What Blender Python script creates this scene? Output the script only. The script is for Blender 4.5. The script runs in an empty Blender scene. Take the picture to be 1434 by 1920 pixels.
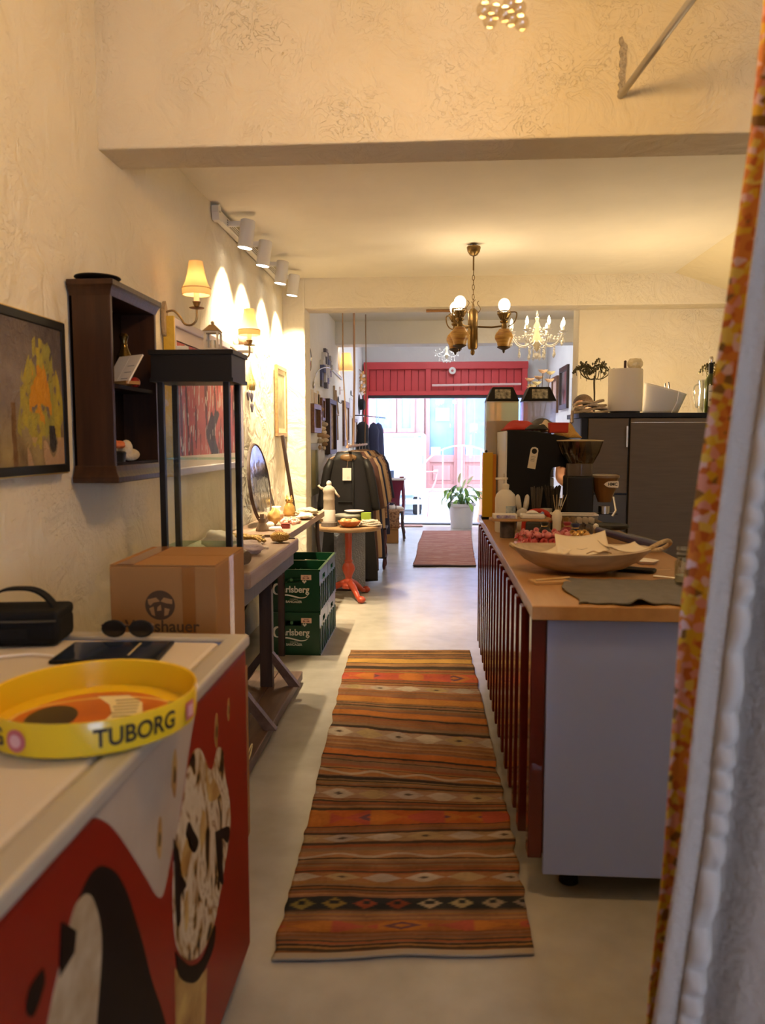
import bpy, bmesh, math, random
from mathutils import Matrix, Vector, Euler
random.seed(7)
SC = bpy.context.scene
COL = SC.collection
# ------------------------------------------------------------------ camera
cd = bpy.data.cameras.new('camera'); cam = bpy.data.objects.new('camera', cd); COL.objects.link(cam)
cam.location = (0, 0, 1.45)
cam.rotation_euler = (math.radians(90-5.356), 0, math.radians(3.876))
cd.sensor_fit = 'VERTICAL'; cd.sensor_height = 36; cd.lens = 36*1440/1920
cd.clip_start = .05; cd.clip_end = 200
cd.dof.use_dof = True; cd.dof.focus_distance = 6.0; cd.dof.aperture_fstop = 3.2
SC.camera = cam
# ------------------------------------------------------------------ world, exposure, big lights
w = bpy.data.worlds.new('sky'); SC.world = w; w.use_nodes = True
bg = w.node_tree.nodes['Background']
bg.inputs[0].default_value = (.55, .71, 1.0, 1); bg.inputs[1].default_value = 16.0
SC.view_settings.view_transform = 'Standard'; SC.view_settings.look = 'None'
SC.view_settings.exposure = 0; SC.view_settings.gamma = 1; SC.view_settings.use_curve_mapping = False
SC.cycles.max_bounces = 6; SC.cycles.diffuse_bounces = 3; SC.cycles.glossy_bounces = 3; SC.cycles.transmission_bounces = 5; SC.cycles.transparent_max_bounces = 16
SC.cycles.use_adaptive_sampling = True; SC.cycles.adaptive_threshold = .06
SC.cycles.sample_clamp_indirect = 6; SC.cycles.caustics_reflective = False; SC.cycles.caustics_refractive = False
SC.cycles.use_denoising = True
sun = bpy.data.lights.new('sun', 'SUN'); sun.energy = 14; sun.angle = .01; sun.color = (1, .95, .88); suno = bpy.data.objects.new('sun', sun); COL.objects.link(suno); suno.rotation_euler = (math.radians(-14), math.radians(16), 0)
WARM = (1, .66, .33); SOFT = (1, .76, .48)
def lamp(name, kind, loc, power, col, size=.03, parent=None, target=None, spot=None, blend=.3):
    l = bpy.data.lights.new(name, kind); l.energy = power; l.color = col
    if kind == 'SPOT': l.spot_size = math.radians(spot); l.spot_blend = blend
    l.shadow_soft_size = size
    o = bpy.data.objects.new(name, l); COL.objects.link(o); o.location = loc
    if target is not None:
        o.rotation_euler = (Vector(target)-Vector(loc)).to_track_quat('-Z', 'Y').to_euler()
    return o
# ------------------------------------------------------------------ materials
MATS = {}
def nd(t, k, **kw):
    n = t.nodes.new(k)
    for a, b in kw.items():
        if a in n.inputs: n.inputs[a].default_value = b
        else: setattr(n, a, b)
    return n
def mat(name, col, rough=.5, metal=0, var=0, vscale=6, vcol=None, bump=0, bscale=40, stretch=(1, 1, 1), spec=.5, emit=None, estr=0, trans=0, coat=0, detail=4, sheen=0, ior=1.45, alpha=1):
    if name in MATS: return MATS[name]
    m = bpy.data.materials.new(name); m.use_nodes = True; t = m.node_tree; b = t.nodes['Principled BSDF']
    b.inputs['Base Color'].default_value = (*col, 1); b.inputs['Roughness'].default_value = rough; b.inputs['Metallic'].default_value = metal
    b.inputs['Specular IOR Level'].default_value = spec; b.inputs['Coat Weight'].default_value = coat; b.inputs['Sheen Weight'].default_value = sheen
    b.inputs['Transmission Weight'].default_value = trans; b.inputs['IOR'].default_value = ior; b.inputs['Alpha'].default_value = alpha
    if emit: b.inputs['Emission Color'].default_value = (*emit, 1); b.inputs['Emission Strength'].default_value = estr
    if var or bump:
        tc = nd(t, 'ShaderNodeTexCoord'); mp = nd(t, 'ShaderNodeMapping'); mp.inputs['Scale'].default_value = stretch
        t.links.new(tc.outputs['Object'], mp.inputs['Vector'])
    if var:
        n = nd(t, 'ShaderNodeTexNoise'); n.inputs['Scale'].default_value = vscale; n.inputs['Detail'].default_value = detail
        t.links.new(mp.outputs[0], n.inputs['Vector'])
        r = nd(t, 'ShaderNodeValToRGB'); r.color_ramp.elements[0].position = .3; r.color_ramp.elements[1].position = .7
        c2 = vcol if vcol else tuple(max(0, c*(1-var)) for c in col)
        r.color_ramp.elements[0].color = (*c2, 1); r.color_ramp.elements[1].color = (*col, 1)
        t.links.new(n.outputs['Fac'], r.inputs[0]); t.links.new(r.outputs[0], b.inputs['Base Color'])
    if bump:
        n2 = nd(t, 'ShaderNodeTexNoise'); n2.inputs['Scale'].default_value = bscale; n2.inputs['Detail'].default_value = 6
        t.links.new(mp.outputs[0], n2.inputs['Vector'])
        bp = nd(t, 'ShaderNodeBump'); bp.inputs['Strength'].default_value = bump; bp.inputs['Distance'].default_value = .02
        t.links.new(n2.outputs['Fac'], bp.inputs['Height']); t.links.new(bp.outputs[0], b.inputs['Normal'])
    MATS[name] = m
    return m
def plaster(name, col, strength=.35, cracks=True):
    m = mat(name, col, .85, var=.07, vscale=2.2, spec=.2)
    t = m.node_tree; b = t.nodes['Principled BSDF']
    tc = nd(t, 'ShaderNodeTexCoord')
    n = nd(t, 'ShaderNodeTexNoise', Scale=5.0, Detail=7.0, Distortion=1.2); t.links.new(tc.outputs['Object'], n.inputs['Vector'])
    n3 = nd(t, 'ShaderNodeTexNoise', Scale=3.2, Detail=2.0); t.links.new(tc.outputs['Object'], n3.inputs['Vector'])
    n4 = nd(t, 'ShaderNodeTexNoise', Scale=13.0, Detail=3.0, Distortion=2.5); t.links.new(tc.outputs['Object'], n4.inputs['Vector'])
    # trowel scratches: thin contour lines of a distorted noise, only in patches
    a = nd(t, 'ShaderNodeMath', operation='SUBTRACT'); a.inputs[1].default_value = .5; t.links.new(n4.outputs['Fac'], a.inputs[0])
    a2 = nd(t, 'ShaderNodeMath', operation='ABSOLUTE'); t.links.new(a.outputs[0], a2.inputs[0])
    mr = nd(t, 'ShaderNodeMapRange'); mr.inputs['From Min'].default_value = 0; mr.inputs['From Max'].default_value = .012; mr.inputs['To Min'].default_value = 1; mr.inputs['To Max'].default_value = 0
    t.links.new(a2.outputs[0], mr.inputs['Value'])
    pm = nd(t, 'ShaderNodeMapRange'); pm.inputs['From Min'].default_value = .42; pm.inputs['From Max'].default_value = .72
    t.links.new(n3.outputs['Fac'], pm.inputs['Value'])
    mu = nd(t, 'ShaderNodeMath', operation='MULTIPLY'); t.links.new(mr.outputs[0], mu.inputs[0]); t.links.new(pm.outputs[0], mu.inputs[1])
    mu2 = nd(t, 'ShaderNodeMath', operation='MULTIPLY'); mu2.inputs[1].default_value = -.17 if cracks else 0; t.links.new(mu.outputs[0], mu2.inputs[0])
    ad = nd(t, 'ShaderNodeMath', operation='ADD'); t.links.new(n.outputs['Fac'], ad.inputs[0]); t.links.new(mu2.outputs[0], ad.inputs[1])
    bp = nd(t, 'ShaderNodeBump'); bp.inputs['Strength'].default_value = strength; bp.inputs['Distance'].default_value = .035
    t.links.new(ad.outputs[0], bp.inputs['Height']); t.links.new(bp.outputs[0], b.inputs['Normal'])
    return m
def wood(name, c1, c2, rough=.45, axis=1, sc=7, coat=0):
    st = [6, 6, 6]; st[axis] = .5
    return mat(name, c1, rough, var=.4, vcol=c2, vscale=sc, stretch=tuple(st), bump=.08, bscale=sc*2, coat=coat, detail=6)
def vcolmat(name, rough=.9, bump=.25, bscale=260, spec=.2):
    m = mat(name, (1, 1, 1), rough, bump=bump, bscale=bscale, spec=spec); t = m.node_tree
    a = nd(t, 'ShaderNodeVertexColor'); a.layer_name = 'Col'
    t.links.new(a.outputs['Color'], t.nodes['Principled BSDF'].inputs['Base Color'])
    return m
def pane(name, tint=(1, 1, 1), gloss=.07, rough=.02):
    if name in MATS: return MATS[name]
    m = bpy.data.materials.new(name); m.use_nodes = True; t = m.node_tree; t.nodes.remove(t.nodes['Principled BSDF'])
    tr = nd(t, 'ShaderNodeBsdfTransparent'); tr.inputs[0].default_value = (*tint, 1)
    g = nd(t, 'ShaderNodeBsdfGlossy'); g.inputs['Roughness'].default_value = rough
    mx = nd(t, 'ShaderNodeMixShader'); mx.inputs[0].default_value = gloss
    t.links.new(tr.outputs[0], mx.inputs[1]); t.links.new(g.outputs[0], mx.inputs[2])
    t.links.new(mx.outputs[0], t.nodes['Material Output'].inputs['Surface'])
    MATS[name] = m
    return m
# ------------------------------------------------------------------ mesh builder
WL = {}
class MB:
    def __init__(s): s.v = []; s.f = []; s.M = Matrix.Identity(4); s.c = None
    def at(s, loc=(0, 0, 0), rot=(0, 0, 0), sc=(1, 1, 1)):
        s.M = Matrix.Translation(loc) @ Euler([math.radians(a) for a in rot]).to_matrix().to_4x4() @ Matrix.Diagonal((*sc, 1)); return s
    def add(s, vs, fs):
        o = len(s.v); s.v += [tuple(s.M @ Vector(p)) for p in vs]; s.f += [tuple(i+o for i in f) for f in fs]; return s
    def box(s, x0, y0, z0, x1, y1, z1):
        x0, x1 = sorted((x0, x1)); y0, y1 = sorted((y0, y1)); z0, z1 = sorted((z0, z1))
        return s.add([(x0, y0, z0), (x1, y0, z0), (x1, y1, z0), (x0, y1, z0), (x0, y0, z1), (x1, y0, z1), (x1, y1, z1), (x0, y1, z1)],
                     [(0, 3, 2, 1), (4, 5, 6, 7), (0, 1, 5, 4), (1, 2, 6, 5), (2, 3, 7, 6), (3, 0, 4, 7)])
    def frame(s, y0, z0, y1, z1, w, x0, x1, plane='x'):
        # a rectangular ring lying in a plane (x: yz-plane, y: xz-plane, z: xy-plane)
        o = [(y0, z0), (y1, z0), (y1, z1), (y0, z1)]; i = [(y0+w, z0+w), (y1-w, z0+w), (y1-w, z1-w), (y0+w, z1-w)]
        P = {'x': lambda a, d: (d, a[0], a[1]), 'y': lambda a, d: (a[0], d, a[1]), 'z': lambda a, d: (a[0], a[1], d)}[plane]
        vs = [P(a, x0) for a in o]+[P(a, x0) for a in i]+[P(a, x1) for a in o]+[P(a, x1) for a in i]
        fs = []
        for k in range(4):
            n = (k+1) % 4
            fs += [(k, n, n+4, k+4), (k+8, k+12, n+12, n+8), (k, k+8, n+8, n), (k+4, n+4, n+12, k+12)]
        return s.add(vs, fs)
    def prism(s, poly, a, b, plane='x'):
        P = {'x': lambda p, d: (d, p[0], p[1]), 'y': lambda p, d: (p[0], d, p[1]), 'z': lambda p, d: (p[0], p[1], d)}[plane]
        n = len(poly); vs = [P(p, a) for p in poly]+[P(p, b) for p in poly]
        return s.add(vs, [tuple(range(n))[::-1], tuple(range(n, 2*n))]+[(i, (i+1) % n, n+(i+1) % n, n+i) for i in range(n)])
    def lathe(s, prof, n=20, c=(0, 0, 0), axis='z', wob=0):
        vs = []; fs = []; m = len(prof)
        for i in range(n):
            a = 2*math.pi*i/n
            for r, z in prof:
                r2 = r*(1+wob*math.sin(3*a+z*20))
                p = (r2*math.cos(a), r2*math.sin(a), z)
                if axis == 'x': p = (p[2], p[0], p[1])
                if axis == 'y': p = (p[0], p[2], p[1])
                vs.append((p[0]+c[0], p[1]+c[1], p[2]+c[2]))
        for i in range(n):
            j = (i+1) % n
            for k in range(m-1): fs.append((i*m+k, j*m+k, j*m+k+1, i*m+k+1))
        if m > 3 and math.hypot(prof[0][0]-prof[-1][0], prof[0][1]-prof[-1][1]) < .021:   # closed hollow profile
            for i in range(n): j = (i+1) % n; fs.append((i*m+m-1, j*m+m-1, j*m, i*m))
        else: fs.append(tuple(i*m for i in range(n))[::-1]); fs.append(tuple(i*m+m-1 for i in range(n)))
        return s.add(vs, fs)
    def tube(s, pts, r, n=8):
        pts = [Vector(p) for p in pts]; rr = r if isinstance(r, (list, tuple)) else [r]*len(pts); vs = []; fs = []
        up = Vector((0, 0, 1)); prev = None
        for i, p in enumerate(pts):
            d = (pts[min(i+1, len(pts)-1)]-pts[max(i-1, 0)]).normalized()
            if prev is None:
                x = d.cross(up if abs(d.z) < .95 else Vector((1, 0, 0))).normalized()
            else: x = (prev-d*prev.dot(d)).normalized()
            prev = x; y = d.cross(x)
            for k in range(n):
                a = 2*math.pi*k/n; vs.append(tuple(p+(x*math.cos(a)+y*math.sin(a))*rr[i]))
        for i in range(len(pts)-1):
            for k in range(n): fs.append((i*n+k, i*n+(k+1) % n, (i+1)*n+(k+1) % n, (i+1)*n+k))
        fs.append(tuple(range(n))[::-1]); fs.append(tuple((len(pts)-1)*n+k for k in range(n)))
        return s.add(vs, fs)
    def ball(s, c, r, n=12, m=8):
        if not isinstance(r, (list, tuple)): r = (r, r, r)
        pr = [(math.sin(math.pi*k/m), -math.cos(math.pi*k/m)) for k in range(m+1)]
        pr[0] = (.001, -1); pr[-1] = (.001, 1); o = len(s.v); M0 = s.M
        s.M = M0 @ Matrix.Translation(c) @ Matrix.Diagonal((*r, 1)); s.lathe(pr, n); s.M = M0; return s
    def sheet(s, fn, nu, nv, th=.004):
        # closed two-sided sheet from fn(u, v) -> point
        P = [[Vector(fn(i/nu, j/nv)) for j in range(nv+1)] for i in range(nu+1)]
        vs = []; W = (nv+1)
        for side in (0, 1):
            for i in range(nu+1):
                for j in range(nv+1):
                    a = P[min(i+1, nu)][j]-P[max(i-1, 0)][j]; b = P[i][min(j+1, nv)]-P[i][max(j-1, 0)]
                    nn = a.cross(b); nn = nn.normalized() if nn.length > 1e-9 else Vector((0, 0, 1))
                    vs.append(tuple(P[i][j]+nn*th*(.5-side)))
        N = (nu+1)*W; fs = []
        for i in range(nu):
            for j in range(nv):
                q = (i*W+j, (i+1)*W+j, (i+1)*W+j+1, i*W+j+1); fs.append(q); fs.append(tuple(k+N for k in q[::-1]))
        for i in range(nu):
            for j in (0, nv):
                q = (i*W+j, (i+1)*W+j, (i+1)*W+j+N, i*W+j+N); fs.append(q if j else q[::-1])
        for j in range(nv):
            for i in (0, nu):
                q = (i*W+j, i*W+j+1, i*W+j+1+N, i*W+j+N); fs.append(q if i == 0 else q[::-1])
        return s.add(vs, fs)
    def build(s, name, m, parent=None, smooth=False, bevel=0, world=False, loc=None, rot=None, colors=None, seg=2, fix=True):
        me = bpy.data.meshes.new(name); me.from_pydata(s.v, [], s.f)
        if fix:
            bm = bmesh.new(); bm.from_mesh(me); bmesh.ops.recalc_face_normals(bm, faces=bm.faces); bm.to_mesh(me); bm.free()
        if colors is not None:
            ca = me.color_attributes.new('Col', 'FLOAT_COLOR', 'POINT')
            flat = []
            for p in s.v: flat += [*colors(p), 1]
            ca.data.foreach_set('color', flat)
        me.materials.append(m)
        if smooth:
            me.polygons.foreach_set('use_smooth', [True]*len(me.polygons))
            if smooth != 2: me.set_sharp_from_angle(angle=math.radians(42))
        o = bpy.data.objects.new(name, me); COL.objects.link(o)
        if bevel:
            b = o.modifiers.new('bevel', 'BEVEL'); b.width = bevel; b.segments = seg; b.limit_method = 'ANGLE'; b.angle_limit = math.radians(40)
        if parent:
            o.parent = parent; wl = WL.get(parent.name, Vector((0, 0, 0)))
            if world: o.location = -wl; WL[o.name] = Vector((0, 0, 0))
            else: WL[o.name] = wl.copy()
        else: WL[o.name] = Vector((0, 0, 0))
        if loc is not None:
            o.location = loc
            WL[o.name] = (WL.get(parent.name, Vector()) if parent else Vector())+Vector(loc)
        if rot is not None: o.rotation_euler = [math.radians(a) for a in rot]
        return o
def tag(o, label, cat, group=None, kind=None):
    o['label'] = label; o['category'] = cat
    if group: o['group'] = group
    if kind: o['kind'] = kind
    return o
def thing(name, label, cat, loc=(0, 0, 0), rz=0, group=None):
    o = bpy.data.objects.new(name, None); o.empty_display_size = .05; COL.objects.link(o); o.location = loc; o.rotation_euler = (0, 0, math.radians(rz))
    WL[o.name] = Vector(loc); return tag(o, label, cat, group)
def struct(name, mb, m, label, cat, **k):
    o = mb.build(name, m, **k); o['kind'] = 'structure'; o['label'] = label; o['category'] = cat; return o
def dup(root, loc, rz=0, label=None, group=None):
    r = root.copy(); COL.objects.link(r); r.location = loc; r.rotation_euler = (0, 0, math.radians(rz)); WL[r.name] = Vector(loc)
    if label: r['label'] = label
    if group: r['group'] = group
    def rec(a, b):
        for ch in list(a.children):
            c = ch.copy(); COL.objects.link(c); c.parent = b; rec(ch, c)
    rec(root, r)
    return r
def text(body, size, m, parent, name='lettering', M=None, off=0, ext=.0004, fn=None, shear=0, sx=1, align='CENTER', world=False):
    cu = bpy.data.curves.new('t', 'FONT'); cu.body = body; cu.size = size; cu.offset = off; cu.extrude = ext; cu.shear = shear; cu.align_x = align; cu.align_y = 'CENTER'; cu.resolution_u = 4
    t = bpy.data.objects.new('t', cu); COL.objects.link(t)
    dg = bpy.context.evaluated_depsgraph_get(); me = bpy.data.meshes.new_from_object(t.evaluated_get(dg)); bpy.data.objects.remove(t); bpy.data.curves.remove(cu)
    mb = MB(); mb.M = M if M is not None else Matrix.Identity(4)
    vs = [(v.co.x*sx, v.co.y, v.co.z) for v in me.vertices]
    if fn: vs = [fn(p) for p in vs]
    mb.add(vs, [tuple(p.vertices) for p in me.polygons]); bpy.data.meshes.remove(me)
    return mb.build(name, m, parent, world=world, fix=False)
def RX(loc, rot=(0, 0, 0), s=1): return Matrix.Translation(loc) @ Euler([math.radians(a) for a in rot]).to_matrix().to_4x4() @ Matrix.Scale(s, 4)
def lerp(a, b, t): return a+(b-a)*t
def spline(pts, n=8):
    # Catmull-Rom through points of any dimension
    P = [Vector(p) for p in pts]; out = []
    for i in range(len(P)-1):
        a, b, c, d = P[max(i-1, 0)], P[i], P[i+1], P[min(i+2, len(P)-1)]
        for k in range(n):
            t = k/n; out.append(.5*((2*b)+(c-a)*t+(2*a-5*b+4*c-d)*t*t+(3*b-a-3*c+d)*t**3))
    out.append(P[-1]); return [tuple(p) for p in out]
# ================================================================== the setting
PL = plaster('cream plaster', (.84, .76, .60), .7); PLB = plaster('beam plaster', (.80, .70, .51), .75)
PLW = plaster('white plaster', (.86, .85, .83), .2); CEIL = plaster('ceiling paint', (.88, .83, .71), .12, False)
PLY = plaster('yellow plaster', (.83, .74, .52), .25)
def floor_mat():
    m = mat('polished concrete', (.52, .47, .40), .27, spec=.5)
    t = m.node_tree; b = t.nodes['Principled BSDF']; tc = nd(t, 'ShaderNodeTexCoord')
    n = nd(t, 'ShaderNodeTexNoise', Scale=1.3, Detail=2.0); t.links.new(tc.outputs['Object'], n.inputs['Vector'])
    n3 = nd(t, 'ShaderNodeTexNoise', Scale=9.0, Detail=6.0); t.links.new(tc.outputs['Object'], n3.inputs['Vector'])
    av = nd(t, 'ShaderNodeMath', operation='MULTIPLY_ADD'); av.inputs[1].default_value = .45; t.links.new(n3.outputs['Fac'], av.inputs[0]); t.links.new(n.outputs['Fac'], av.inputs[2])
    r = nd(t, 'ShaderNodeMapRange'); r.inputs['From Min'].default_value = .3; r.inputs['From Max'].default_value = 1.1; t.links.new(av.outputs[0], r.inputs['Value'])
    mx = nd(t, 'ShaderNodeMix', data_type='RGBA'); mx.inputs[6].default_value = (.25, .225, .185, 1); mx.inputs[7].default_value = (.50, .455, .385, 1)
    t.links.new(r.outputs[0], mx.inputs[0]); t.links.new(mx.outputs[2], b.inputs['Base Color'])
    return m
FL = floor_mat()
struct('floor', MB().box(-1.6, -2, -.1, 3, 13.3, 0), FL, 'polished grey beige concrete floor running through the shop', 'floor')
def wallgrid(fn, nu, nv, amp):
    return lambda u, v: fn(u, v, amp)
def rough_wall(x, y0, y1, z0, z1, th, amp):
    from mathutils import noise
    mb = MB(); nu = int((y1-y0)/.12); nv = int((z1-z0)/.12)
    def f(u, v):
        y = lerp(y0, y1, u); z = lerp(z0, z1, v); a = noise.noise((y*1.7, z*1.7, 3.1))*amp+noise.noise((y*5, z*5, 8.1))*amp*.4
        return (x+a-amp, y, z)
    vs = [f(i/nu, j/nv) for i in range(nu+1) for j in range(nv+1)]; W = nv+1
    fs = [(i*W+j, (i+1)*W+j, (i+1)*W+j+1, i*W+j+1) for i in range(nu) for j in range(nv)]
    mb.add(vs, fs); mb.box(x-th, y0, z0, x-3*amp, y1, z1)
    return mb
struct('wall_left', rough_wall(-1.365, -2, 6.97, 0, 3.8, .3, .006), PL, 'cream trowelled plaster wall behind the painting and the glass case', 'wall', smooth=2, fix=False)
struct('wall_far_left', MB().box(-1.65, 7.25, 0, -1.225, 9.6, 2.95).box(-1.65, 9.6, 0, -1.225, 13.5, 3.55), PLW, 'white plaster wall hung with frames beside the clothes rail', 'wall')
struct('pillar', MB().box(-1.65, 6.96, 0, -1.172, 7.26, 2.91), PL, 'cream plaster pillar between the two rooms', 'pillar', bevel=.012)
b1 = struct('beam_near', MB().box(-1.64, 3.16, 2.625, 3, 3.4, 3.8), PLB, 'deep cream plaster beam across the top of the view', 'beam', bevel=.008)
struct('ceiling', MB().box(-1.64, 3.38, 2.89, 2.06, 9.6, 3.1), CEIL, 'pale cream painted ceiling above the hanging lamps', 'ceiling')
struct('ceiling_far', MB().box(-1.64, 9.5, 3.5, 2.1, 13.5, 3.6), PLW, 'white ceiling of the room by the street door', 'ceiling')
struct('ceiling_near', MB().box(-1.64, -2, 3.78, 3, 3.3, 3.9), CEIL, 'high ceiling of the near room', 'ceiling')
struct('beam_middle', MB().box(-1.18, 6.97, 2.625, 3, 7.25, 2.95), PL, 'lower cream beam behind the brass hanging lamp', 'beam', bevel=.01)
struct('beam_far', MB().box(-1.5, 9.5, 2.615, 2.3, 9.8, 3.6), PLW, 'white beam across the far room above the red lintel', 'beam', bevel=.01)
struct('soffit_right', MB().prism([(2.05, 2.9), (2.8, 2.64), (3, 2.64), (3, 3.1), (2.05, 3.1)], 3.4, 7.0, 'y'), PLY, 'sloping yellow cream soffit over the bar', 'ceiling')
struct('wall_right', MB().box(2.77, -2, 0, 3, 13.5, 3.8), PLY, 'cream plaster wall at the bar side', 'wall')
struct('wall_partition', MB().box(1.3, 7.22, 0, 3, 7.5, 2.95), PL, 'warm lit cream wall behind the steel fridge', 'wall', bevel=.01)
struct('wall_far_right', MB().box(1.86, 7.5, 0, 2.1, 9.6, 2.95).box(1.86, 9.6, 0, 2.1, 13.5, 3.55), PLW, 'white side wall of the far room hung with dark frames', 'wall')
struct('wall_far', MB().box(-1.65, 13.2, 2.2, 2.1, 13.5, 3.6).box(-1.65, 13.2, 0, -1.16, 13.5, 2.3).box(1.53, 13.2, 0, 2.1, 13.5, 2.3), PLW, 'white end wall around the street door', 'wall')
# wall behind the viewer with an unseen window added to let cool daylight in
struct('wall_back', MB().box(-1.65, -2.2, 0, .5, -2, 3.8).box(1.6, -2.2, 0, 3, -2, 3.8).box(.5, -2.2, 2.1, 1.6, -2, 3.8).box(.5, -2.2, 0, 1.6, -2, .75), PL, 'plaster wall with an added window behind the viewer', 'wall')
w1 = thing('added_window_1', 'plain timber window added unseen behind the viewer for cool daylight', 'window', (1.05, -2.1, .75)); w1['kind'] = 'structure'
MB().frame(.5, .75, 1.6, 2.1, .05, -2.13, -2.07, 'y').build('window_frame', PL, w1, world=True); MB().box(.54, -2.103, .79, 1.56, -2.098, 2.06).build('pane', pane('window glass', (.97, .98, 1), .04), w1, world=True)
for y in (10.35, 11.25):  # unseen lights added above the far beam to brighten the far room
    cp = thing('added_ceiling_panel', ('nearer' if y < 11 else 'farther')+' added square white ceiling light, unseen in the far room behind the far beam', 'light', (.3, y, 3.472))
    MB().frame(-.3, -.3, .3, .3, .02, 0, .027, 'z').build('frame', mat('white enamel metal', (.80, .77, .72), .35), cp); MB().box(-.28, -.28, .004, .28, .28, .02).build('diffuser', mat('lit panel', (1, 1, 1), .5, emit=(.93, .96, 1), estr=22), cp)
# gash in the plaster of the near beam
g = [(.697, 2.985), (.707, 2.99), (.714, 2.972), (.728, 2.955), (.724, 2.93), (.726, 2.90), (.722, 2.86), (.723, 2.82), (.72, 2.78), (.712, 2.764), (.70, 2.768), (.695, 2.79), (.702, 2.80), (.696, 2.815), (.703, 2.83), (.697, 2.85), (.704, 2.87), (.698, 2.89), (.703, 2.91), (.697, 2.935), (.702, 2.955), (.695, 2.97)]
o = MB().prism(g, 3.1535, 3.165, 'y').build('plaster_gash', mat('bare render', (.55, .47, .37), .95, var=.4, vscale=90, bump=.6, bscale=120), b1, world=True); 
# ---- red shopfront lintel and glass street door
RED = mat('red paint', (.66, .06, .065), .4, var=.12, vscale=3); 
d1 = thing('door_1', 'red boarded lintel over the glazed street door', 'door', (.19, 13.2, 0)); d1['kind'] = 'structure'
MB().box(-1.2, 13.02, 2.63, 1.54, 13.2, 2.75).build('lintel_rail', RED, d1, world=True, bevel=.008)
MB().box(-1.2, 13.03, 2.2, 1.54, 13.2, 2.27).build('lintel_rail', RED, d1, world=True, bevel=.006)
for x in (-1.2, -.16, 1.44): MB().box(x, 13.03, 2.25, x+.09, 13.2, 2.65).build('lintel_stile', RED, d1, world=True, bevel=.006)
MB().box(1.46, 13.0, 0, 1.54, 13.25, 2.28).build('door_post', RED, d1, world=True, bevel=.006)
MB().box(-1.2, 13.0, 0, -1.13, 13.25, 2.28).build('door_post', RED, d1, world=True, bevel=.006)
n = 0
for x0, x1 in ((-1.11, -.16), (-.07, 1.44)):
    k = round((x1-x0)/.125); s = (x1-x0)/k
    for i in range(k): MB().box(x0+i*s+.004, 13.1, 2.26, x0+(i+1)*s-.004, 13.14, 2.64).build('board', RED, d1, world=True, bevel=.003)
MB().box(-1.13, 13.15, 2.22, 1.46, 13.2, 2.66).build('backing', RED, d1, world=True)
DK = mat('dark door track', (.03, .03, .035), .4)
MB().box(-1.13, 13.06, 2.15, 1.46, 13.2, 2.21).build('door_track', DK, d1, world=True)
MB().box(-1.13, 13.1, 0, 1.46, 13.3, .03).build('threshold', mat('dark threshold', (.05, .06, .09), .5), d1, world=True)
MB().tube([(-.05, 13.0, 2.36), (1.42, 13.0, 2.375)], .018, 8).build('curtain_rod', mat('pinkish rod', (.85, .6, .58), .3), d1, world=True, smooth=True)
PG = pane('door glass', (.97, .99, 1), .05)
for x0, x1 in ((-1.12, -.18), (-.16, .66), (.68, 1.45)):
    MB().box(x0, 13.14, .03, x1, 13.148, 2.15).build('pane', PG, d1, world=True)
MB().lathe([(.005, -.01), (.055, -.01), (.06, 0), (.055, .012), (.03, .012), (.026, .004), (.005, .004)], 24, (.285, 13.0, 2.6), 'y').build('round_emblem', mat('white enamel', (.9, .88, .85), .4), d1, world=True, smooth=True)
MB().ball((.285, 12.985, 2.6), (.022, .008, .022)).build('emblem_centre', mat('rose enamel', (.55, .15, .15), .4), d1, world=True, smooth=True)
# ================================================================== the street
struct('street_ground', MB().box(-9, 13.3, -.12, 9, 40, -.02), mat('pale paving', (.68, .68, .70), .8, var=.1, vscale=2), 'pale sunlit paving of the street', 'street')
fac = thing('facade', 'pink house front with tall glazed wooden doors across the street', 'building', (0, 16.5, -.02)); fac['kind'] = 'structure'
FP = mat('pink stucco', (.62, .45, .40), .9, var=.08, vscale=1.5); FW = mat('rose painted wood', (.46, .20, .17), .6, var=.1, vscale=4); FG = mat('blue shop glass', (.12, .19, .42), .3, var=.35, vscale=1.2, vcol=(.25, .34, .55)); FC = mat('pale card', (.93, .92, .90), .8)
MB().box(-9, 16.5, -.02, 9, 16.9, 9).build('wall', FP, fac, world=True)
MB().box(-9, 16.38, -.02, 9, 16.5, .42).build('plinth', mat('pale stone', (.82, .80, .80), .8), fac, world=True)
def shopdoor(x0, x1, z0, z1, panel=True):
    d = MB().frame(x0, z0, x1, z1, .09, 16.42, 16.5, 'y').build('door_leaf', FW, fac, world=True, bevel=.01)
    zz = z0+.62 if panel else z0
    if panel:
        MB().box(x0+.09, 16.43, zz-.06, x1-.09, 16.5, zz+.09).build('lock_rail', FW, d, world=True, bevel=.008)
        MB().box(x0+.09, 16.47, z0+.08, x1-.09, 16.5, zz-.05).build('kick_panel', FW, d, world=True)
        MB().box(x0+.16, 16.45, z0+.17, x1-.16, 16.48, zz-.13).build('raised_panel', FW, d, world=True, bevel=.02)
    MB().box(x0+.08, 16.46, zz+.05, x1-.08, 16.47, z1-.08).build('pane', FG, d, world=True)
for a, b in ((-.2, .5), (.55, 1.25), (1.3, 2.0)): shopdoor(a, b, .42, 2.9)
for a, b in ((-1.35, -.82), (-.8, -.42), (-2.0, -1.45)): shopdoor(a, b, 1.6, 2.9, False)
for x in (-.3, .5): MB().box(x-.03, 16.36, .42, x+.07, 16.5, 3.0).build('pilaster', FW, fac, world=True, bevel=.01)
MB().box(.02, 16.44, 1.85, .3, 16.455, 2.12).build('notice', FC, fac, world=True)
MB().box(-.08, 16.44, 1.08, .12, 16.455, 1.3).build('notice', FC, fac, world=True)
MB().box(.66, 16.44, 1.08, .8, 16.455, 1.3).build('notice', FC, fac, world=True)
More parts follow.
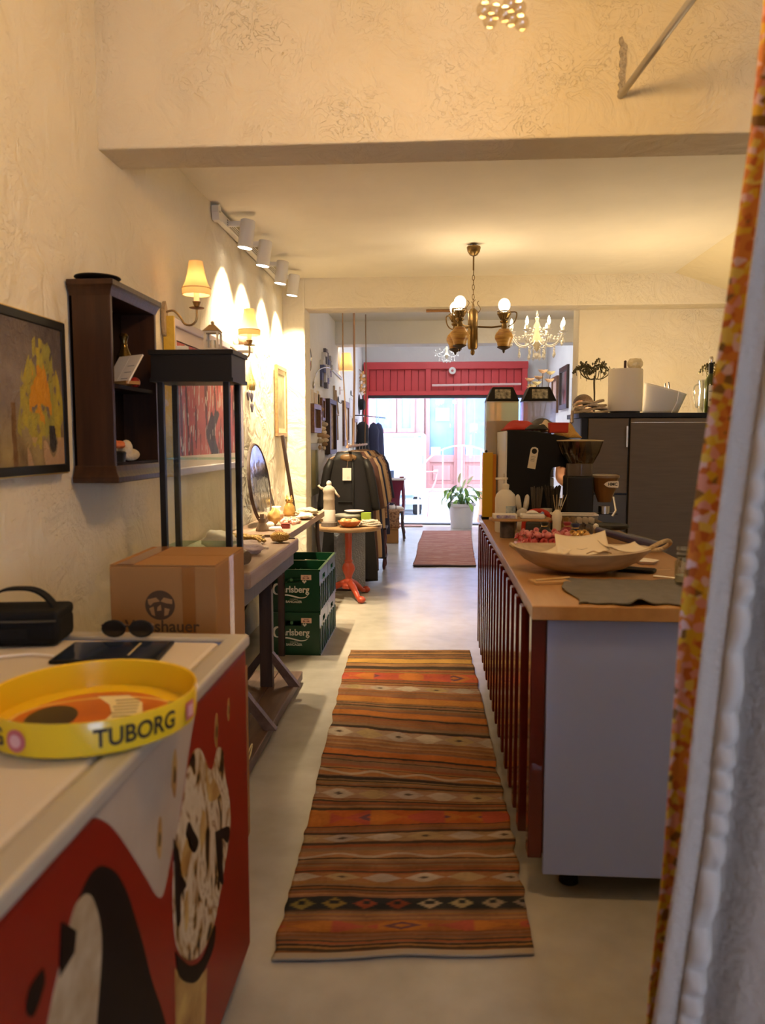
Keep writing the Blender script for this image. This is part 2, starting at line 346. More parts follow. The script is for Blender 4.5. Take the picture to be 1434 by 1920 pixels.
# ================================================================== left side, near
BLACK = mat('black plastic', (.008, .008, .009), .5, spec=.25); BLKM = mat('black lacquer', (.009, .0085, .010), .45, spec=.3)
WHITE = mat('white laminate', (.80, .80, .82), .45); CREAM = mat('cream panel', (.62, .53, .43), .5, var=.06, vscale=3)
# ---- chest freezer with printed front
fz = thing('chest_freezer', 'chest freezer with red ice cream print and white sliding top', 'freezer', (-.85, 1.25, 0))
FX = -.497; FY0, FY1 = .45, 1.975
MB().box(-1.2, FY0, .06, FX, FY1, .905).build('body', mat('freezer red', (.23, .010, .004), .4, var=.12, vscale=2, spec=.3), fz, world=True, bevel=.015)
for x in (-1.12, -.56):
    for y in (FY0+.08, FY1-.08): MB().lathe([(.03, 0), (.03, .05), (.02, .07)], 12, (x, y, 0)).build('foot', BLACK, fz, world=True)
ST = mat('grey trim', (.50, .45, .38), .35, .3)
MB().frame(-1.22, FY0-.02, FX+.008, FY1+.008, .055, .903, .935, 'z').build('top_frame', ST, fz, world=True, bevel=.008)
MB().box(-1.17, FY0+.03, .9, FX-.045, FY1-.045, .925).build('lid_recess', mat('blue rim', (.07, .12, .35), .4), fz, world=True)
lid = MB().box(-1.16, .80, .905, FX-.05, FY1-.075, .934).build('sliding_lid', CREAM, fz, world=True, bevel=.012)
MB().box(-1.15, FY0+.05, .91, FX-.055, .775, .928).build('sliding_lid', mat('smoke lid', (.16, .16, .17), .15), fz, world=True, bevel=.01)
MB().box(-1.15, .772, .912, FX-.055, .792, .945).build('lid_handle', mat('blue handle', (.03, .08, .30), .35), fz, world=True, bevel=.006)
for y in (1.55, 1.60): MB().box(-1.15, y, .9345, -1.0, y+.004, .9352).build('lid_marking', mat('brown line', (.25, .15, .12), .6), lid, world=True)
def deco(name, pts, m, d, smooth=True):
    P = [tuple(p) for p in pts]
    if smooth == 2: P = [p[:2] for p in spline([(a, b, 0) for a, b in P], 6)]
    elif smooth: P = [p[:2] for p in spline([(a, b, 0) for a, b in P+[P[0]]], 6)][:-1]
    MB().prism(P, FX-.0005, FX+.0006*d, 'x').build(name, m, fz, world=True)
PW = mat('print cream', (.44, .35, .27), .45, spec=.25, var=.2, vscale=5, vcol=(.36, .27, .20)); PB = mat('print black', (.010, .006, .006), .5, spec=.1); PT = mat('print gold', (.52, .33, .10), .45, spec=.25, var=.5, vscale=14, vcol=(.24, .10, .02)); PI = mat('print ice cream', (.48, .37, .25), .45, spec=.25, var=.4, vscale=16, vcol=(.30, .20, .10)); PR = mat('print orange', (.62, .09, .02), .45, spec=.25)
def sundae_mat():
    m = mat('print sundae', (.5, .4, .3), .45, spec=.25); t = m.node_tree; b = t.nodes['Principled BSDF']; tc = nd(t, 'ShaderNodeTexCoord')
    mp = nd(t, 'ShaderNodeMapping'); mp.inputs['Scale'].default_value = (1, 2.0, 1.0); t.links.new(tc.outputs['Object'], mp.inputs['Vector'])
    n = nd(t, 'ShaderNodeTexNoise', Scale=9.0, Detail=3.0, Distortion=1.6); t.links.new(mp.outputs[0], n.inputs['Vector'])
    r = nd(t, 'ShaderNodeValToRGB'); e = r.color_ramp.elements; e[0].position = .36; e[0].color = (.012, .006, .004, 1); e[1].position = .42; e[1].color = (.30, .16, .04, 1)
    for p, c in ((.46, (.42, .30, .17, 1)), (.54, (.56, .45, .31, 1)), (.62, (.50, .38, .24, 1)), (.68, (.20, .10, .025, 1)), (.74, (.46, .34, .2, 1))): x = e.new(p); x.color = c
    t.links.new(n.outputs['Fac'], r.inputs[0]); t.links.new(r.outputs[0], b.inputs['Base Color']); return m
# fold of white wave from the top edge (Y, Z on the front face)
deco('print_wave', [(1.03, .905), (1.06, .892), (1.116, .847), (1.191, .757), (1.252, .676), (1.285, .632), (1.312, .612), (1.335, .622), (1.372, .663), (1.408, .697), (1.452, .763), (1.49, .825), (1.55, .905)], PW, 1, 2)
deco('print_swirl', [(.70, .065), (.80, .40), (.90, .68), (.967, .782), (1.018, .816), (1.053, .818), (1.084, .803), (1.126, .765), (1.164, .706), (1.213, .598), (1.255, .489), (1.314, .36), (1.42, .065)], PB, 1, 2)
deco('print_wafer', [(.72, .065), (.80, .36), (.88, .65), (.934, .747), (.958, .775), (.984, .802), (1.017, .80), (1.041, .774), (1.06, .719), (1.056, .663), (1.026, .55), (.98, .3), (.92, .065)], PI, 2, 2)
deco('print_chip', [(.945, .805), (.984, .766), (.976, .74), (.932, .735)], PB, 3, False)
deco('print_chip', [(.894, .776), (.895, .754), (.867, .733), (.851, .753), (.862, .774)], PB, 2)
deco('print_cone', [(1.372, .429), (1.438, .35), (1.512, .303), (1.573, .283), (1.53, .065), (1.36, .065)], PT, 1, False)
deco('print_sundae', [(1.384, .666), (1.371, .577), (1.377, .486), (1.41, .427), (1.467, .377), (1.538, .345), (1.627, .347), (1.702, .411), (1.775, .492), (1.78, .564), (1.74, .66), (1.732, .712), (1.69, .74), (1.65, .71), (1.613, .726), (1.563, .788), (1.513, .804), (1.469, .778), (1.439, .73)], sundae_mat(), 2)
deco('print_sauce', [(1.38, .688), (1.407, .643), (1.422, .59), (1.446, .553), (1.413, .551), (1.406, .502), (1.382, .521)], PB, 3)
deco('print_sauce', [(1.651, .557), (1.766, .51), (1.754, .475), (1.70, .51), (1.71, .40), (1.669, .444)], PB, 3)
deco('print_sauce', [(1.45, .66), (1.47, .675), (1.50, .64), (1.53, .60), (1.505, .59), (1.47, .62)], PB, 3)
deco('print_nut', [(1.426, .632), (1.46, .647), (1.485, .611), (1.448, .575), (1.41, .597)], PT, 3)
deco('print_nut', [(1.595, .746), (1.618, .686), (1.651, .684), (1.691, .627), (1.608, .654)], PT, 3)
deco('print_nut', [(1.55, .56), (1.58, .60), (1.57, .65), (1.54, .62)], PT, 3)
deco('print_nut', [(1.43, .52), (1.45, .54), (1.455, .48), (1.435, .46)], PT, 3)
deco('print_cup_band', [(1.375, .46), (1.41, .419), (1.466, .366), (1.545, .328), (1.635, .342), (1.615, .297), (1.512, .303), (1.438, .35), (1.389, .405)], PB, 3)
for y, z, r in ((1.395, .81, .03), (1.308, .727, .025), (1.68, .785, .025), (1.786, .797, .018)):
    deco('print_flake', [(y-r*.6, z-r*.5), (y-r*.2, z+r), (y+r*.35, z+r*1.5), (y+r*.5, z), (y, z-r*1.6)], PT, 2)
    deco('print_flake_core', [(y-r*.2, z-r*.5), (y, z+r*.5), (y+r*.2, z), (y, z-r*.6)], PB, 3)
# ---- yellow beer tray
tr = thing('beer_tray', 'round yellow beer tray with black lettering, overhanging the freezer edge', 'tray', (-.622, 1.335, .936), rz=-4)
YL = mat('tray yellow', (.80, .50, .015), .25, coat=.3); TO = mat('tray orange print', (.62, .14, .02), .3, var=.3, vscale=9); TG = mat('tray gold print', (.75, .48, .12), .3); TB = mat('tray black print', (.03, .02, .015), .4); TC = mat('tray cream print', (.78, .66, .38), .35)
R = .186
MB().lathe([(.002, 0), (R-.012, 0), (R-.004, .004), (R, .058), (R-.002, .062), (R-.006, .06), (R-.011, .01), (.002, .008)], 64).build('rim', YL, tr, smooth=True)
pr = MB().lathe([(.002, .0085), (R-.016, .0085), (R-.016, .0095), (.002, .0095)], 48).build('printed_base', TO, tr)
def ell(cx, cy, rx, ry, n=40): return [(cx+rx*math.cos(2*math.pi*i/n), cy+ry*math.sin(2*math.pi*i/n)) for i in range(n)]
MB().at(rot=(0, 0, 20)).prism(ell(0, 0, .15, .10), .0097, .0099, 'z').build('print_ring', TG, pr)
MB().at(rot=(0, 0, 20)).prism(ell(0, 0, .142, .092), .0099, .0101, 'z').build('print_ring', TO, pr)
MB().at(rot=(0, 0, 20)).prism(ell(-.075, 0, .045, .065), .0101, .0103, 'z').build('print_panel', TB, pr)
MB().at(rot=(0, 0, 20)).prism([(-.02, -.105), (.02, -.05), (.03, 0), (.02, .05), (-.01, .105), (.05, .10), (.08, .05), (.085, 0), (.075, -.05), (.04, -.105)], .0103, .0105, 'z').build('print_sash', TC, pr)
for k in range(9): MB().at(rot=(0, 0, 20)).box(.028+.004*(k % 2), -.075+k*.018, .0105, .074, -.07+k*.018, .0107).build('print_stroke', TB, pr)
MB().at((.135, .08, 0)).prism(ell(0, 0, .028, .016), .0101, .0103, 'z').build('print_seal', TB, pr)
for ang, body in ((-39, 'TUBORG'), (-133, 'TUBORG')):
    a0 = math.radians(ang)
    def wrap(p, a0=a0): 
        rr = R-.004+.004*((p[1]+.031)/.058)+.0012+p[2]; a = a0+p[0]/R; return (rr*math.cos(a), rr*math.sin(a), p[1]+.031)
    text(body, .043, TB, tr, fn=wrap, off=.0011, ext=.0002, sx=.86)
def disc_on_rim(ang, r, m, d, sq=False):
    a0 = math.radians(ang); vs = []
    mb = MB(); P = [(r*math.cos(2*math.pi*i/20), r*math.sin(2*math.pi*i/20)) for i in range(20)] if not sq else [(-r, -r), (r, -r), (r, r), (-r, r)]
    mb.add([((R+.0012*d)*math.cos(a0+x/R), (R+.0012*d)*math.sin(a0+x/R), .031+y) for x, y in P], [tuple(range(len(P)))])
    return mb.build('printed_seal', m, tr, fix=False)
disc_on_rim(-2, .016, mat('seal red', (.55, .12, .12), .4), 1, True); disc_on_rim(-101, .019, mat('seal red', (.55, .12, .12), .4), 1); disc_on_rim(-101, .011, mat('seal pink', (.75, .4, .4), .4), 2); disc_on_rim(-2, .010, mat('seal pink', (.75, .4, .4), .4), 2, True)
# ---- tablet, cable, camera bag, sunglasses on the freezer
tb = thing('tablet', 'thin black tablet lying face up on the freezer', 'tablet', (-.77, 1.77, .936), rz=6)
MB().box(-.125, -.085, 0, .125, .085, .008).build('body', BLACK, tb, bevel=.003)
MB().box(-.116, -.077, .0081, .116, .077, .0088).build('screen', mat('dark blue screen', (.012, .02, .05), .08), tb)
MB().box(.045, -.05, .0089, .05, .06, .0094).build('screen_line', mat('screen glow', (.5, .42, .25), .4), tb)
cb = MB().tube(spline([(-.895, 1.72, .941), (-.96, 1.735, .940), (-1.03, 1.70, .941), (-1.10, 1.66, .940), (-1.16, 1.60, .940)], 8), .0032, 8).build('charging_cable', mat('white cable', (.85, .83, .8), .4), smooth=True)
tag(cb, 'thin white cable running from the tablet across the freezer top', 'cable')
BAG = mat('black nylon', (.010, .010, .011), .8, spec=.2, bump=.3, bscale=300)
bgc = thing('camera_bag', 'small black camera bag with carrying handle at the wall end of the freezer', 'bag', (-1.06, 1.86, .936), rz=8)
MB().box(-.12, -.06, 0, .12, .075, .075).build('body', BAG, bgc, bevel=.02, seg=3)
MB().box(-.118, -.062, .058, .118, .077, .09).build('lid', BAG, bgc, bevel=.012, seg=3)
MB().sheet(lambda u, v: (lerp(-.085, .095, u), -.012+.035*v, .085+.052*(1-abs(2*u-1)**3)), 16, 2, .006).build('handle', BAG, bgc, smooth=True)
MB().tube([(-.116, -.063, .066), (.0, -.066, .066), (.116, -.063, .066)], .003, 6).build('zip', mat('zip', (.06, .055, .045), .4), bgc)
MB().box(-.02, -.068, .02, .05, -.06, .05).build('pocket', BAG, bgc, bevel=.004)
sg = thing('sunglasses', 'folded dark sunglasses at the far edge of the freezer top', 'glasses', (-.80, 1.925, .936), rz=3)
GL = mat('dark lens', (.02, .015, .012), .1)
for s in (-1, 1):
    MB().at((s*.036, 0, .022)).prism(ell(0, 0, .03, .021, 20), -.002, .002, 'y').build('lens', GL, sg)
    MB().at((s*.036, 0, .022)).tube([(.03*math.cos(a*math.pi/8), 0, .021*math.sin(a*math.pi/8)) for a in range(17)], .0028, 6).build('rim', BLACK, sg, smooth=True)
    MB().tube(spline([(s*.067, 0, .03), (s*.05, .02, .03), (-s*.03, .022, .02), (-s*.06, .02, .006)], 5), .0025, 6).build('temple', mat('tortoise', (.18, .09, .04), .3), sg, smooth=True)
MB().tube([(-.008, 0, .026), (0, 0, .03), (.008, 0, .026)], .002, 6).build('bridge', BLACK, sg)
# ---- abstract painting
from mathutils import noise as NZ
PRN = random.Random(21); PCOL = [(PRN.uniform(0, 1), PRN.uniform(0, 1), PRN.uniform(0, 1)) for _ in range(64)]
def paint_col(p):
    y, z = p[1], p[2]; u = (y-1.95)/.74; v = (z-1.35)/.5
    n1 = NZ.noise((y*4, z*5, 1)); n2 = NZ.noise((y*14, z*9, 4)); n3 = NZ.noise((y*40, z*26, 9))
    def mixc(a, b, t): t = max(0, min(1, t)); return a.lerp(b, t)
    c = Vector((.20, .155, .135))
    c = mixc(c, Vector((.10, .08, .08)), (v-.62)*2.2+n1*.9)                      # dark clouds
    c = mixc(c, Vector((.40, .33, .31)), 1.2*n1+.35-abs(v-.62)*2-max(0, u-.62)*3)   # pale mauve sky
    c = mixc(c, Vector((.36, .27, .12)), (.40-v)*3.5+n1*.8)                      # ochre ground
    c = mixc(c, Vector((.13, .075, .035)), (.22-v)*3+n2*1.1+.1)
    col = PCOL[int(max(0, u)*34) % 64]; col2 = PCOL[(int(max(0, u)*34)+9) % 64]
    env = max(0, 1-((u-.80)/.22)**2); top = .34+.50*env+.14*(col[0]-.5); bot = .34-.16*env+.14*(col[1]-.5)
    if env > 0 and bot < v+.05*n2 < top and n3 > -.36: c = mixc(c, Vector((.48, .36, .035)).lerp(Vector((.30, .27, .06)), col[2]), .9+n3*.5)
    env2 = max(0, 1-((u-.79)/.10)**2)
    if env2 > 0 and .30+.1*col2[0] < v < .45+.36*env2*(.5+.5*col2[1]) and n3+n2 > -.25: c = mixc(c, Vector((.64, .25, .015)), .85)
    if abs(u-.56+.02*n2) < .02 and v < .44: c = Vector((.16, .08, .03))
    if u > .66 and v < .22 and n2 > .02: c = mixc(c, Vector((.52, .33, .20)), .75)
    if u > .86 and v < .3 and n2 < -.15: c = Vector((.04, .035, .04))
    return (max(.01, c.x+n3*.035), max(.01, c.y+n3*.03), max(.008, c.z+n3*.02))
pt = thing('painting', 'abstract painting of yellow autumn trees in a black frame on the plaster wall', 'painting', (-1.36, 2.31, 1.33))
mb = MB(); mb.sheet(lambda u, v: (-1.335, lerp(1.95, 2.69, u), lerp(1.36, 1.845, v)), 190, 120, .01); mb.build('canvas', vcolmat('oil paint', .55, .5, 90, .4), pt, world=True, colors=paint_col)
MB().frame(1.92, 1.335, 2.72, 1.865, .03, -1.362, -1.325, 'x').build('frame', BLKM, pt, world=True, bevel=.003)
MB().frame(1.915, 1.33, 2.725, 1.87, .012, -1.362, -1.335, 'x').build('gilt_edge', mat('gilt', (.70, .48, .15), .35, .7), pt, world=True)
# ---- dark wooden wall cabinet
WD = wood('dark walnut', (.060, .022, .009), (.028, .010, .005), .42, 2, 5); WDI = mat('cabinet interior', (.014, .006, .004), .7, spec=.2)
wc = thing('wall_cabinet', 'open dark wooden wall cabinet with moulded top and bottom', 'cabinet', (-1.36, 3.07, 1.30))
CX0, CX1, CY0, CY1 = -1.362, -1.205, 2.835, 3.305
for y in (CY0, CY1-.018): MB().box(CX0, y, 1.35, CX1, y+.018, 2.0).build('side_panel', WD, wc, world=True, bevel=.002)
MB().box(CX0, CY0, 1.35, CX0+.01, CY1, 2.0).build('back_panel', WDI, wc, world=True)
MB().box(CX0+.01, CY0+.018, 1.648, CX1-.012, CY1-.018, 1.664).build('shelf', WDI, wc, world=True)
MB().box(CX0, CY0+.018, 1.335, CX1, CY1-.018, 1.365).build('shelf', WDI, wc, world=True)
def mould(z0, pro, name):
    mb = MB()
    for k in range(len(pro)-1):
        (d0, h0), (d1, h1) = pro[k], pro[k+1]
        a = [(CX0, CY0-d0, z0+h0), (CX1+d0, CY0-d0, z0+h0), (CX1+d0, CY1+d0, z0+h0), (CX0, CY1+d0, z0+h0)]
        b = [(CX0, CY0-d1, z0+h1), (CX1+d1, CY0-d1, z0+h1), (CX1+d1, CY1+d1, z0+h1), (CX0, CY1+d1, z0+h1)]
        mb.add(a+b, [(0, 1, 5, 4), (1, 2, 6, 5), (2, 3, 7, 6), (3, 0, 4, 7)]+([(0, 1, 2, 3)] if k == 0 else [])+([(4, 5, 6, 7)] if k == len(pro)-2 else []))
    return mb.build(name, WD, wc, world=True, bevel=.0015)
mould(1.985, [(0, 0), (.004, .012), (.008, .022), (.014, .032), (.02, .038), (.02, .056), (.014, .058)], 'cornice')
mould(1.288, [(.018, 0), (.022, .004), (.022, .022), (.016, .03), (.008, .045), (.004, .06), (0, .065)], 'base_moulding')
sd = MB().lathe([(.004, .0), (.05, .0), (.075, .008), (.085, .016), (.083, .02), (.05, .012), (.004, .012)], 28).build('shallow_dish', BLKM, smooth=True, loc=(-1.278, 2.90, 2.044)); tag(sd, 'black shallow dish on top of the wall cabinet', 'dish')
# contents of the cabinet
bk = thing('open_booklet', 'open cream booklet propped on the upper shelf of the wall cabinet', 'book', (-1.24, 2.955, 1.665), rz=-35)
MB().at(rot=(-32, 0, 0)).box(-.08, -.006, 0, -.001, .0, .135).build('page', mat('paper', (.76, .67, .55), .8), bk)
MB().at(rot=(-32, 0, 0)).box(.001, -.006, 0, .08, .0, .135).build('page', mat('paper', (.76, .67, .55), .8), bk)
for k in range(3): MB().at(rot=(-32, 0, 0)).box(.02, -.0066, .02+k*.03, .065, -.006, .024+k*.03).build('print_line', mat('faint print', (.35, .30, .25), .8), bk)
MB().box(-.08, -.01, 0, .08, .05, .012).build('stand', mat('ochre wood', (.35, .17, .05), .6), bk)
vs = MB().lathe([(.006, 0), (.022, 0), (.016, .01), (.01, .025), (.022, .05), (.034, .085), (.03, .125), (.016, .155), (.012, .18), (.02, .205), (.014, .215), (.006, .212)], 20).build('figurine', mat('bronze glaze', (.12, .075, .02), .15, .8), smooth=True, loc=(-1.265, 3.10, 1.665)); tag(vs, 'shiny bronze figurine on the upper shelf of the wall cabinet', 'figurine')
rb = MB().ball((0, 0, .022), .022).build('red_ball', mat('red lacquer', (.5, .03, .02), .3), smooth=True, loc=(-1.245, 3.11, 1.666)); tag(rb, 'small red ball in front of the bronze figurine', 'ornament')
rb.location.y = 3.155
mb = MB()
for i in range(7):
    a = i*math.pi*2/7; mb.ball((.028*math.cos(a), .028*math.sin(a), .05+.008*(i % 2)), (.024, .024, .012), 8, 6)
mb.ball((0, 0, .06), .02); fl = mb.build('fabric_flower', mat('coral cloth', (.62, .17, .06), .8), smooth=True, loc=(-1.25, 2.92, 1.376)); tag(fl, 'coral cloth flower lying in the bottom of the wall cabinet', 'ornament')
sh = thing('baby_shoe', 'pair of cream knitted shoes in the bottom of the wall cabinet', 'shoes', (-1.25, 3.03, 1.366), rz=80)
for dx in (-.03, .03):
    MB().at((0, dx, 0)).ball((.0, 0, .025), (.055, .024, .025)).ball((-.03, 0, .05), (.026, .024, .035)).build('shoe', mat('cream knit', (.66, .55, .38), .9, bump=.5, bscale=120), sh, smooth=True)
    MB().at((0, dx, 0)).ball((-.01, 0, .062), .012).build('pompom', mat('coral cloth', (.62, .17, .06), .8), sh, smooth=True)
dk = MB().lathe([(.004, 0), (.05, 0), (.055, .035), (.05, .04), (.045, .01), (.004, .01)], 24).build('dark_bowl', BLKM, smooth=True, loc=(-1.25, 2.91, 1.366)); tag(dk, 'dark bowl holding the coral cloth flower in the wall cabinet', 'bowl')
fl.location.z = 1.378
# ---- cartons
CBM = mat('brown card', (.37, .18, .055), .8, var=.12, vscale=4, bump=.05, bscale=60)
ct = thing('carton', 'brown printed carton sealed with tape, top of its stack before the glass case', 'box', (-.835, 2.47, .64), rz=2)
MB().box(-.165, -.2, 0, .165, .2, .425).build('body', CBM, ct, bevel=.004)
for s in (-1, 1): MB().box(-.163, -.199 if s < 0 else .002, .426, .163, -.002 if s < 0 else .199, .430).build('flap', CBM, ct)
TP = mat('brown tape', (.30, .12, .03), .18, coat=.5)
MB().box(.06, -.2015, .10, .10, -.2, .425).build('tape', TP, ct); MB().box(.165, -.03, .1, .1665, .03, .43).build('tape', mat('clear tape', (.62, .42, .28), .15, coat=.6, bump=.6, bscale=50), ct); MB().box(-.14, -.2, .4301, -.09, .2, .4312).build('tape', TP, ct)
INK = mat('dark brown ink', (.075, .04, .02), .8)
lg = MB().at((-.01, -.2008, .305)).prism(ell(0, 0, .046, .046), 0, .0006, 'y').build('emblem', INK, ct)
LI = mat('card light', (.36, .19, .07), .8)
for P in ([(-.038, .018), (-.012, .024), (0, .012), (-.02, .008), (-.03, -.002), (-.036, .004)], [(.038, .018), (.012, .024), (.002, .012), (.02, .006), (.038, .004)], [(-.034, -.01), (-.02, -.004), (-.016, -.034), (-.026, -.03)], [(.03, -.012), (.014, -.008), (.012, -.034), (.024, -.03)], [(-.008, -.006), (.002, .002), (.004, -.016), (-.01, -.018)]):
    MB().at((-.01, -.2014, .305)).prism(P, 0, .0006, 'y').build('emblem_figure', LI, lg)
text('Wieshauer', .052, INK, ct, M=RX((-.005, -.2012, .238), (90, 0, 0)), off=.0008)
c2 = thing('carton', 'plain brown carton under the printed one, behind the freezer', 'box', (-.835, 2.47, 0), rz=2)
MB().box(-.17, -.21, 0, .17, .21, .634).build('body', CBM, c2, bevel=.004)
for s in (-1, 1): MB().box(-.168, -.208 if s < 0 else .002, .6345, .168, -.002 if s < 0 else .208, .639).build('flap', CBM, c2)
# ---- tall glass display case
vt = thing('display_case', 'tall black framed glass display case beside the carton', 'display case', (-.97, 3.15, .07))
VX0, VX1, VY0, VY1 = -1.118, -.825, 3.06, 3.255
MB().box(VX0-.018, VY0-.015, 1.695, VX1+.018, VY1+.015, 1.79).build('canopy', BLKM, vt, world=True)
MB().box(VX0-.026, VY0-.022, 1.79, VX1+.026, VY1+.022, 1.808).build('canopy_lip', BLKM, vt, world=True); MB().box(VX0-.024, VY0-.02, 1.682, VX1+.024, VY1+.02, 1.697).build('canopy_lip', BLKM, vt, world=True)
MB().box(VX0-.01, VY0-.01, .07, VX1+.01, VY1+.01, .30).build('base', BLKM, vt, world=True)
for x in (VX0, VX1-.024):
    for y in (VY0, VY1-.024): MB().box(x, y, .3, x+.024, y+.024, 1.69).build('post', BLKM, vt, world=True, bevel=.002)
CG = pane('case glass', (.97, .99, .98), .035)
MB().box(VX0+.024, VY0+.01, .3, VX1-.024, VY0+.013, 1.685).build('pane', CG, vt, world=True); MB().box(VX0+.024, VY1-.013, .3, VX1-.024, VY1-.01, 1.685).build('pane', CG, vt, world=True)
MB().box(VX1-.013, VY0+.024, .3, VX1-.01, VY1-.024, 1.685).build('pane', CG, vt, world=True); MB().box(VX0+.01, VY0+.024, .3, VX0+.013, VY1-.024, 1.685).build('pane', CG, vt, world=True)
SGL = pane('green shelf glass', (.80, .93, .86), .12)
for z in (1.01, 1.37): MB().box(VX0+.014, VY0+.014, z, VX1-.014, VY1-.014, z+.006).build('shelf', SGL, vt, world=True)
# lantern and trinkets on the case
ln = thing('lantern', 'small cream metal lantern with pointed roof on the glass case', 'lantern', (-.905, 3.13, 1.809))
CRM = mat('cream metal', (.66, .56, .42), .5); LB = mat('bronze roof', (.35, .22, .10), .5, .3)
MB().box(-.028, -.028, 0, .028, .028, .012).build('base', CRM, ln)
for a in (-1, 1):
    for b in (-1, 1): MB().box(a*.026-.004, b*.026-.004, .01, a*.026+.004, b*.026+.004, .075).build('post', CRM, ln)
for a in (-1, 1): MB().box(a*.026-.001, -.022, .012, a*.026+.001, .022, .075).build('pane', CG, ln)
MB().box(-.03, -.03, .073, .03, .03, .08).build('top_plate', CRM, ln)
MB().add([(-.034, -.034, .08), (.034, -.034, .08), (.034, .034, .08), (-.034, .034, .08), (-.01, -.01, .108), (.01, -.01, .108), (.01, .01, .108), (-.01, .01, .108)], [(0, 1, 5, 4), (1, 2, 6, 5), (2, 3, 7, 6), (3, 0, 4, 7), (4, 5, 6, 7), (3, 2, 1, 0)]).build('roof', LB, ln)
MB().ball((0, 0, .115), .008).build('finial', LB, ln, smooth=True)
MB().lathe([(.002, .012), (.012, .012), (.012, .045), (.002, .045)], 12).build('candle', mat('wax', (.75, .65, .45), .5), ln)
sb = MB().box(-.023, -.015, 0, .023, .015, .022).build('small_box', mat('cream box', (.78, .70, .56), .6), bevel=.003, loc=(-1.03, 3.12, 1.809)); tag(sb, 'small cream box on the glass case beside the lantern', 'box')
# ---- large red picture behind the case
rp = thing('framed_picture', 'large red picture in a gilded frame behind the glass case', 'picture', (-1.36, 4.5, 1.26))
def redcol(p):
    y, z = p[1], p[2]; n1 = NZ.noise((y*20, z*3.2, 2)); n2 = NZ.noise((y*45, z*11, 5)); n3 = NZ.noise((y*9, z*9, 7))
    c = Vector((.42, .06, .045)).lerp(Vector((.55, .13, .10)), .5+.5*n3)
    if n1 > .22: c = Vector((.12, .025, .02))
    if n1 < -.3 and n2 > .1: c = Vector((.55, .36, .26))
    if abs(y-4.62+.06*math.sin(z*18)) < .09 and z < 1.62+.05*n1: c = Vector((.05, .03, .03))
    if n2 > .42: c = Vector((.6, .5, .38))
    return tuple(c)
mb = MB(); mb.sheet(lambda u, v: (-1.345, lerp(3.96, 5.16, u), lerp(1.36, 1.96, v)), 150, 80, .006); mb.build('print', vcolmat('red print', .5, .1, 60), rp, world=True, colors=redcol)
MB().frame(3.90, 1.30, 5.22, 2.03, .065, -1.352, -1.338, 'x').build('mat_board', mat('pale mount', (.74, .62, .56), .8), rp, world=True)
MB().frame(3.86, 1.262, 5.26, 2.07, .042, -1.365, -1.318, 'x').build('frame', mat('lilac grey frame', (.42, .36, .40), .4), rp, world=True, bevel=.006)
MB().box(-1.365, 3.845, 1.262, -1.31, 3.861, 2.07).build('gilded_edge', mat('mustard gilt', (.72, .47, .06), .45, .2, bump=.3, bscale=40), rp, world=True)
# ---- wall sconces
def sconce(label, loc, s=1):
    t = thing('wall_sconce', label, 'lamp', loc, 0, 'wall sconces with cream shades')
    BR = mat('aged brass', (.28, .19, .09), .4, .8)
    MB().at(sc=(s, s, s)).prism([(-.022, -.07), (-.018, -.085), (0, -.095), (.018, -.085), (.022, -.07), (.03, -.02), (.026, .02), (.02, .05), (.008, .07), (0, .085), (-.008, .07), (-.02, .05), (-.026, .02), (-.03, -.02)], -.008, .012, 'x').build('back_plate', mat('carved wood plate', (.42, .30, .17), .6, bump=.8, bscale=60), t, bevel=.003)
    MB().at(sc=(s, s, s)).tube(spline([(.01, 0, .03), (.05, 0, .035), (.085, 0, .0), (.105, 0, -.03), (.14, 0, -.035), (.165, 0, -.01), (.168, 0, .04)], 6), .0055, 8).build('arm', BR, t, smooth=True)
    MB().at((.168*s, 0, .04*s), sc=(s, s, s)).lathe([(.003, 0), (.036, .006), (.038, .009), (.01, .009), (.012, .014), (.02, .035), (.022, .038), (.003, .038)], 20).build('candle_cup', BR, t, smooth=True)
    MB().at((.168*s, 0, .078*s), sc=(s, s, s)).lathe([(.003, 0), (.0135, 0), (.0135, .085), (.003, .085)], 14).build('candle_tube', mat('ivory tube', (.86, .68, .40), .5, emit=(1, .55, .2), estr=.6), t)
    sh = MB().at((.168*s, 0, .11*s), sc=(s, s, s)).lathe([(.068, 0), (.070, .002), (.071, .03), (.069, .034), (.055, .062), (.044, .10), (.038, .135), (.034, .165), (.032, .165), (.036, .135), (.042, .10), (.053, .062), (.067, .034), (.066, .002)], 28).build('lamp_shade', shade_mat(), t, smooth=True)
    MB().at((.168*s, 0, .14*s), sc=(s, s, s)).lathe([(.0705, 0), (.0725, .0005), (.0725, .0045), (.0705, .005)], 28).build('shade_band', mat('shade band', (.70, .52, .27), .7), sh, smooth=True)
    MB().at((.168*s, 0, .175*s), sc=(s, s, s)).ball((0, 0, .012), (.016, .016, .025)).build('bulb', mat('warm bulb', (1, .8, .5), .5, emit=(1, .70, .38), estr=30), t, smooth=True)
    lamp('sconce_light', 'POINT', (loc[0]+.168*s, loc[1], loc[2]+.168*s), 4.5, (1, .64, .30), .03)
    return t
def shade_mat():
    if 'fabric shade' in MATS: return MATS['fabric shade']
    m = mat('fabric shade', (.92, .78, .55), .9); t = m.node_tree; b = t.nodes['Principled BSDF']
    tl = nd(t, 'ShaderNodeBsdfTranslucent'); tl.inputs[0].default_value = (.95, .80, .55, 1)
    mx = nd(t, 'ShaderNodeMixShader'); mx.inputs[0].default_value = .6
    t.links.new(b.outputs[0], mx.inputs[1]); t.links.new(tl.outputs[0], mx.inputs[2]); t.links.new(mx.outputs[0], t.nodes['Material Output'].inputs['Surface'])
    return m
sconce('brass wall sconce with bell shade above the gilded red picture', (-1.36, 3.85, 2.06))
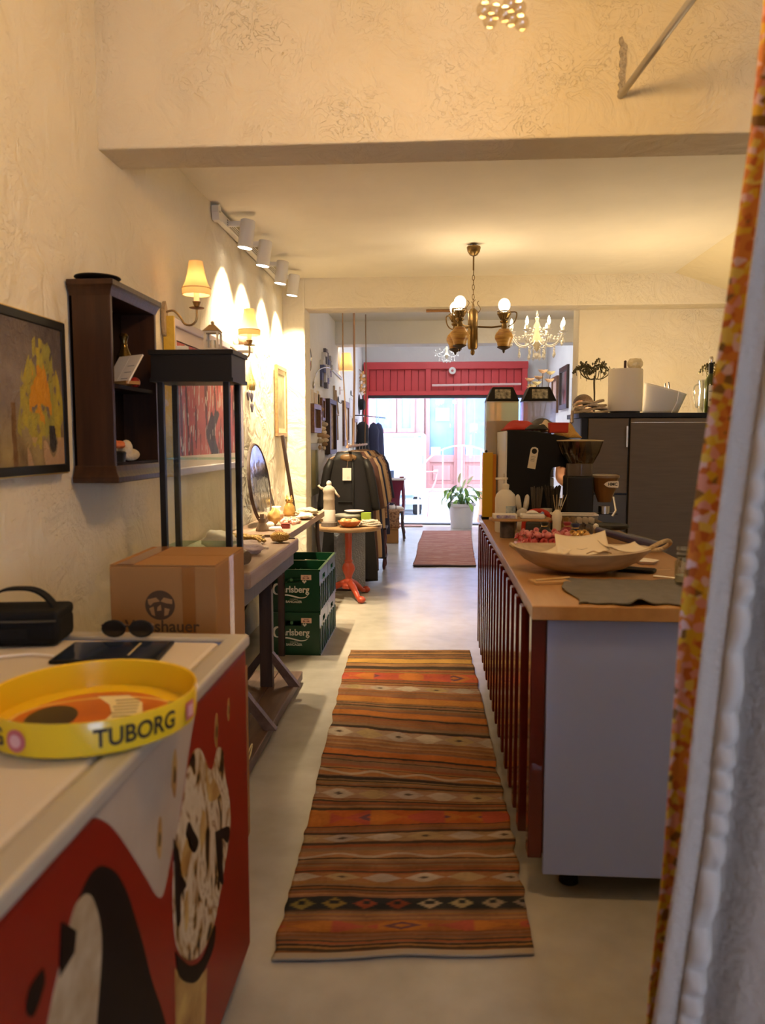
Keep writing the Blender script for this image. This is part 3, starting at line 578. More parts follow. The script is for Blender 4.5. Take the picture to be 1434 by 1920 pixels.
sconce('brass wall sconce with bell shade farther along beneath the spotlights', (-1.36, 4.95, 2.01))
# ---- track spotlights
tk = thing('spotlight_track', 'white wall track carrying the four spotlights under the ceiling', 'track', (-1.34, 5.8, 2.85))
TW = mat('white enamel metal', (.80, .77, .72), .35)
MB().box(-1.362, 4.78, 2.80, -1.325, 6.9, 2.86).build('rail', TW, tk, world=True, bevel=.003)
for k in range(3): MB().box(-1.3255, 4.95, 2.812+k*.014, -1.3235, 6.85, 2.817+k*.014).build('slot', mat('dark slot', (.2, .18, .16), .5), tk, world=True)
MB().prism([(4.76, 2.79), (4.80, 2.785), (4.80, 2.87), (4.77, 2.885), (4.74, 2.87), (4.74, 2.83)], -1.364, -1.32, 'x').build('end_cap', TW, tk, world=True)
MB().box(-1.32, 4.765, 2.835, -1.318, 4.775, 2.845).build('screw', mat('dark slot', (.2, .18, .16), .5), tk, world=True)
for i, (y, lab) in enumerate(((4.99, 'nearest to the track end'), (5.50, 'second from the track end'), (6.12, 'third from the track end'), (6.62, 'next to the pillar'))):
    s = thing('spotlight', 'white cylinder track spotlight '+lab, 'spotlight', (-1.21, y, 2.76), 0, 'track spotlights')
    tilt = (0, 8, 0)
    MB().at((0, 0, 0), tilt).lathe([(.044, -.085), (.047, -.085), (.047, .085), (.044, .088), (.003, .088), (.003, .08), (.042, .078), (.042, -.07)], 28).build('housing', TW, s, smooth=True)
    MB().at((0, 0, 0), tilt).lathe([(.002, -.0865), (.0435, -.0865), (.0435, -.07), (.002, -.07)], 24).build('lens', mat('lit lens', (1, 1, 1), .5, emit=(1, .93, .78), estr=9), s)
    MB().at((0, 0, 0)).box(-.12, -.016, .05, -.03, .016, .082).build('bracket', TW, s, bevel=.003)
    lamp('spot_light', 'SPOT', (-1.21+math.sin(math.radians(-8))*.1, y, 2.655), 270, (1, .80, .50), .03, target=(-1.33, y+.05, 1.35) if i < 3 else (-1.26, y+.22, 1.6), spot=96, blend=.95)
# ================================================================== left side, middle
BW = wood('bench brown', (.15, .085, .055), (.09, .045, .03), .45, 1, 6); BWD = wood('dark stained wood', (.055, .028, .016), (.03, .014, .009), .5, 2, 6)
TPW = wood('bench top', (.34, .23, .16), (.26, .16, .11), .5, 1, 5)
# ---- deck and bench
dk = thing('wooden_deck', 'low dark wooden deck on the floor under the bench', 'platform', (-1.05, 3.7, 0))
for i in range(4):
    x0 = -1.355+i*.144; MB().box(x0, 2.93, .018, x0+.14, 4.46, .068).build('plank', BW, dk, world=True, bevel=.004)
for y in (2.96, 3.7, 4.38): MB().box(-1.35, y, 0, -.79, y+.06, .018).build('bearer', BWD, dk, world=True)
MB().box(-.781, 2.93, .005, -.776, 3.06, .06).build('end_pad', BLACK, dk, world=True)
bn = thing('workbench', 'thick topped wooden bench crowded with curios beside the wall', 'bench', (-1.08, 3.9, .069))
MB().box(-1.362, 3.262, .797, -.80, 4.47, .875).build('top', TPW, bn, world=True, bevel=.012)
MB().box(-1.0, 3.265, .72, -.83, 4.46, .797).build('rail', BWD, bn, world=True)
for y in (3.5, 4.15):
    MB().box(-.97, y, .069, -.90, y+.05, .80).build('leg', BWD, bn, world=True, bevel=.003)
    for s in (-1, 1):
        P = [(-.935+s*.03, .27), (-.935+s*.03, .21), (-.935+s*.13, .069), (-.935+s*.19, .069)]
        MB().prism(P, y+.005, y+.045, 'y').build('brace', BW if s > 0 else BWD, bn, world=True)
    P = [(-.90, .62), (-.90, .68), (-.82, .797), (-.86, .797)]
    MB().prism(P, y+.01, y+.04, 'y').build('brace', BWD, bn, world=True)
MB().box(-1.34, 3.45, .069, -1.29, 3.50, .80).build('leg', BWD, bn, world=True); MB().box(-1.34, 4.3, .069, -1.29, 4.35, .80).build('leg', BWD, bn, world=True)
wp = MB().tube(spline([(-.80, 2.98, .073), (-.79, 3.06, .09), (-.785, 3.15, .13), (-.79, 3.21, .12), (-.795, 3.17, .074), (-.80, 3.05, .073)], 8), .003, 6).build('flex_cable', mat('yellow cord', (.75, .60, .25), .5), smooth=True); tag(wp, 'thin pale yellow cable looping over the deck end', 'cable')
# boards leaning behind the bench
for i, (y, m, lab) in enumerate(((3.33, mat('pale board', (.72, .62, .40), .7), 'pale yellow board leaning behind the bench legs'), (3.29, BWD, 'dark wooden board leaning behind the bench legs'))):
    o = MB().at((0, 0, 0)).box(-.09, -.008, 0, .09, .008, .70).build('leaning_board', m, loc=(-1.19+i*.02, y+.35*(1-i)+.05*i, .07), rot=(3, 0, 0)); tag(o, lab, 'board')
# ---- second table
t2 = thing('side_table', 'narrow wooden shelf table beyond the bench with clipped corner', 'table', (-1.15, 5.7, 0))
MB().prism([(-1.362, 4.90), (-1.02, 4.90), (-.95, 4.97), (-.95, 6.58), (-1.362, 6.58)], .79, .838, 'z').build('top', TPW, t2, world=True, bevel=.004)
MB().tube(spline([(-.98, 6.35, .79), (-.975, 6.34, .6), (-.955, 6.33, .45), (-.965, 6.33, .2), (-.95, 6.32, 0)], 5), .018, 8).build('leg', BWD, t2, world=True, smooth=True)
for x, y in ((-1.02, 5.02), (-1.33, 5.02), (-1.33, 6.45)): MB().box(x-.02, y-.02, 0, x+.02, y+.02, .79).build('leg', BWD, t2, world=True)
# ---- beer crates
CGR = mat('crate green', (.004, .042, .013), .28, spec=.7); CLB = mat('crate lettering', (.66, .60, .42), .5); CST = mat('crate sticker', (.68, .42, .24), .6)
def crate(label, loc):
    c = thing('beer_crate', label, 'crate', loc, 0, 'green beer crates')
    W, D, H = .36, .40, .292; w = .012
    body = MB()
    def wall_with_hole(plane, pos, L):
        # four bars around a hand hole
        hw, z0, z1 = .055, H-.09, H-.055
        for a0, a1, b0, b1 in ((-L/2, L/2, .0, z0), (-L/2, L/2, z1, H), (-L/2, -hw, z0, z1), (hw, L/2, z0, z1)):
            if plane == 'y': body.box(a0, pos, b0, a1, pos+w, b1)
            else: body.box(pos, a0, b0, pos+w, a1, b1)
    wall_with_hole('y', -D/2, W); wall_with_hole('y', D/2-w, W); wall_with_hole('x', -W/2, D-2*w); wall_with_hole('x', W/2-w, D-2*w)
    body.box(-W/2, -D/2, 0, W/2, D/2, .012)
    body.build('body', CGR, c)
    for i in range(1, 4): MB().box(-W/2+w, -D/2+i*D/4-.003, .012, W/2-w, -D/2+i*D/4+.003, H-.1).build('divider', CGR, c)
    for i in range(1, 3): MB().box(-W/2+i*W/3-.003, -D/2+w, .012, -W/2+i*W/3+.003, D/2-w, H-.1).build('divider', CGR, c)
    for y in (-.19, -.10, -.01, .08, .17): MB().box(W/2, y, .01, W/2+.006, y+.012, H-.11).build('rib', CGR, c)
    MB().box(W/2, -D/2, H-.012, W/2+.006, D/2, H).build('rib', CGR, c); MB().box(W/2, -D/2, 0, W/2+.006, D/2, .012).build('rib', CGR, c)
    F = -D/2-.0008
    # capital with sweeping tail, the other letters, underline swash and hop leaf
    C = [p[:2] for p in spline([(-.088, .196, 0), (-.10, .198, 0), (-.125, .192, 0), (-.142, .168, 0), (-.140, .142, 0), (-.122, .122, 0), (-.098, .120, 0)], 6)]
    Ci = [p[:2] for p in spline([(-.098, .126, 0), (-.115, .130, 0), (-.124, .147, 0), (-.123, .168, 0), (-.112, .182, 0), (-.10, .184, 0), (-.088, .18, 0)], 6)]
    lt = MB().prism(C+Ci, F, F-.0006, 'y').build('lettering', CLB, c)
    text('arlsberg', .062, CLB, c, M=RX((.018, F, .155), (90, 0, 0)), off=.0014, sx=.92)
    up = [p[:2] for p in spline([(-.10, .112, 0), (-.06, .124, 0), (-.01, .118, 0), (.05, .104, 0), (.09, .11, 0), (.105, .128, 0)], 6)]
    dn = [p[:2] for p in spline([(.105, .122, 0), (.085, .102, 0), (.045, .096, 0), (-.01, .108, 0), (-.05, .114, 0), (-.10, .104, 0)], 6)]
    MB().prism(up+dn, F, F-.0006, 'y').build('underline', CLB, c)
    for dx, dz in ((-.008, .008), (.008, .008), (0, 0)): MB().at((.078+dx, F-.0003, .205+dz)).ball((0, 0, 0), (.006, .0006, .007), 8, 6).build('hop_leaf', CLB, c)
    text('BANCAGER', .022, CLB, c, M=RX((.005, F, .072), (90, 0, 0)), off=.0004, sx=.95)
    text('CARLSBERG', .008, CLB, c, M=RX((.005, F, .09), (90, 0, 0)), sx=1.3)
    MB().at((-.01, F-.0003, .222)).prism(ell(0, 0, .011, .011, 16), 0, .0006, 'y').build('crown_mark', mat('crate faint mark', (.07, .20, .08), .5), c)
    st = MB().box(.055, F-.0005, .222, .125, F+.001, .256).build('sticker', CST, c)
    text('IN 1 EK', .014, mat('dark red ink', (.15, .03, .02), .6), st, M=RX((.09, F-.0008, .234), (90, 0, 0)), off=.0006)
    text('DAN LAGER', .006, mat('dark red ink', (.15, .03, .02), .6), st, M=RX((.09, F-.0008, .248), (90, 0, 0)), off=.0002)
    return c
c0 = crate('green beer crate, upper one of the front stack, by the bench leg', (-.945, 5.24, .293))
dup(c0, (-.945, 5.235, 0), label='green beer crate, lower one of the front stack, on the floor by the bench leg')
dup(c0, (-.945, 5.65, .293), label='green beer crate, upper one of the rear stack, behind the front crates')
dup(c0, (-.945, 5.645, 0), label='green beer crate, lower one of the rear stack, behind the front crates')
# ---- curios on the bench (top z = .875)
ZB = .876; GLD = mat('old gold', (.42, .27, .08), .35, .75, var=.4, vscale=40, bump=.5, bscale=120); WAX = mat('white stone', (.82, .75, .66), .6, bump=.3, bscale=30)
def blob(name, label, cat, loc, r, m, seed=0, amp=.25, group=None, flat=0):
    mb = MB(); mb.ball((0, 0, 0), 1, 18, 12); out = []
    for p in mb.v:
        q = Vector(p); d = 1+amp*NZ.noise(q*1.8+Vector((seed*3.1, 1.7, seed)))
        out.append((q.x*d*r[0], q.y*d*r[1], q.z*d*r[2]))
    zmin = min(p[2] for p in out); mb.v = [(p[0], p[1], p[2]-zmin) for p in out]
    o = mb.build(name, m, smooth=2, loc=loc); return tag(o, label, cat, group)
blob('quartz_lump', 'large white quartz lump on the bench behind the glass case', 'stone', (-1.10, 3.86, ZB), (.085, .06, .05), WAX, 1, .5)
blob('quartz_lump', 'pale rose quartz lump at the near end of the bench', 'stone', (-.935, 3.78, ZB), (.075, .05, .032), mat('rose quartz', (.78, .62, .52), .5, bump=.3, bscale=30), 2, .5)
o = MB().lathe([(.002, -.055), (.03, -.052), (.036, -.03), (.036, .03), (.03, .052), (.002, .055)], 20, (0, 0, 0), 'y').build('stone_roller', mat('brown stone', (.16, .11, .07), .45, var=.3, vscale=20), smooth=True, loc=(-.90, 3.46, ZB+.037), rot=(0, 0, 60)); tag(o, 'smooth brown stone cylinder lying at the bench end', 'stone')
bh = thing('brass_hand', 'old brass sculpted hand lying on the bench', 'ornament', (-1.06, 4.20, ZB), rz=-10)
MB().at((0, 0, .03)).ball((-.02, 0, 0), (.075, .035, .026), 14, 10).tube([(-.13, 0, -.002), (-.09, 0, 0), (-.06, 0, 0)], [.03, .025, .026], 12).build('palm', GLD, bh, smooth=2)
for i, (dy, L) in enumerate(((-.027, .075), (-.01, .09), (.008, .085), (.024, .065))):
    MB().tube(spline([(.03, dy*.8, .032), (.065, dy, .036), (.04+L*.8, dy*1.2, .022), (.04+L, dy*1.25, .011)], 4), [.011, .0108, .0106, .0104, .0102, .01, .0098, .0096, .0094, .009, .0085, .008, .006], 8).build('finger', GLD, bh, smooth=2)
MB().tube([(-.03, -.03, .026), (.0, -.05, .022), (.03, -.055, .014)], [.012, .011, .007], 8).build('thumb', GLD, bh, smooth=2)
blob('gold_pouch', 'beaded gold pouch on the bench top', 'pouch', (-.865, 4.24, ZB), (.052, .045, .032), mat('gold beads', (.68, .42, .12), .35, .5, bump=1, bscale=160), 4, .3)
o = MB().tube([(-.06, 0, .008), (0, 0, .009), (.06, .01, .006)], [.004, .009, .004], 8).build('wooden_spindle', BWD, smooth=True, loc=(-.865, 4.37, ZB)); tag(o, 'short dark wooden spindle at the bench edge', 'spindle')
mb = MB()
for i in range(9): mb.ball((-.04+i*.01, .006*math.sin(i*1.3), .007), .0065, 8, 6)
o = mb.build('bead_string', mat('pearl', (.78, .70, .66), .3), smooth=2, loc=(-.915, 3.97, ZB)); tag(o, 'short string of pearl beads on the bench', 'beads')
blob('shell', 'small dark shell on the bench beside the glass case', 'shell', (-1.05, 4.02, ZB), (.03, .03, .024), mat('dark shell', (.14, .11, .09), .4), 5)
tyb = thing('gold_tray', 'thin gilded tray at the far end of the bench', 'tray', (-1.12, 4.37, ZB))
MB().box(-.12, -.06, 0, .12, .06, .006).build('base', GLD, tyb); MB().frame(-.125, -.065, .125, .065, .008, 0, .018, 'z').build('rim', GLD, tyb)
# ---- curios on the second table
ZT = .839
mo = thing('oval_mirror', 'large oval mirror leaning on the wall above the curios', 'mirror', (-1.27, 5.52, ZT), rz=0)
def ov(r1, r2, n=40): return [(r1*math.sin(2*math.pi*i/n)*(1-.06*math.cos(2*math.pi*i/n)), r2*math.cos(2*math.pi*i/n)) for i in range(n)]
Q = RX((0, 0, .295), (0, -7, 0))
mb = MB(); mb.M = Q; mb.prism(ov(.31, .295), -.012, .0, 'x').build('backing', mat('dark mirror back', (.08, .05, .04), .5), mo)
mb = MB(); mb.M = Q; mb.prism(ov(.292, .277), .0, .004, 'x').build('glass', mat('old mirror', (.78, .82, .90), .12, 1.0, var=.45, vscale=9, vcol=(.30, .32, .36), bump=.15, bscale=12), mo)
mb = MB(); mb.M = Q; mb.tube([(0.002, a, b) for a, b in ov(.30, .285)]+[(0.002, *ov(.30, .285)[0])], .008, 6).build('rim', BWD, mo, smooth=True)
bl = thing('clay_bell', 'small brown clay bell with square neck below the mirror', 'bell', (-1.16, 5.09, ZT))
MB().lathe([(.004, 0), (.045, 0), (.043, .012), (.034, .04), (.026, .055), (.004, .055)], 10).build('body', mat('brown clay', (.27, .19, .12), .8, var=.3, vscale=15), bl)
MB().lathe([(.004, .055), (.024, .055), (.024, .085), (.004, .085)], 8).build('neck', mat('brown clay', (.27, .19, .12), .8, var=.3, vscale=15), bl)
MB().box(-.012, -.012, .085, .012, .012, .115).build('handle', mat('brown clay', (.27, .19, .12), .8, var=.3, vscale=15), bl)
blob('shell', 'tall honey coloured shell on the narrow table', 'shell', (-1.15, 5.43, ZT), (.045, .05, .058), mat('honey shell', (.62, .38, .12), .4, var=.3, vscale=12), 7, .35)
blob('round_stone', 'round cream stone below the mirror', 'stone', (-1.12, 5.16, ZT), (.03, .03, .028), WAX, 8, .1)
o = MB().box(-.035, -.03, 0, .035, .03, .10).build('candle', mat('white wax', (.90, .84, .72), .5), bevel=.006, loc=(-1.22, 5.85, ZT)); tag(o, 'square white candle on the narrow table', 'candle')
rg = random.Random(3)
gm = [mat('pink glass', (.72, .38, .30), .15, coat=.5), mat('amber glass', (.66, .34, .22), .15, coat=.5), mat('pearl pink', (.80, .58, .48), .2, coat=.5)]
gr = thing('bead_bunch', 'bunch of pink glass grapes on the narrow table', 'beads', (-1.06, 5.56, ZT))
for k, m in enumerate(gm):
    mb = MB()
    for i in range(26):
        u = rg.uniform(-1, 1); v = rg.uniform(-1, 1)
        if u*u+v*v > 1: continue
        mb.ball((u*.075-v*.02, v*.12, .013+.03*(1-u*u-v*v)*rg.random()), .013, 8, 6)
    mb.build('bead_cluster', m, gr, smooth=2)['kind'] = 'stuff'
rx = thing('trinket_box', 'tiny dark red trinket box at the table edge', 'box', (-1.03, 5.25, ZT))
MB().box(-.03, -.02, 0, .03, .02, .028).build('body', mat('ruby lacquer', (.22, .03, .02), .3), rx, bevel=.003); MB().box(-.031, -.021, .029, .031, .021, .036).build('lid', mat('ruby lacquer', (.22, .03, .02), .3), rx, bevel=.003)
o = MB().lathe([(.004, 0), (.04, 0), (.046, .01), (.042, .02), (.03, .024), (.004, .022)], 18).build('soap_cake', mat('white soap', (.86, .78, .74), .6), smooth=True, loc=(-1.10, 5.10, ZT)); tag(o, 'white round soap cake beside the clay bell', 'soap'); o.location.x = -1.075; o.location.y = 5.12
mb = MB(); [mb.ball((.02*math.cos(i), .02*math.sin(i*1.9), .006), .007, 8, 6) for i in range(6)]
o = mb.build('coral_beads', mat('coral', (.72, .36, .24), .4), smooth=2, loc=(-1.03, 5.03, ZT)); tag(o, 'few coral beads at the table corner', 'beads')
ti = thing('framed_tile', 'small ornate metal plaque leaning on the wall behind the cat figure', 'plaque', (-1.31, 6.22, ZT), rz=12)
mb = MB(); mb.M = RX((0, 0, 0), (0, -14, 0)); mb.box(0, -.09, 0, .012, .09, .225).build('plate', mat('pewter', (.22, .19, .15), .4, .6, bump=1, bscale=45), ti)
mb = MB(); mb.M = RX((0, 0, 0), (0, -14, 0)); mb.frame(-.095, 0, .095, .23, .012, .0, .018, 'x').build('frame', mat('dark pewter', (.10, .08, .06), .4, .5), ti)
cf = thing('cat_figurine', 'golden cat figurine with dark eyes sitting on the narrow table', 'figurine', (-1.17, 6.12, ZT), rz=-20)
CTM = mat('mottled gold', (.55, .36, .10), .35, .3, var=.4, vscale=25, vcol=(.3, .16, .04))
MB().lathe([(.004, 0), (.045, 0), (.05, .03), (.042, .075), (.028, .10), (.022, .112), (.004, .113)], 18).ball((0, 0, .125), (.034, .03, .028)).build('body', CTM, cf, smooth=2)
for s in (-1, 1):
    MB().at((s*.02, 0, .145)).lathe([(.011, 0), (.006, .014), (.001, .026)], 8).build('ear', CTM, cf)
    MB().ball((s*.013, -.026, .13), (.007, .005, .007), 8, 6).build('eye', BLACK, cf, smooth=2)
blob('sea_sponge', 'pale coiled dried sponge at the far end of the narrow table', 'sponge', (-1.04, 6.18, ZT), (.085, .13, .03), mat('dry sponge', (.66, .52, .32), .9, var=.3, vscale=30, bump=.8, bscale=60), 11, .5)
blob('driftwood', 'bleached driftwood piece lying on the narrow table edge', 'driftwood', (-1.0, 5.88, ZT), (.06, .11, .022), mat('bleached wood', (.70, .57, .40), .8, bump=.5, bscale=60), 12, .5)
blob('pebble', 'reddish pebble by the bunch of glass grapes', 'stone', (-1.17, 5.72, ZT), (.03, .035, .04), mat('tan pebble', (.52, .34, .2), .7), 13, .2)
o = MB().box(-.012, -.02, 0, .012, .02, .66).build('dark_batten', BWD, loc=(-1.20, 6.50, ZT), rot=(7, -7, 0)); tag(o, 'dark wooden batten leaning against the wall by the pillar', 'batten')
# ---- framed picture by the pillar, shell bracket, wheat bundle
pp = thing('framed_picture', 'tall narrow landscape picture in a wooden frame next to the pillar', 'picture', (-1.36, 6.74, 1.48))
MB().frame(6.52, 1.48, 6.95, 2.09, .035, -1.362, -1.335, 'x').build('frame', wood('oak frame', (.42, .24, .10), (.28, .15, .06)), pp, world=True, bevel=.004)
MB().frame(6.55, 1.51, 6.92, 2.06, .04, -1.36, -1.343, 'x').build('mount', mat('ivory mount', (.78, .66, .46), .8), pp, world=True)
MB().box(-1.36, 6.58, 1.55, -1.347, 6.89, 2.02).build('picture_sheet', mat('olive wash', (.50, .44, .24), .7, var=.5, vscale=7, vcol=(.26, .22, .12)), pp, world=True)
wb = thing('wall_shelf', 'little white wall bracket holding a shell under the farther sconce', 'shelf', (-1.36, 5.22, 2.05))
MB().box(-1.362, 5.14, 2.045, -1.25, 5.30, 2.085).build('ledge', mat('white bracket', (.84, .80, .74), .5), wb, world=True, bevel=.004)
MB().box(-1.362, 5.17, 1.98, -1.33, 5.27, 2.045).build('bracket', mat('white bracket', (.84, .80, .74), .5), wb, world=True, bevel=.004)
o = MB().lathe([(.004, 0), (.035, .0), (.05, .03), (.046, .07), (.03, .105), (.012, .13), (.002, .135)], 18, wob=.08).build('conch_shell', mat('striped shell', (.62, .34, .16), .4, var=.5, vscale=14, vcol=(.80, .62, .42), stretch=(1, 1, 4)), smooth=True, loc=(-1.30, 5.20, 2.086)); tag(o, 'orange striped conch shell on the little wall bracket', 'shell')
o = MB().lathe([(.004, 0), (.018, 0), (.022, .02), (.012, .05), (.002, .07)], 12).build('small_shell', mat('pale shell', (.74, .58, .40), .5), smooth=True, loc=(-1.335, 5.05+.11, 2.086)); tag(o, 'small pointed pale shell beside the striped conch', 'shell')
wh = thing('wheat_bundle', 'hanging dried wheat bundle with dark heart charms by the glass case', 'ornament', (-1.345, 5.57, 2.04))
WH = mat('dry wheat', (.62, .38, .10), .8, bump=.8, bscale=80)
for i in range(9):
    dy = (i-4)*.013; MB().tube([(0, dy*.2, 0), (.006, dy*.6, -.1), (.01*(i % 3), dy, -.18), (.01*(i % 3), dy*1.1, -.23)], [.004, .006, .013, .003], 6).build('stalk', WH if i % 2 else mat('green wheat', (.36, .32, .14), .8), wh, smooth=2)
HP = [p[:2] for p in spline([(0, -.04, 0), (.032, -.002, 0), (.03, .022, 0), (.012, .026, 0), (0, .012, 0), (-.012, .026, 0), (-.03, .022, 0), (-.032, -.002, 0), (0, -.04, 0)], 4)][:-1]
for dy, dz, tag_ in ((-.10, -.27, 0), (-.0, -.275, 1), (.01, -.35, 2)):
    MB().at((.012, dy, dz)).prism(HP, -.005, .005, 'x').build('heart_charm', mat('dark slate', (.09, .07, .09), .5), wh, bevel=.002)
MB().tube([(.012, 0, -.2), (.012, .005, -.34)], .0015, 5).build('cord', WH, wh); MB().tube([(.008, -.05, -.12), (.012, -.10, -.26)], .0015, 5).build('cord', WH, wh)
# ---- round pedestal table
TRD = mat('oxide red metal', (.42, .055, .022), .35, coat=.2)
rt = thing('pedestal_table', 'small round table with turned red pedestal on three scroll feet', 'table', (-.785, 6.96, 0))
MB().lathe([(.01, .635), (.29, .635), (.305, .645), (.31, .66), (.305, .672), (.29, .675), (.01, .675)], 48).build('top', wood('round top', (.36, .22, .11), (.24, .13, .06), .4, 0, 5), rt, smooth=True)
MB().lathe([(.01, .09), (.06, .09), (.062, .12), (.045, .14), (.05, .16), (.03, .18), (.036, .21), (.055, .25), (.06, .28), (.05, .31), (.034, .33), (.04, .345), (.03, .36), (.032, .5), (.034, .6), (.06, .635), (.01, .635)], 24).build('pedestal', TRD, rt, smooth=True)
for a in (-60, 60, 180):
    ca, sa = math.cos(math.radians(a)), math.sin(math.radians(a))
    pts = spline([(.03, .14), (.10, .115), (.17, .07), (.22, .035), (.27, .03)], 5)
    MB().tube([(ca*p[0], sa*p[0], p[1]) for p in pts], [.034-.0008*i for i in range(len(pts))], 10).ball((ca*.28, sa*.28, .032), (.04, .04, .032)).build('foot', TRD, rt, smooth=2)
# things on the round table
ZR = .676
fg = thing('plaster_figure', 'slim stone coloured figure with outstretched arms on the round table', 'figurine', (-.945, 6.84, ZR))
FGM = mat('stone figure', (.44, .36, .27), .8, var=.2, vscale=12); FGL = mat('grey wash figure', (.62, .57, .50), .8)
MB().lathe([(.004, 0), (.075, 0), (.072, .035), (.055, .045), (.004, .045)], 16).build('base', mat('dark stone', (.12, .09, .07), .7), fg)
MB().lathe([(.004, .045), (.056, .045), (.056, .14), (.052, .15), (.004, .15)], 14).build('skirt', FGL, fg, smooth=True)
MB().lathe([(.004, .15), (.052, .15), (.05, .23), (.054, .24), (.052, .25), (.05, .30), (.058, .32), (.05, .345), (.03, .36), (.02, .37), (.004, .372)], 14).build('torso', FGM, fg, smooth=True)
MB().ball((0, 0, .385), (.024, .022, .028)).build('head', FGL, fg, smooth=2)
MB().tube([(-.045, 0, .335), (-.075, -.005, .345), (-.095, -.01, .37)], [.014, .011, .009], 8).build('arm', FGM, fg, smooth=2); MB().tube([(.045, 0, .325), (.07, -.005, .29), (.095, -.01, .265)], [.014, .011, .009], 8).build('arm', FGM, fg, smooth=2)
ob = thing('bowl_of_fruit', 'orange mottled bowl holding orange ornaments on the round table', 'bowl', (-.755, 6.78, ZR))
OM = mat('orange glaze', (.62, .19, .06), .35, var=.5, vscale=22, vcol=(.40, .08, .02))
MB().lathe([(.004, 0), (.05, 0), (.085, .025), (.105, .055), (.10, .056), (.08, .03), (.045, .008), (.004, .008)], 28).build('bowl', OM, ob, smooth=True)
for i in range(7):
    a = i*.9; MB().ball((.06*math.cos(a), .055*math.sin(a), .05+.008*(i % 2)), (.03, .026, .02), 10, 8).build('ornament', mat('pale orange glaze', (.70, .34, .14), .4, var=.3, vscale=14), ob, smooth=2)
tn = thing('round_tin', 'dark round tin with a pale lid behind the orange bowl', 'tin', (-.80, 7.06, ZR))
MB().lathe([(.004, 0), (.12, 0), (.12, .07), (.004, .07)], 28).build('body', mat('dark tin', (.07, .07, .06), .4), tn, smooth=True)
MB().lathe([(.004, .07), (.122, .07), (.122, .085), (.11, .09), (.004, .09)], 28).build('lid', mat('pale tin lid', (.36, .36, .30), .4), tn, smooth=True)
pl = MB().lathe([(.004, 0), (.06, .0), (.092, .01), (.092, .014), (.06, .008), (.004, .008)], 28).build('pale_plate', mat('pale pink china', (.86, .74, .76), .3), smooth=True, loc=(-.745, 7.09, ZR+.107)); tag(pl, 'pale pink plate on top of the round tin and green box', 'plate')
gb = MB().box(-.045, -.03, 0, .045, .03, .105).build('green_box', mat('lime card', (.30, .42, .04), .6), bevel=.002, loc=(-.63, 7.06, ZR)); tag(gb, 'lime green card box on the round table', 'box')
kn = thing('folded_cloth', 'folded cream crochet cloth at the rim of the round table', 'cloth', (-.58, 6.90, ZR), rz=10)
KM = mat('crochet', (.72, .62, .50), .95, bump=1, bscale=110)
for i, (s_, z) in enumerate(((.10, 0), (.09, .017), (.07, .034))):
    MB().sheet(lambda u, v, s_=s_, z=z: (lerp(-s_, s_, u), lerp(-.08, .08, v)*s_/.10, z+.01+.005*math.sin(u*9+i)*math.cos(v*6)), 14, 8, .014).build('fold', KM, kn, smooth=2)
o = MB().lathe([(.004, 0), (.055, 0), (.09, .045), (.075, .10), (.03, .135), (.004, .14)], 18, wob=.04).build('grey_felt_hat', mat('grey felt', (.42, .38, .34), .9, bump=.4, bscale=50), smooth=True, loc=(-1.01, 7.13, ZR)); tag(o, 'grey felt cone standing behind the stone figure', 'ornament')
# ================================================================== bar counter
ctr = thing('bar_counter', 'long bar counter with butcher block top and dark red slatted front', 'counter', (.66, 3.7, 0))
BB = wood('butcher block', (.50, .27, .10), (.40, .20, .07), .35, 1, 4, .15); SL = mat('mahogany slat', (.11, .012, .008), .25, var=.3, vscale=8, coat=.4)
WP = mat('daylight tinted melamine', (.32, .39, .72), .5)  # cool daylight on the end panel is put into this blue base colour
MB().box(.298, 2.312, .906, 1.03, 3.003, .95).build('worktop', BB, ctr, world=True, bevel=.003)
MB().box(.298, 3.006, .906, 1.03, 5.18, .95).build('worktop', BB, ctr, world=True, bevel=.003)
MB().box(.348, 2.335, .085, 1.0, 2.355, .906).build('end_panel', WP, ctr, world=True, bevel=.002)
MB().box(.36, 2.355, .1, 1.0, 5.15, .90).build('carcass', mat('pale carcass', (.55, .52, .5), .5), ctr, world=True)
MB().box(.345, 2.345, .15, .36, 5.15, .906).build('backing', mat('dark red backing', (.06, .012, .01), .5), ctr, world=True)
nsl = 17
for i in range(nsl):
    y = 2.34+i*.164; x = .300 if i == 0 else .287
    MB().box(x, y, .135, .345, y+.055, .906).build('slat', SL, ctr, world=True, bevel=.004)
for x in (.45, .92):
    for y in (2.45, 3.7, 5.0): MB().lathe([(.02, .085+.02), (.022, .03), (.03, .02), (.032, 0), (.01, 0)], 14, (x, y, 0)).build('foot', BLACK, ctr, world=True)
MB().box(.43, 2.53, 0, 1.0, 5.1, .1).build('plinth', mat('dark plinth', (.03, .025, .022), .7), ctr, world=True)
ZC = .951
# ---- grey cloth
def cloth_fn(u, v):
    x = lerp(.44, .98, u)+.012*math.sin(v*9); y = lerp(2.335+.012*math.sin(u*17)+.01*math.sin(u*41), 2.76-.03*u, v)
    z = ZC+.004+.009*max(0, NZ.noise((u*5, v*3, 2)))+.004*NZ.noise((u*16, v*13, 3))+.016*max(0, math.sin(u*8.5-1.2))**6*(1-v)**3
    return (x, y, max(z, ZC+.003))
o = MB().sheet(cloth_fn, 60, 40, .004).build('grey_cloth', mat('grey linen', (.20, .19, .19), .95, bump=.5, bscale=260, var=.15, vscale=20), smooth=2); tag(o, 'crumpled grey linen cloth on the near end of the counter', 'cloth')
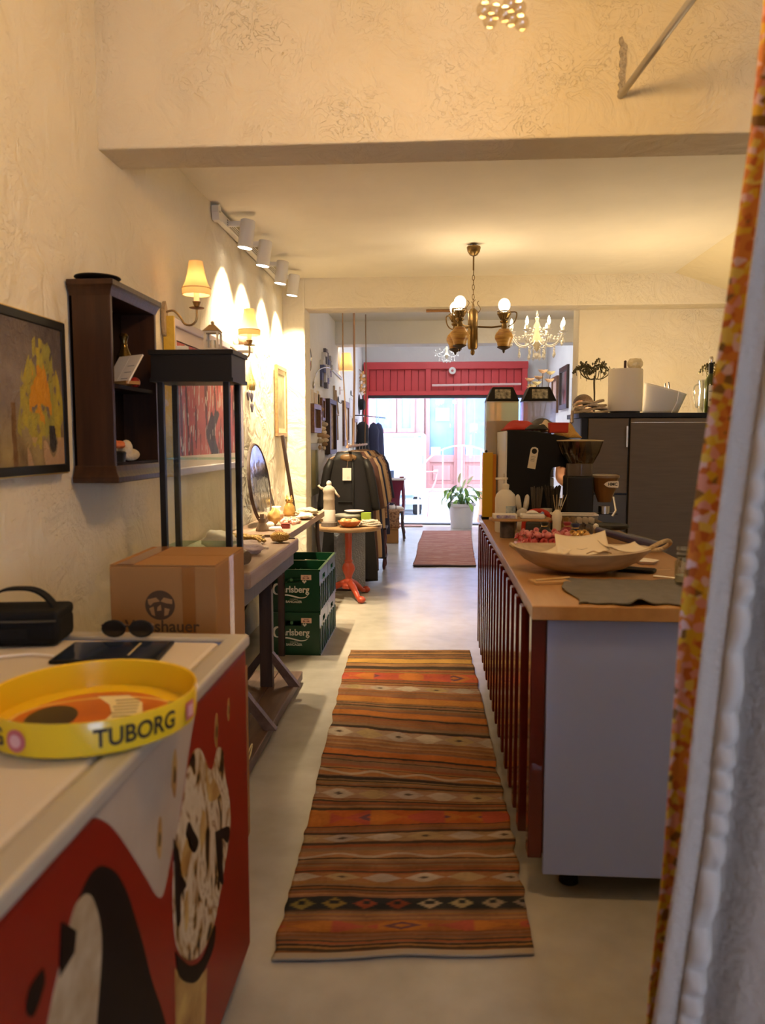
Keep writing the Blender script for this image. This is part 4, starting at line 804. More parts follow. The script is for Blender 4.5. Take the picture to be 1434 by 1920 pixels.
# ---- wooden bowl with papers
bw = thing('wooden_bowl', 'wide shallow wooden dough bowl full of papers with a rope handle', 'bowl', (.555, 2.93, ZC+.004), rz=-4)
PALE = mat('limewashed wood', (.62, .50, .37), .7, var=.4, vscale=8, vcol=(.44, .33, .24), stretch=(1, 4, 4))
def bowl_ring(r, z, n=36): return [(r*math.cos(2*math.pi*i/n), r*.64*math.sin(2*math.pi*i/n), z) for i in range(n)]
mb = MB(); prof = [(.10, 0), (.16, .015), (.215, .042), (.252, .072), (.258, .082), (.247, .084), (.205, .05), (.15, .024), (.08, .012)]
rings = [bowl_ring(r, z) for r, z in prof]; N = 36; vs = [p for rr in rings for p in rr]
vs = [(x*1.0, y, z+.012*(x/.25)**2*(z/.082)) for x, y, z in vs]
fs = [(k*N+i, k*N+(i+1) % N, (k+1)*N+(i+1) % N, (k+1)*N+i) for k in range(len(prof)-1) for i in range(N)]+[tuple(range(N))[::-1], tuple((len(prof)-1)*N+i for i in range(N))]
mb.add(vs, fs); mb.build('bowl', PALE, bw, smooth=True)
MB().tube(spline([(.232, -.03, .085), (.27, -.03, .11), (.315, .01, .12), (.335, .05, .105), (.31, .075, .08), (.25, .07, .07)], 6), .008, 8).build('handle', mat('pale rope', (.62, .46, .27), .9, bump=.8, bscale=120), bw, smooth=True)
MB().tube(spline([(-.24, -.03, .085), (-.262, .0, .097), (-.245, .05, .085)], 6), .008, 8).build('handle', mat('pale rope', (.62, .46, .27), .9, bump=.8, bscale=120), bw, smooth=True)
PAP = mat('letter paper', (.80, .70, .56), .85)
def paper(label, loc, rot, w, h, curl=.02):
    p = thing('paper_sheet', label, 'paper', loc)
    mb = MB(); mb.M = RX((0, 0, 0), rot); mb.sheet(lambda u, v: (lerp(-w, w, u), lerp(-h, h, v), curl*((2*u-1)**2+.4*(2*v-1)**2)), 10, 8, .0012).build('sheet', PAP, p, smooth=2)
    return p
p1 = paper('blank cream sheet with faint pencil sketch standing up in the wooden bowl', (.56, 2.94, ZC+.092), (24, -5, -6), .095, .07)
mb = MB(); mb.M = RX((0, 0, 0), (24, -5, -6))
for a in ([(-.04, .0), (-.04, -.03), (-.03, -.028)], [(-.02, -.01), (0, -.018), (.02, -.01)], [(.03, .005), (.045, -.02), (.05, -.022)]): mb.tube([(x, y, .002) for x, y in a], .0007, 4)
mb.build('pencil_sketch', mat('pencil', (.35, .30, .26), .8), p1)
paper('curled cream sheet lying to the right inside the wooden bowl', (.705, 2.91, ZC+.086), (4, 3, 12), .075, .06, .018)
paper('small cream sheet lying to the left inside the wooden bowl', (.45, 2.90, ZC+.070), (5, -14, 20), .05, .05, .012)
gl = MB().tube(spline([(-.045, 0, 0), (-.02, .006, .008), (.0, 0, .004), (.02, .006, .008), (.045, .0, .002)], 5), .002, 5).build('wire_spectacles', mat('bronze wire', (.25, .16, .08), .35, .8), smooth=True, loc=(.60, 2.82, ZC+.086)); tag(gl, 'thin wire frame lying on the papers in the wooden bowl', 'glasses')
# ---- small things near the bowl
nb = thing('notepad', 'small tan notepad with pencil beside the wooden bowl', 'notepad', (.405, 2.70, ZC), rz=15)
MB().box(-.065, -.035, 0, .065, .035, .008).build('pad', mat('kraft card', (.50, .31, .14), .8), nb); MB().tube([(-.055, -.01, .012), (.08, .01, .014)], .0035, 6).build('pencil', mat('pencil wood', (.66, .48, .26), .5), nb)
ph = thing('phone', 'black phone lying on the counter behind the grey cloth', 'phone', (.765, 2.96, ZC), rz=-24)
MB().box(-.075, -.037, 0, .075, .037, .011).build('body', BLACK, ph, bevel=.004); MB().box(-.07, -.033, .0111, .07, .033, .0118).build('screen', mat('dark glass', (.01, .01, .012), .06), ph)
wd = MB().lathe([(.004, 0), (.04, 0), (.055, .012), (.053, .014), (.04, .005), (.004, .004)], 5).build('white_dish', mat('white china', (.85, .80, .74), .3), bevel=.004, loc=(.86, 3.16, ZC)); tag(wd, 'small white angular dish near the counter edge', 'dish')
sp = MB().tube(spline([(.80, 2.83, ZC+.004), (.84, 2.80, ZC+.006), (.88, 2.775, ZC+.005)], 4), [.006, .006, .005, .004, .003, .003, .003, .003, .003], 6).build('teaspoon', mat('steel', (.62, .60, .58), .25, 1), smooth=True); tag(sp, 'small steel teaspoon by the glass jar', 'spoon')
jr = thing('glass_jar', 'clear glass jar with knobbed glass lid next to the curtain', 'jar', (.852, 2.64, ZC+.012))
GLS = pane('jar glass', (.86, .88, .86), .16, .05)
MB().lathe([(.003, 0), (.032, 0), (.036, .01), (.036, .075), (.028, .088), (.028, .095), (.026, .095), (.026, .088), (.033, .073), (.033, .012), (.003, .006)], 24).build('body', GLS, jr, smooth=True)
MB().lathe([(.003, .096), (.032, .096), (.034, .103), (.03, .108), (.026, .11), (.033, .118), (.03, .128), (.003, .13)], 24).build('lid', GLS, jr, smooth=True)
MB().lathe([(.003, .007), (.032, .01), (.032, .03), (.003, .03)], 20).build('contents', mat('sugar', (.72, .66, .58), .9), jr)
# ---- sweets and pouches
RW = [mat('pink wrapper', (.72, .35, .36), .25, coat=.4), mat('red wrapper', (.50, .06, .07), .25, coat=.4), mat('rose wrapper', (.62, .18, .2), .3, coat=.4), mat('amber wrapper', (.60, .30, .06), .25, coat=.4), mat('gold foil', (.66, .42, .14), .25, .6)]
rs = random.Random(5); sw = 0
NM = ['pale pink', 'dark red', 'rose', 'amber', 'gold']
spots = [(.385+i*.038+rs.uniform(-.006, .006), 3.42+j*.042+rs.uniform(-.006, .006), 0) for j in range(5) for i in range(10)]+[(.405+i*.04+rs.uniform(-.006, .006), 3.44+j*.044, 1) for j in range(4) for i in range(9)]+[(.425+i*.043, 3.47+j*.046, 2) for j in range(3) for i in range(7)]
for k, (x, y, l) in enumerate(spots):
    ci = (k*3+l) % 3 if x < .62 else 3+(k % 2)
    t = MB().at(rot=(rs.uniform(0, 40), rs.uniform(0, 40), rs.uniform(0, 180)))
    t.ball((0, 0, 0), (.019, .015, .015), 10, 8)
    for s in (-1, 1): t.lathe([(.003, .0), (.004, .004), (.013, .016), (.011, .016), (.002, .004)], 8, (s*.016, 0, 0), 'x') if s > 0 else t.lathe([(.003, 0), (.004, -.004), (.013, -.016), (.011, -.016), (.002, -.004)], 8, (s*.016, 0, 0), 'x')
    o = t.build('wrapped_sweet', RW[ci], smooth=2, loc=(x, y, ZC+.019+l*.026)); tag(o, NM[ci]+' wrapped sweet in the heap behind the wooden bowl', 'sweet', 'heap of wrapped sweets in '+NM[ci])
def pouch(label, loc, m, s=1):
    p = thing('cloth_pouch', label, 'pouch', loc)
    MB().lathe([(.004, 0), (.03*s, 0), (.042*s, .02*s), (.038*s, .045*s), (.018*s, .068*s), (.012*s, .074*s), (.02*s, .092*s), (.017*s, .092*s), (.004, .078*s)], 14, wob=.06).build('body', m, p, smooth=2)
    MB().lathe([(.0135*s, .071*s), (.0155*s, .074*s), (.0135*s, .077*s)], 12).build('drawstring', mat('gold cord', (.55, .38, .15), .5), p); return p
pouch('black velvet pouch among the sweets', (.535, 3.76, ZC), mat('black velvet', (.015, .014, .016), .9, sheen=.3), 1.1)
pouch('dark red velvet pouch among the sweets', (.645, 3.77, ZC), mat('wine velvet', (.22, .015, .02), .9, sheen=.3), 1.1)
pouch('navy velvet pouch in front of the red one', (.665, 3.66, ZC), mat('navy velvet', (.012, .014, .06), .9, sheen=.3), 1.15)
cbx = thing('clear_box', 'clear plastic box of small gold and black bottles behind the sweets', 'box', (.715, 3.985, ZC))
CPL = pane('clear plastic', (.93, .93, .93), .12, .1)
for a, b in (((-.112, -.05, .0), (.112, -.048, .12)), ((-.112, .048, 0), (.112, .05, .12)), ((-.112, -.05, 0), (-.11, .05, .12)), ((.11, -.05, 0), (.112, .05, .12))): MB().box(*a, *b).build('side', CPL, cbx)
MB().box(-.112, -.05, 0, .112, .05, .003).build('base', CPL, cbx); MB().frame(-.115, -.053, .115, .053, .006, .117, .124, 'z').build('rim', mat('white plastic', (.82, .76, .68), .4), cbx)
for i in range(14):
    x = -.09+(i % 7)*.03; y = -.022+(i//7)*.044; blk = i % 7 > 3
    bt = thing('small_bottle', ('tiny black capped bottle' if blk else 'tiny gold bottle')+' in the clear plastic box', 'bottle', (.715+x, 3.985+y, ZC+.004), 0, 'tiny black bottles' if blk else 'tiny gold bottles')
    MB().lathe([(.002, 0), (.011, 0), (.011, .06), (.006, .07), (.002, .07)], 12).build('body', mat('amber bottle', (.55, .33, .08), .2) if not blk else mat('dark bottle', (.03, .02, .015), .2), bt, smooth=True)
    MB().lathe([(.002, .07), (.008, .07), (.0105, .078), (.0105, .098), (.002, .10)], 12).build('cap', mat('ivory cap', (.78, .70, .58), .4) if blk else mat('gold foil', (.66, .42, .14), .25, .6), bt, smooth=True)
rl = thing('wrapped_roll', 'long dark blue roll in clear film lying across the counter', 'roll', (.905, 3.64, ZC+.03), rz=-58)
MB().tube([(-.2, 0, .03), (.0, 0, .008), (.2, 0, -.005)], [.016, .02, .02], 12).build('roll', mat('indigo paper', (.035, .035, .13), .4), rl, smooth=True)
MB().tube([(-.26, 0, .04), (-.1, 0, .022), (.22, 0, -.004)], [.02, .0225, .0225], 10).build('film', CPL, rl, smooth=True); MB().ball((-.21, 0, .045), (.016, .012, .016)).build('cap', mat('white plastic', (.82, .76, .68), .4), rl, smooth=2)
# ---- board on a tin with boxes, soap bottle
ctn = thing('label_tin', 'dark printed tin carrying the serving board', 'tin', (.375, 3.96, ZC))
MB().lathe([(.003, 0), (.038, 0), (.038, .082), (.003, .082)], 24).build('body', mat('dark tin print', (.035, .035, .05), .35, var=.5, vscale=30, vcol=(.12, .10, .12)), ctn, smooth=True)
MB().lathe([(.036, .078), (.04, .08), (.04, .086), (.003, .087)], 24).build('lid', mat('tin lid', (.20, .17, .14), .4), ctn, smooth=True)
sbd = MB().prism([p[:2] for p in spline([(-.155, .0, 0), (-.14, .06, 0), (-.05, .075, 0), (.06, .065, 0), (.15, .07, 0), (.165, .0, 0), (.14, -.06, 0), (.04, -.055, 0), (-.06, -.07, 0), (-.14, -.055, 0), (-.155, 0, 0)], 4)][:-1], 0, .012, 'z').build('serving_board', wood('board wood', (.50, .30, .15), (.40, .22, .10), .5, 0), bevel=.003, loc=(.435, 3.96, ZC+.088)); tag(sbd, 'wavy edged wooden serving board balanced on a tin', 'board')
bxp = thing('napkin_box', 'white box with violet pattern on the serving board', 'box', (.36, 3.95, ZC+.1005))
MB().box(-.06, -.045, 0, .06, .045, .022).build('body', mat('white card', (.80, .78, .78), .6), bxp, bevel=.003); MB().box(-.045, -.0458, .003, .05, -.045, .019).build('pattern', mat('violet print', (.14, .11, .45), .6, var=.7, vscale=80, vcol=(.6, .58, .75)), bxp)
ttr = thing('tissue_pack', 'white tissue pack on the serving board', 'pack', (.50, 3.95, ZC+.1005))
MB().box(-.06, -.04, 0, .06, .04, .024).build('body', mat('white card', (.80, .78, .78), .6), ttr, bevel=.008); MB().sheet(lambda u, v: (lerp(-.03, .03, u), lerp(-.02, .02, v), .028+.012*math.sin(u*3.1)*abs(math.sin(v*5))), 10, 8, .002).build('tissue', mat('tissue', (.86, .84, .84), .9), ttr, smooth=2)
so = thing('soap_bottle', 'white pump bottle with blue label on the counter', 'bottle', (.385, 4.20, ZC))
WPL = mat('white bottle', (.80, .77, .72), .35)
MB().lathe([(.004, 0), (.052, 0), (.056, .01), (.056, .185), (.05, .205), (.03, .225), (.018, .232), (.018, .24), (.004, .24)], 28).build('body', WPL, so, smooth=True)
MB().lathe([(.004, .24), (.02, .24), (.02, .258), (.012, .262), (.007, .265), (.007, .285), (.012, .286), (.012, .296), (.004, .297)], 16).build('pump', WPL, so, smooth=True)
MB().box(-.055, -.008, .284, .004, .008, .296).build('nozzle', WPL, so, bevel=.003)
lb = MB(); lb.add([(.0565*math.cos(a), .0565*math.sin(a), z) for a in [math.radians(-92+i*10) for i in range(8)] for z in (.095, .145)], [(2*i, 2*i+2, 2*i+3, 2*i+1) for i in range(7)]); lb.build('label', mat('blue label', (.18, .32, .5), .5, var=.6, vscale=40, vcol=(.7, .78, .8)), so, fix=False)
# ---- straw cups, diffuser, red tool, rabbit ornament
def cup(label, loc, n, m, L, spread, wrapm):
    c = thing('straw_cup', label, 'cup', loc)
    MB().lathe([(.003, 0), (.03, 0), (.034, .09), (.031, .09), (.027, .006), (.003, .006)], 18).build('cup', m, c, smooth=True)
    rr = random.Random(n)
    for i in range(n):
        a = rr.uniform(0, 6.28); d = rr.uniform(.2, 1)
        MB().tube([(.012*d*math.cos(a), .012*d*math.sin(a), .008), ((.02+spread)*d*math.cos(a), .03*d*math.sin(a), L+rr.uniform(-.01, .01))], .0042, 5).build('straw', wrapm, c)
    return c
SWR = mat('wrapped straw', (.10, .09, .09), .25, coat=.6); 
cup('black cup of wrapped dark straws beside the soap bottle', (.565, 4.32, ZC), 22, BLACK, .235, .02, SWR)
cup('dark cup of thin dark straws in front of the coffee machine', (.655, 4.31, ZC), 26, BLACK, .24, .04, mat('dark straw', (.035, .03, .03), .4))
df = thing('reed_diffuser', 'white bulb bottle with thin wooden reeds', 'diffuser', (.615, 3.89, ZC))
MB().lathe([(.003, 0), (.02, 0), (.022, .01), (.022, .09), (.026, .11), (.022, .135), (.01, .15), (.003, .15)], 18).build('bottle', WPL, df, smooth=True)
for i, (dx, dy) in enumerate(((-.02, .01), (.0, .02), (.012, -.01), (.05, .02), (.03, 0))): MB().tube([(0, 0, .1), (dx, dy, .225)], .0016, 5).build('reed', mat('reed', (.62, .50, .34), .7), df)
wcp = MB().lathe([(.003, 0), (.026, 0), (.034, .125), (.031, .125), (.024, .006), (.003, .006)], 18).build('paper_cup', mat('cream cup', (.72, .64, .54), .6), smooth=True, loc=(.61, 4.24, ZC)); tag(wcp, 'cream paper cup behind the clear plastic box', 'cup')
rdt = thing('tape_gun', 'red handled tape dispenser on the counter', 'tool', (.545, 4.16, ZC))
MB().box(-.055, -.02, 0, .06, .02, .06).build('body', mat('dark grey plastic', (.06, .06, .065), .5), rdt, bevel=.006)
MB().tube(spline([(-.065, 0, .01), (-.055, 0, .085), (-.02, 0, .115), (.03, 0, .118), (.07, 0, .095), (.075, 0, .06)], 5), .014, 10).build('handle', mat('red plastic', (.55, .04, .02), .35), rdt, smooth=True)
rbt = thing('ear_ornament', 'small white two eared ornament beside the straws', 'ornament', (.485, 4.27, ZC))
OWM = mat('soft white', (.74, .72, .70), .8)
MB().lathe([(.003, 0), (.028, 0), (.03, .04), (.022, .07), (.003, .075)], 16).ball((0, 0, .095), (.033, .03, .032)).build('body', OWM, rbt, smooth=2)
for s in (-1, 1): MB().tube([(s*.014, 0, .11), (s*.022, 0, .15), (s*.026, 0, .19), (s*.026, 0, .2)], [.012, .016, .012, .004], 10).build('ear', OWM, rbt, smooth=2)
bcap = MB().tube([(-.01, 0, .0), (-.008, 0, .02), (0, 0, .032)], [.012, .013, .006], 10).build('blue_stopper', mat('blue clear', (.22, .30, .62), .3), smooth=2, loc=(.545, 3.95, ZC+.1255)); tag(bcap, 'little blue bottle stopper on the serving board', 'stopper'); bcap.location.x = .555; bcap.location.z = ZC+.101
# ---- coffee grinder
gd = thing('coffee_grinder', 'black coffee grinder with conical bean hopper', 'grinder', (.77, 4.16, ZC))
GB = mat('grinder black', (.010, .009, .009), .4, spec=.3); SMK = pane('smoked hopper', (.62, .50, .34), .12, .08)
MB().box(-.10, -.11, 0, .15, .11, .035).build('base', GB, gd, bevel=.012); MB().box(-.075, -.075, .035, .065, .075, .31).build('body', GB, gd, bevel=.01)
MB().lathe([(.003, .31), (.07, .31), (.07, .375), (.003, .375)], 24).build('collar', mat('smoked collar', (.09, .07, .06), .2), gd, smooth=True)
MB().lathe([(.07, .375), (.072, .378), (.10, .43), (.118, .485), (.12, .492), (.117, .492), (.114, .485), (.097, .43), (.068, .38)], 32).build('hopper', SMK, gd, smooth=True)
MB().lathe([(.003, .377), (.066, .38), (.094, .43), (.003, .435)], 28).build('beans', mat('roast beans', (.03, .014, .006), .5, bump=1, bscale=90), gd, smooth=True)
MB().lathe([(.003, .493), (.122, .493), (.122, .498), (.06, .502), (.003, .502)], 32).build('hopper_lid', mat('amber lid', (.52, .42, .24), .2), gd, smooth=True)
MB().lathe([(.003, .17), (.035, .17), (.06, .24), (.072, .30), (.003, .30)], 20, (.135, 0, 0)).build('doser', mat('brown smoked doser', (.16, .065, .018), .2, coat=.3), gd, smooth=True)
MB().lathe([(.003, .30), (.076, .30), (.076, .312), (.06, .318), (.003, .318)], 20, (.135, 0, 0)).build('doser_lid', mat('dark amber', (.20, .13, .07), .3), gd, smooth=True)
bd = MB().at((.155, -.0755, .268)).prism([p[:2] for p in spline([(-.04, 0, 0), (-.02, .014, 0), (.02, .017, 0), (.034, .015, 0), (.034, -.015, 0), (.02, -.017, 0), (-.02, -.014, 0), (-.04, 0, 0)], 4)][:-1], 0, .004, 'y').build('badge', mat('cream badge', (.72, .62, .46), .5), gd)
text('HMC', .022, BLACK, bd, M=RX((.160, -.0762, .268), (90, 0, 0)), off=.0008)
MB().tube([(.17, -.05, .20), (.18, -.07, .13), (.16, -.08, .10)], .006, 8).build('lever', mat('steel', (.62, .60, .58), .25, 1), gd, smooth=True); MB().lathe([(.003, .11), (.03, .11), (.03, .15), (.003, .15)], 16, (.13, -.02, 0)).build('chute', mat('steel', (.62, .60, .58), .25, 1), gd, smooth=True)
MB().box(.07, -.03, .105, .20, .03, .112).build('fork', GB, gd)
MB().at((.16, -.02, .03)).lathe([(.003, 0), (.09, 0), (.105, .012), (.10, .022), (.08, .01), (.003, .006)], 24).build('drip_tray', GB, gd, smooth=True)
# ---- espresso machine, side on
em = thing('espresso_machine', 'black sided espresso machine with pale front, seen end on', 'coffee machine', (.62, 4.66, ZC))
EMK = mat('machine navy black', (.006, .007, .014), .6, spec=.25)
prof = [(.402, .985), (.402, 1.505), (.56, 1.50), (.72, 1.47), (.86, 1.415), (.87, 1.36), (.80, 1.33), (.73, 1.31), (.66, 1.295), (.645, 1.26), (.65, 1.10), (.66, 1.08), (.85, 1.08), (.85, .985)]
MB().prism(prof, 4.36, 4.375, 'y').build('side_panel', EMK, em, world=True, bevel=.004)
MB().prism(prof, 4.945, 4.96, 'y').build('side_panel', EMK, em, world=True, bevel=.004)
MB().box(.396, 4.36, .985, .408, 4.96, 1.50).build('front_panel', mat('pale steel panel', (.72, .74, .80), .35), em, world=True, bevel=.004)
MB().box(.408, 4.376, .99, .65, 4.944, 1.49).build('body', EMK, em, world=True); MB().box(.41, 4.376, 1.32, .84, 4.944, 1.40).build('group_head_hood', EMK, em, world=True)
MB().box(.66, 4.376, .99, .84, 4.944, 1.075).build('drip_tray', mat('dark steel', (.10, .10, .10), .4, .6), em, world=True)
for y in (4.5, 4.66, 4.82): MB().lathe([(.003, 1.285), (.024, 1.285), (.03, 1.325), (.003, 1.325)], 16, (.80, y, 0)).build('group_head', mat('dark steel', (.10, .10, .10), .4, .6), em, world=True, smooth=True)
for x in (.44, .8):
    for y in (4.42, 4.9): MB().lathe([(.003, ZC), (.022, ZC), (.02, .985), (.003, .985)], 12, (x, y, 0)).build('foot', BLACK, em, world=True)
MB().box(.394, 4.40, 1.2, .3965, 4.42, 1.26).build('handle', mat('steel', (.62, .60, .58), .25, 1), em, world=True)
tgp = thing('hang_tag', 'cream paper tag with round black emblem hanging on the machine side', 'tag', (.55, 4.356, 1.35))
mb = MB(); mb.M = RX((0, 0, 0), (0, 9, 0)); mb.prism([(-.022, -.06), (.022, -.06), (.022, .045), (.016, .057), (0, .062), (-.016, .057), (-.022, .045)], -.001, .001, 'y').build('card', mat('tag card', (.74, .68, .58), .7), tgp)
mb = MB(); mb.M = RX((0, 0, 0), (0, 9, 0)); mb.prism([(.015*math.cos(i*math.pi/10), .038+.015*math.sin(i*math.pi/10)) for i in range(20)], -.0016, -.001, 'y').build('emblem', BLACK, tgp)
for i in range(4):
    mb = MB(); mb.M = RX((0, 0, 0), (0, 9, 0)); mb.box(-.013, -.0016, .005-i*.008, .013-.004*(i % 2), -.001, .008-i*.008).build('print_line', mat('grey print', (.30, .27, .24), .7), tgp)
mb = MB(); mb.tube([(0, .002, .05), (0, .003, .055)], .002, 5).build('string', BLACK, tgp)
# cloths heaped on the machine
def heap(label, cat, name, loc, w, d, h, m, seed, rz=0):
    o = MB().sheet(lambda u, v: (lerp(-w, w, u), lerp(-d, d, v), h*max(0, (1-abs(2*u-1)**2.5)*(1-abs(2*v-1)**2.5))*(.65+.5*NZ.noise((u*3+seed, v*3, seed)))+.004), 22, 16, .007).build(name, m, smooth=2, loc=loc, rot=(0, 0, rz)); return tag(o, label, cat)
ZM = 1.506
RDC = mat('red cloth', (.48, .025, .015), .85, bump=.3, bscale=150)
heap('red cloth bundle at the customer edge of the coffee machine', 'cloth', 'red_cloth', (.50, 4.62, ZM), .095, .16, .065, RDC, 1)
heap('dark grey cloth in front of the red ones on the coffee machine', 'cloth', 'grey_cloth_pad', (.575, 4.43, ZM), .06, .06, .04, mat('charcoal cloth', (.05, .05, .055), .9), 2)
heap('cream cloth folded between the red cloths on the coffee machine', 'cloth', 'cream_cloth', (.645, 4.60, ZM-.012), .055, .12, .075, mat('cream cotton', (.72, .60, .42), .9, bump=.4, bscale=120), 3)
heap('ochre straw coloured cloth at the barista edge of the coffee machine', 'cloth', 'ochre_cloth', (.775, 4.64, ZM-.045), .07, .13, .09, mat('ochre cloth', (.58, .34, .09), .9, bump=.5, bscale=100), 4)
rc = thing('red_box', 'red card box standing at the slope of the coffee machine', 'box', (.70, 4.44, ZM-.016)); MB().box(-.055, -.035, 0, .05, .035, .055).build('body', mat('red card', (.50, .03, .015), .6), rc, bevel=.004); MB().box(-.056, -.036, .045, .051, .036, .058).build('lid', mat('red card', (.50, .03, .015), .6), rc, bevel=.003)
hh = MB().lathe([(.105, 0), (.107, .004), (.08, .035), (.03, .065), (.002, .07)], 24).build('straw_hat', mat('dark straw', (.08, .05, .03), .8, bump=.5, bscale=100), smooth=True, loc=(.66, 4.85, ZM+.01)); tag(hh, 'dark pointed straw hat lying on the back of the coffee machine', 'hat')
# ---- drink dispensers
for i, (x, m, lab) in enumerate(((.43, pane('lemonade tank', (.80, .72, .48), .25, .3), 'tall drink dispenser with pale yellow frosted tank and black lid'), (.663, pane('clear tank', (.88, .88, .92), .25, .25), 'tall drink dispenser with clear tank and black lid next to the flowers'))):
    t = thing('drink_dispenser', lab, 'dispenser', (x, 5.072, ZC), 0, 'drink dispensers behind the coffee machine')
    MB().box(-.10, -.10, 0, .10, .10, .26).build('base', mat('dispenser steel', (.45, .45, .46), .35, .6), t, bevel=.01)
    MB().box(-.102, -.10, .26, -.098, .10, .75).build('tank_side', m, t); MB().box(.098, -.10, .26, .102, .10, .75).build('tank_side', m, t); MB().box(-.10, -.10, .26, .10, -.097, .75).build('tank_front', m, t); MB().box(-.10, .097, .26, .10, .10, .75).build('tank_back', m, t)
    MB().box(-.095, -.095, .262, .095, .095, .62 if i == 0 else .42).build('drink', mat('lemonade', (.72, .62, .38), .4) if i == 0 else mat('dark cordial', (.10, .08, .10), .3), t)
    MB().add([(-.106, -.106, .745), (.106, -.106, .745), (.106, .106, .745), (-.106, .106, .745), (-.065, -.09, .835), (.065, -.09, .835), (.065, .09, .835), (-.065, .09, .835)], [(0, 1, 5, 4), (1, 2, 6, 5), (2, 3, 7, 6), (3, 0, 4, 7), (4, 5, 6, 7), (3, 2, 1, 0)]).build('lid', BLACK, t, bevel=.006)
    lp = MB(); lp.M = RX((0, -.0995, .79), (80, 0, 0)); lp.box(-.05, -.03, 0, .05, .03, .0012).build('sticker', mat('sticker print', (.62, .60, .48), .6, var=.75, vscale=60, vcol=(.08, .08, .07)), t)
# ---- yellow stand
yb = thing('yellow_stand', 'tall yellow and orange display stand at the far end of the counter', 'stand', (.345, 4.90, ZC))
MB().box(-.045, -.045, 0, .045, .045, .015).build('base', BLACK, yb); MB().box(-.042, -.042, .015, .02, .03, .42).build('panel', mat('mustard card', (.60, .36, .01), .5), yb, bevel=.002); MB().box(.02, -.02, .015, .042, .04, .41).build('side_panel', mat('orange card', (.70, .26, .02), .5), yb, bevel=.002)
MB().ball((-.02, -.005, .428), .009).build('knob', BLACK, yb, smooth=2)
# ================================================================== behind the bar
fr = thing('steel_fridge', 'large grey steel fridge with black top edge behind the bar', 'fridge', (1.6, 5.6, 0))
STL = mat('brushed steel', (.15, .105, .06), .5, .25, var=.15, vscale=6, stretch=(1, 1, 12)); STD = mat('dark steel side', (.06, .07, .10), .55, .3)
MB().box(.985, 5.32, .05, 2.10, 5.75, 1.60).build('body', STD, fr, world=True, bevel=.004)
MB().box(.968, 5.285, 1.60, 2.12, 5.77, 1.632).build('top', BLKM, fr, world=True, bevel=.003)
MB().box(.988, 5.30, .06, 1.03, 5.325, 1.60).build('door_edge', BLKM, fr, world=True)
MB().box(1.032, 5.285, 1.09, 1.298, 5.32, 1.595).build('door', STL, fr, world=True, bevel=.004)
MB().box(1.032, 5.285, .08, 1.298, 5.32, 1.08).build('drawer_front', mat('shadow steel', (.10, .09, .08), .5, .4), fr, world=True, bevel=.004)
MB().box(1.308, 5.275, .08, 2.09, 5.32, 1.595).build('door', STL, fr, world=True, bevel=.004)
hd = MB().box(1.275, 5.255, 1.40, 1.29, 5.27, 1.545).build('handle', mat('steel', (.62, .60, .58), .25, 1), fr, world=True, bevel=.003)
for z in (1.41, 1.525): MB().box(1.278, 5.268, z, 1.287, 5.29, z+.012).build('handle_post', mat('steel', (.62, .60, .58), .25, 1), fr, world=True)
MB().box(1.31, 5.2735, 1.565, 2.085, 5.2755, 1.57).build('trim_line', mat('steel', (.62, .60, .58), .25, 1), fr, world=True)
for x in (1.03, 2.05):
    for y in (5.4, 5.68): MB().lathe([(.003, 0), (.025, 0), (.025, .05), (.003, .05)], 12, (x, y, 0)).build('foot', BLACK, fr, world=True)
ZF = 1.633
tw = thing('folded_towels', 'pile of folded cream towels at the corner of the fridge top', 'towels', (1.10, 5.44, ZF))
TWM = mat('cream towel', (.66, .52, .38), .95, bump=.8, bscale=90)
for i in range(4):
    MB().sheet(lambda u, v, i=i: (lerp(-.13, .075-.01*i, u)+.01*math.sin(v*7+i), lerp(-.09, .09, v), .006+i*.019+.012*u*i*.5+.005*math.sin(u*8+i*2)), 18, 10, .017).build('towel', TWM, tw, smooth=2)
MB().sheet(lambda u, v: (-.157-.006*math.sin(u*4), lerp(-.07, .0, u), .015-.08*v+.004*math.sin(u*20)), 10, 8, .01).build('hanging_end', TWM, tw, smooth=2)
def wiretree(label, loc, s, seed):
    t = thing('wire_tree', label, 'ornament', loc)
    MB().lathe([(.004, 0), (.05, 0), (.045, .01), (.004, .012)], 16).tube(spline([(0, 0, .01), (.003, 0, .12*s), (-.002, 0, .22*s), (0, 0, .27*s)], 4), .008, 8).build('trunk', mat('dark bronze', (.06, .045, .02), .5, .6), t, smooth=2)
    r_ = random.Random(seed); BRZ = mat('bronze leaf', (.08, .065, .025), .55, .4)
    for i in range(7):
        a = i*.9+seed; ex, ey = math.cos(a)*.12*s*(1.15 if i % 2 else .7), math.sin(a)*.09*s
        MB().tube(spline([(0, 0, .25*s), (ex*.4, ey*.4, .245*s), (ex*.8, ey*.8, .27*s), (ex, ey, .31*s)], 4), .004, 6).build('branch', BRZ, t, smooth=2)
    mb = MB()
    for i in range(240):
        a = r_.uniform(0, 6.28); d = r_.random()**.5; x = math.cos(a)*d*.15*s; y = math.sin(a)*d*.11*s; z = .30*s+.085*s*(1-d*d)*r_.random()+.02*s*math.sin(x*45)
        mb.at((x, y, z), (r_.uniform(0, 90), r_.uniform(0, 90), r_.uniform(0, 180))).ball((0, 0, 0), (.012*s, .009*s, .003*s), 6, 4)
    o = mb.build('foliage', BRZ, t, smooth=2); o['kind'] = 'stuff'
    mb = MB()
    for i in range(9): x = -.13*s+i*.033*s; mb.at().tube([(x, .02*math.sin(i*2), .31*s), (x+.004, .02*math.sin(i*2), .27*s-.02*(i % 3)*s)], .002, 4)
    o = mb.build('hanging_beads', BRZ, t); o['kind'] = 'stuff'
    return t
wiretree('bronze wire bonsai tree with spreading crown on the fridge beside the towels', (1.14, 5.655, ZF), 1.02, 1)
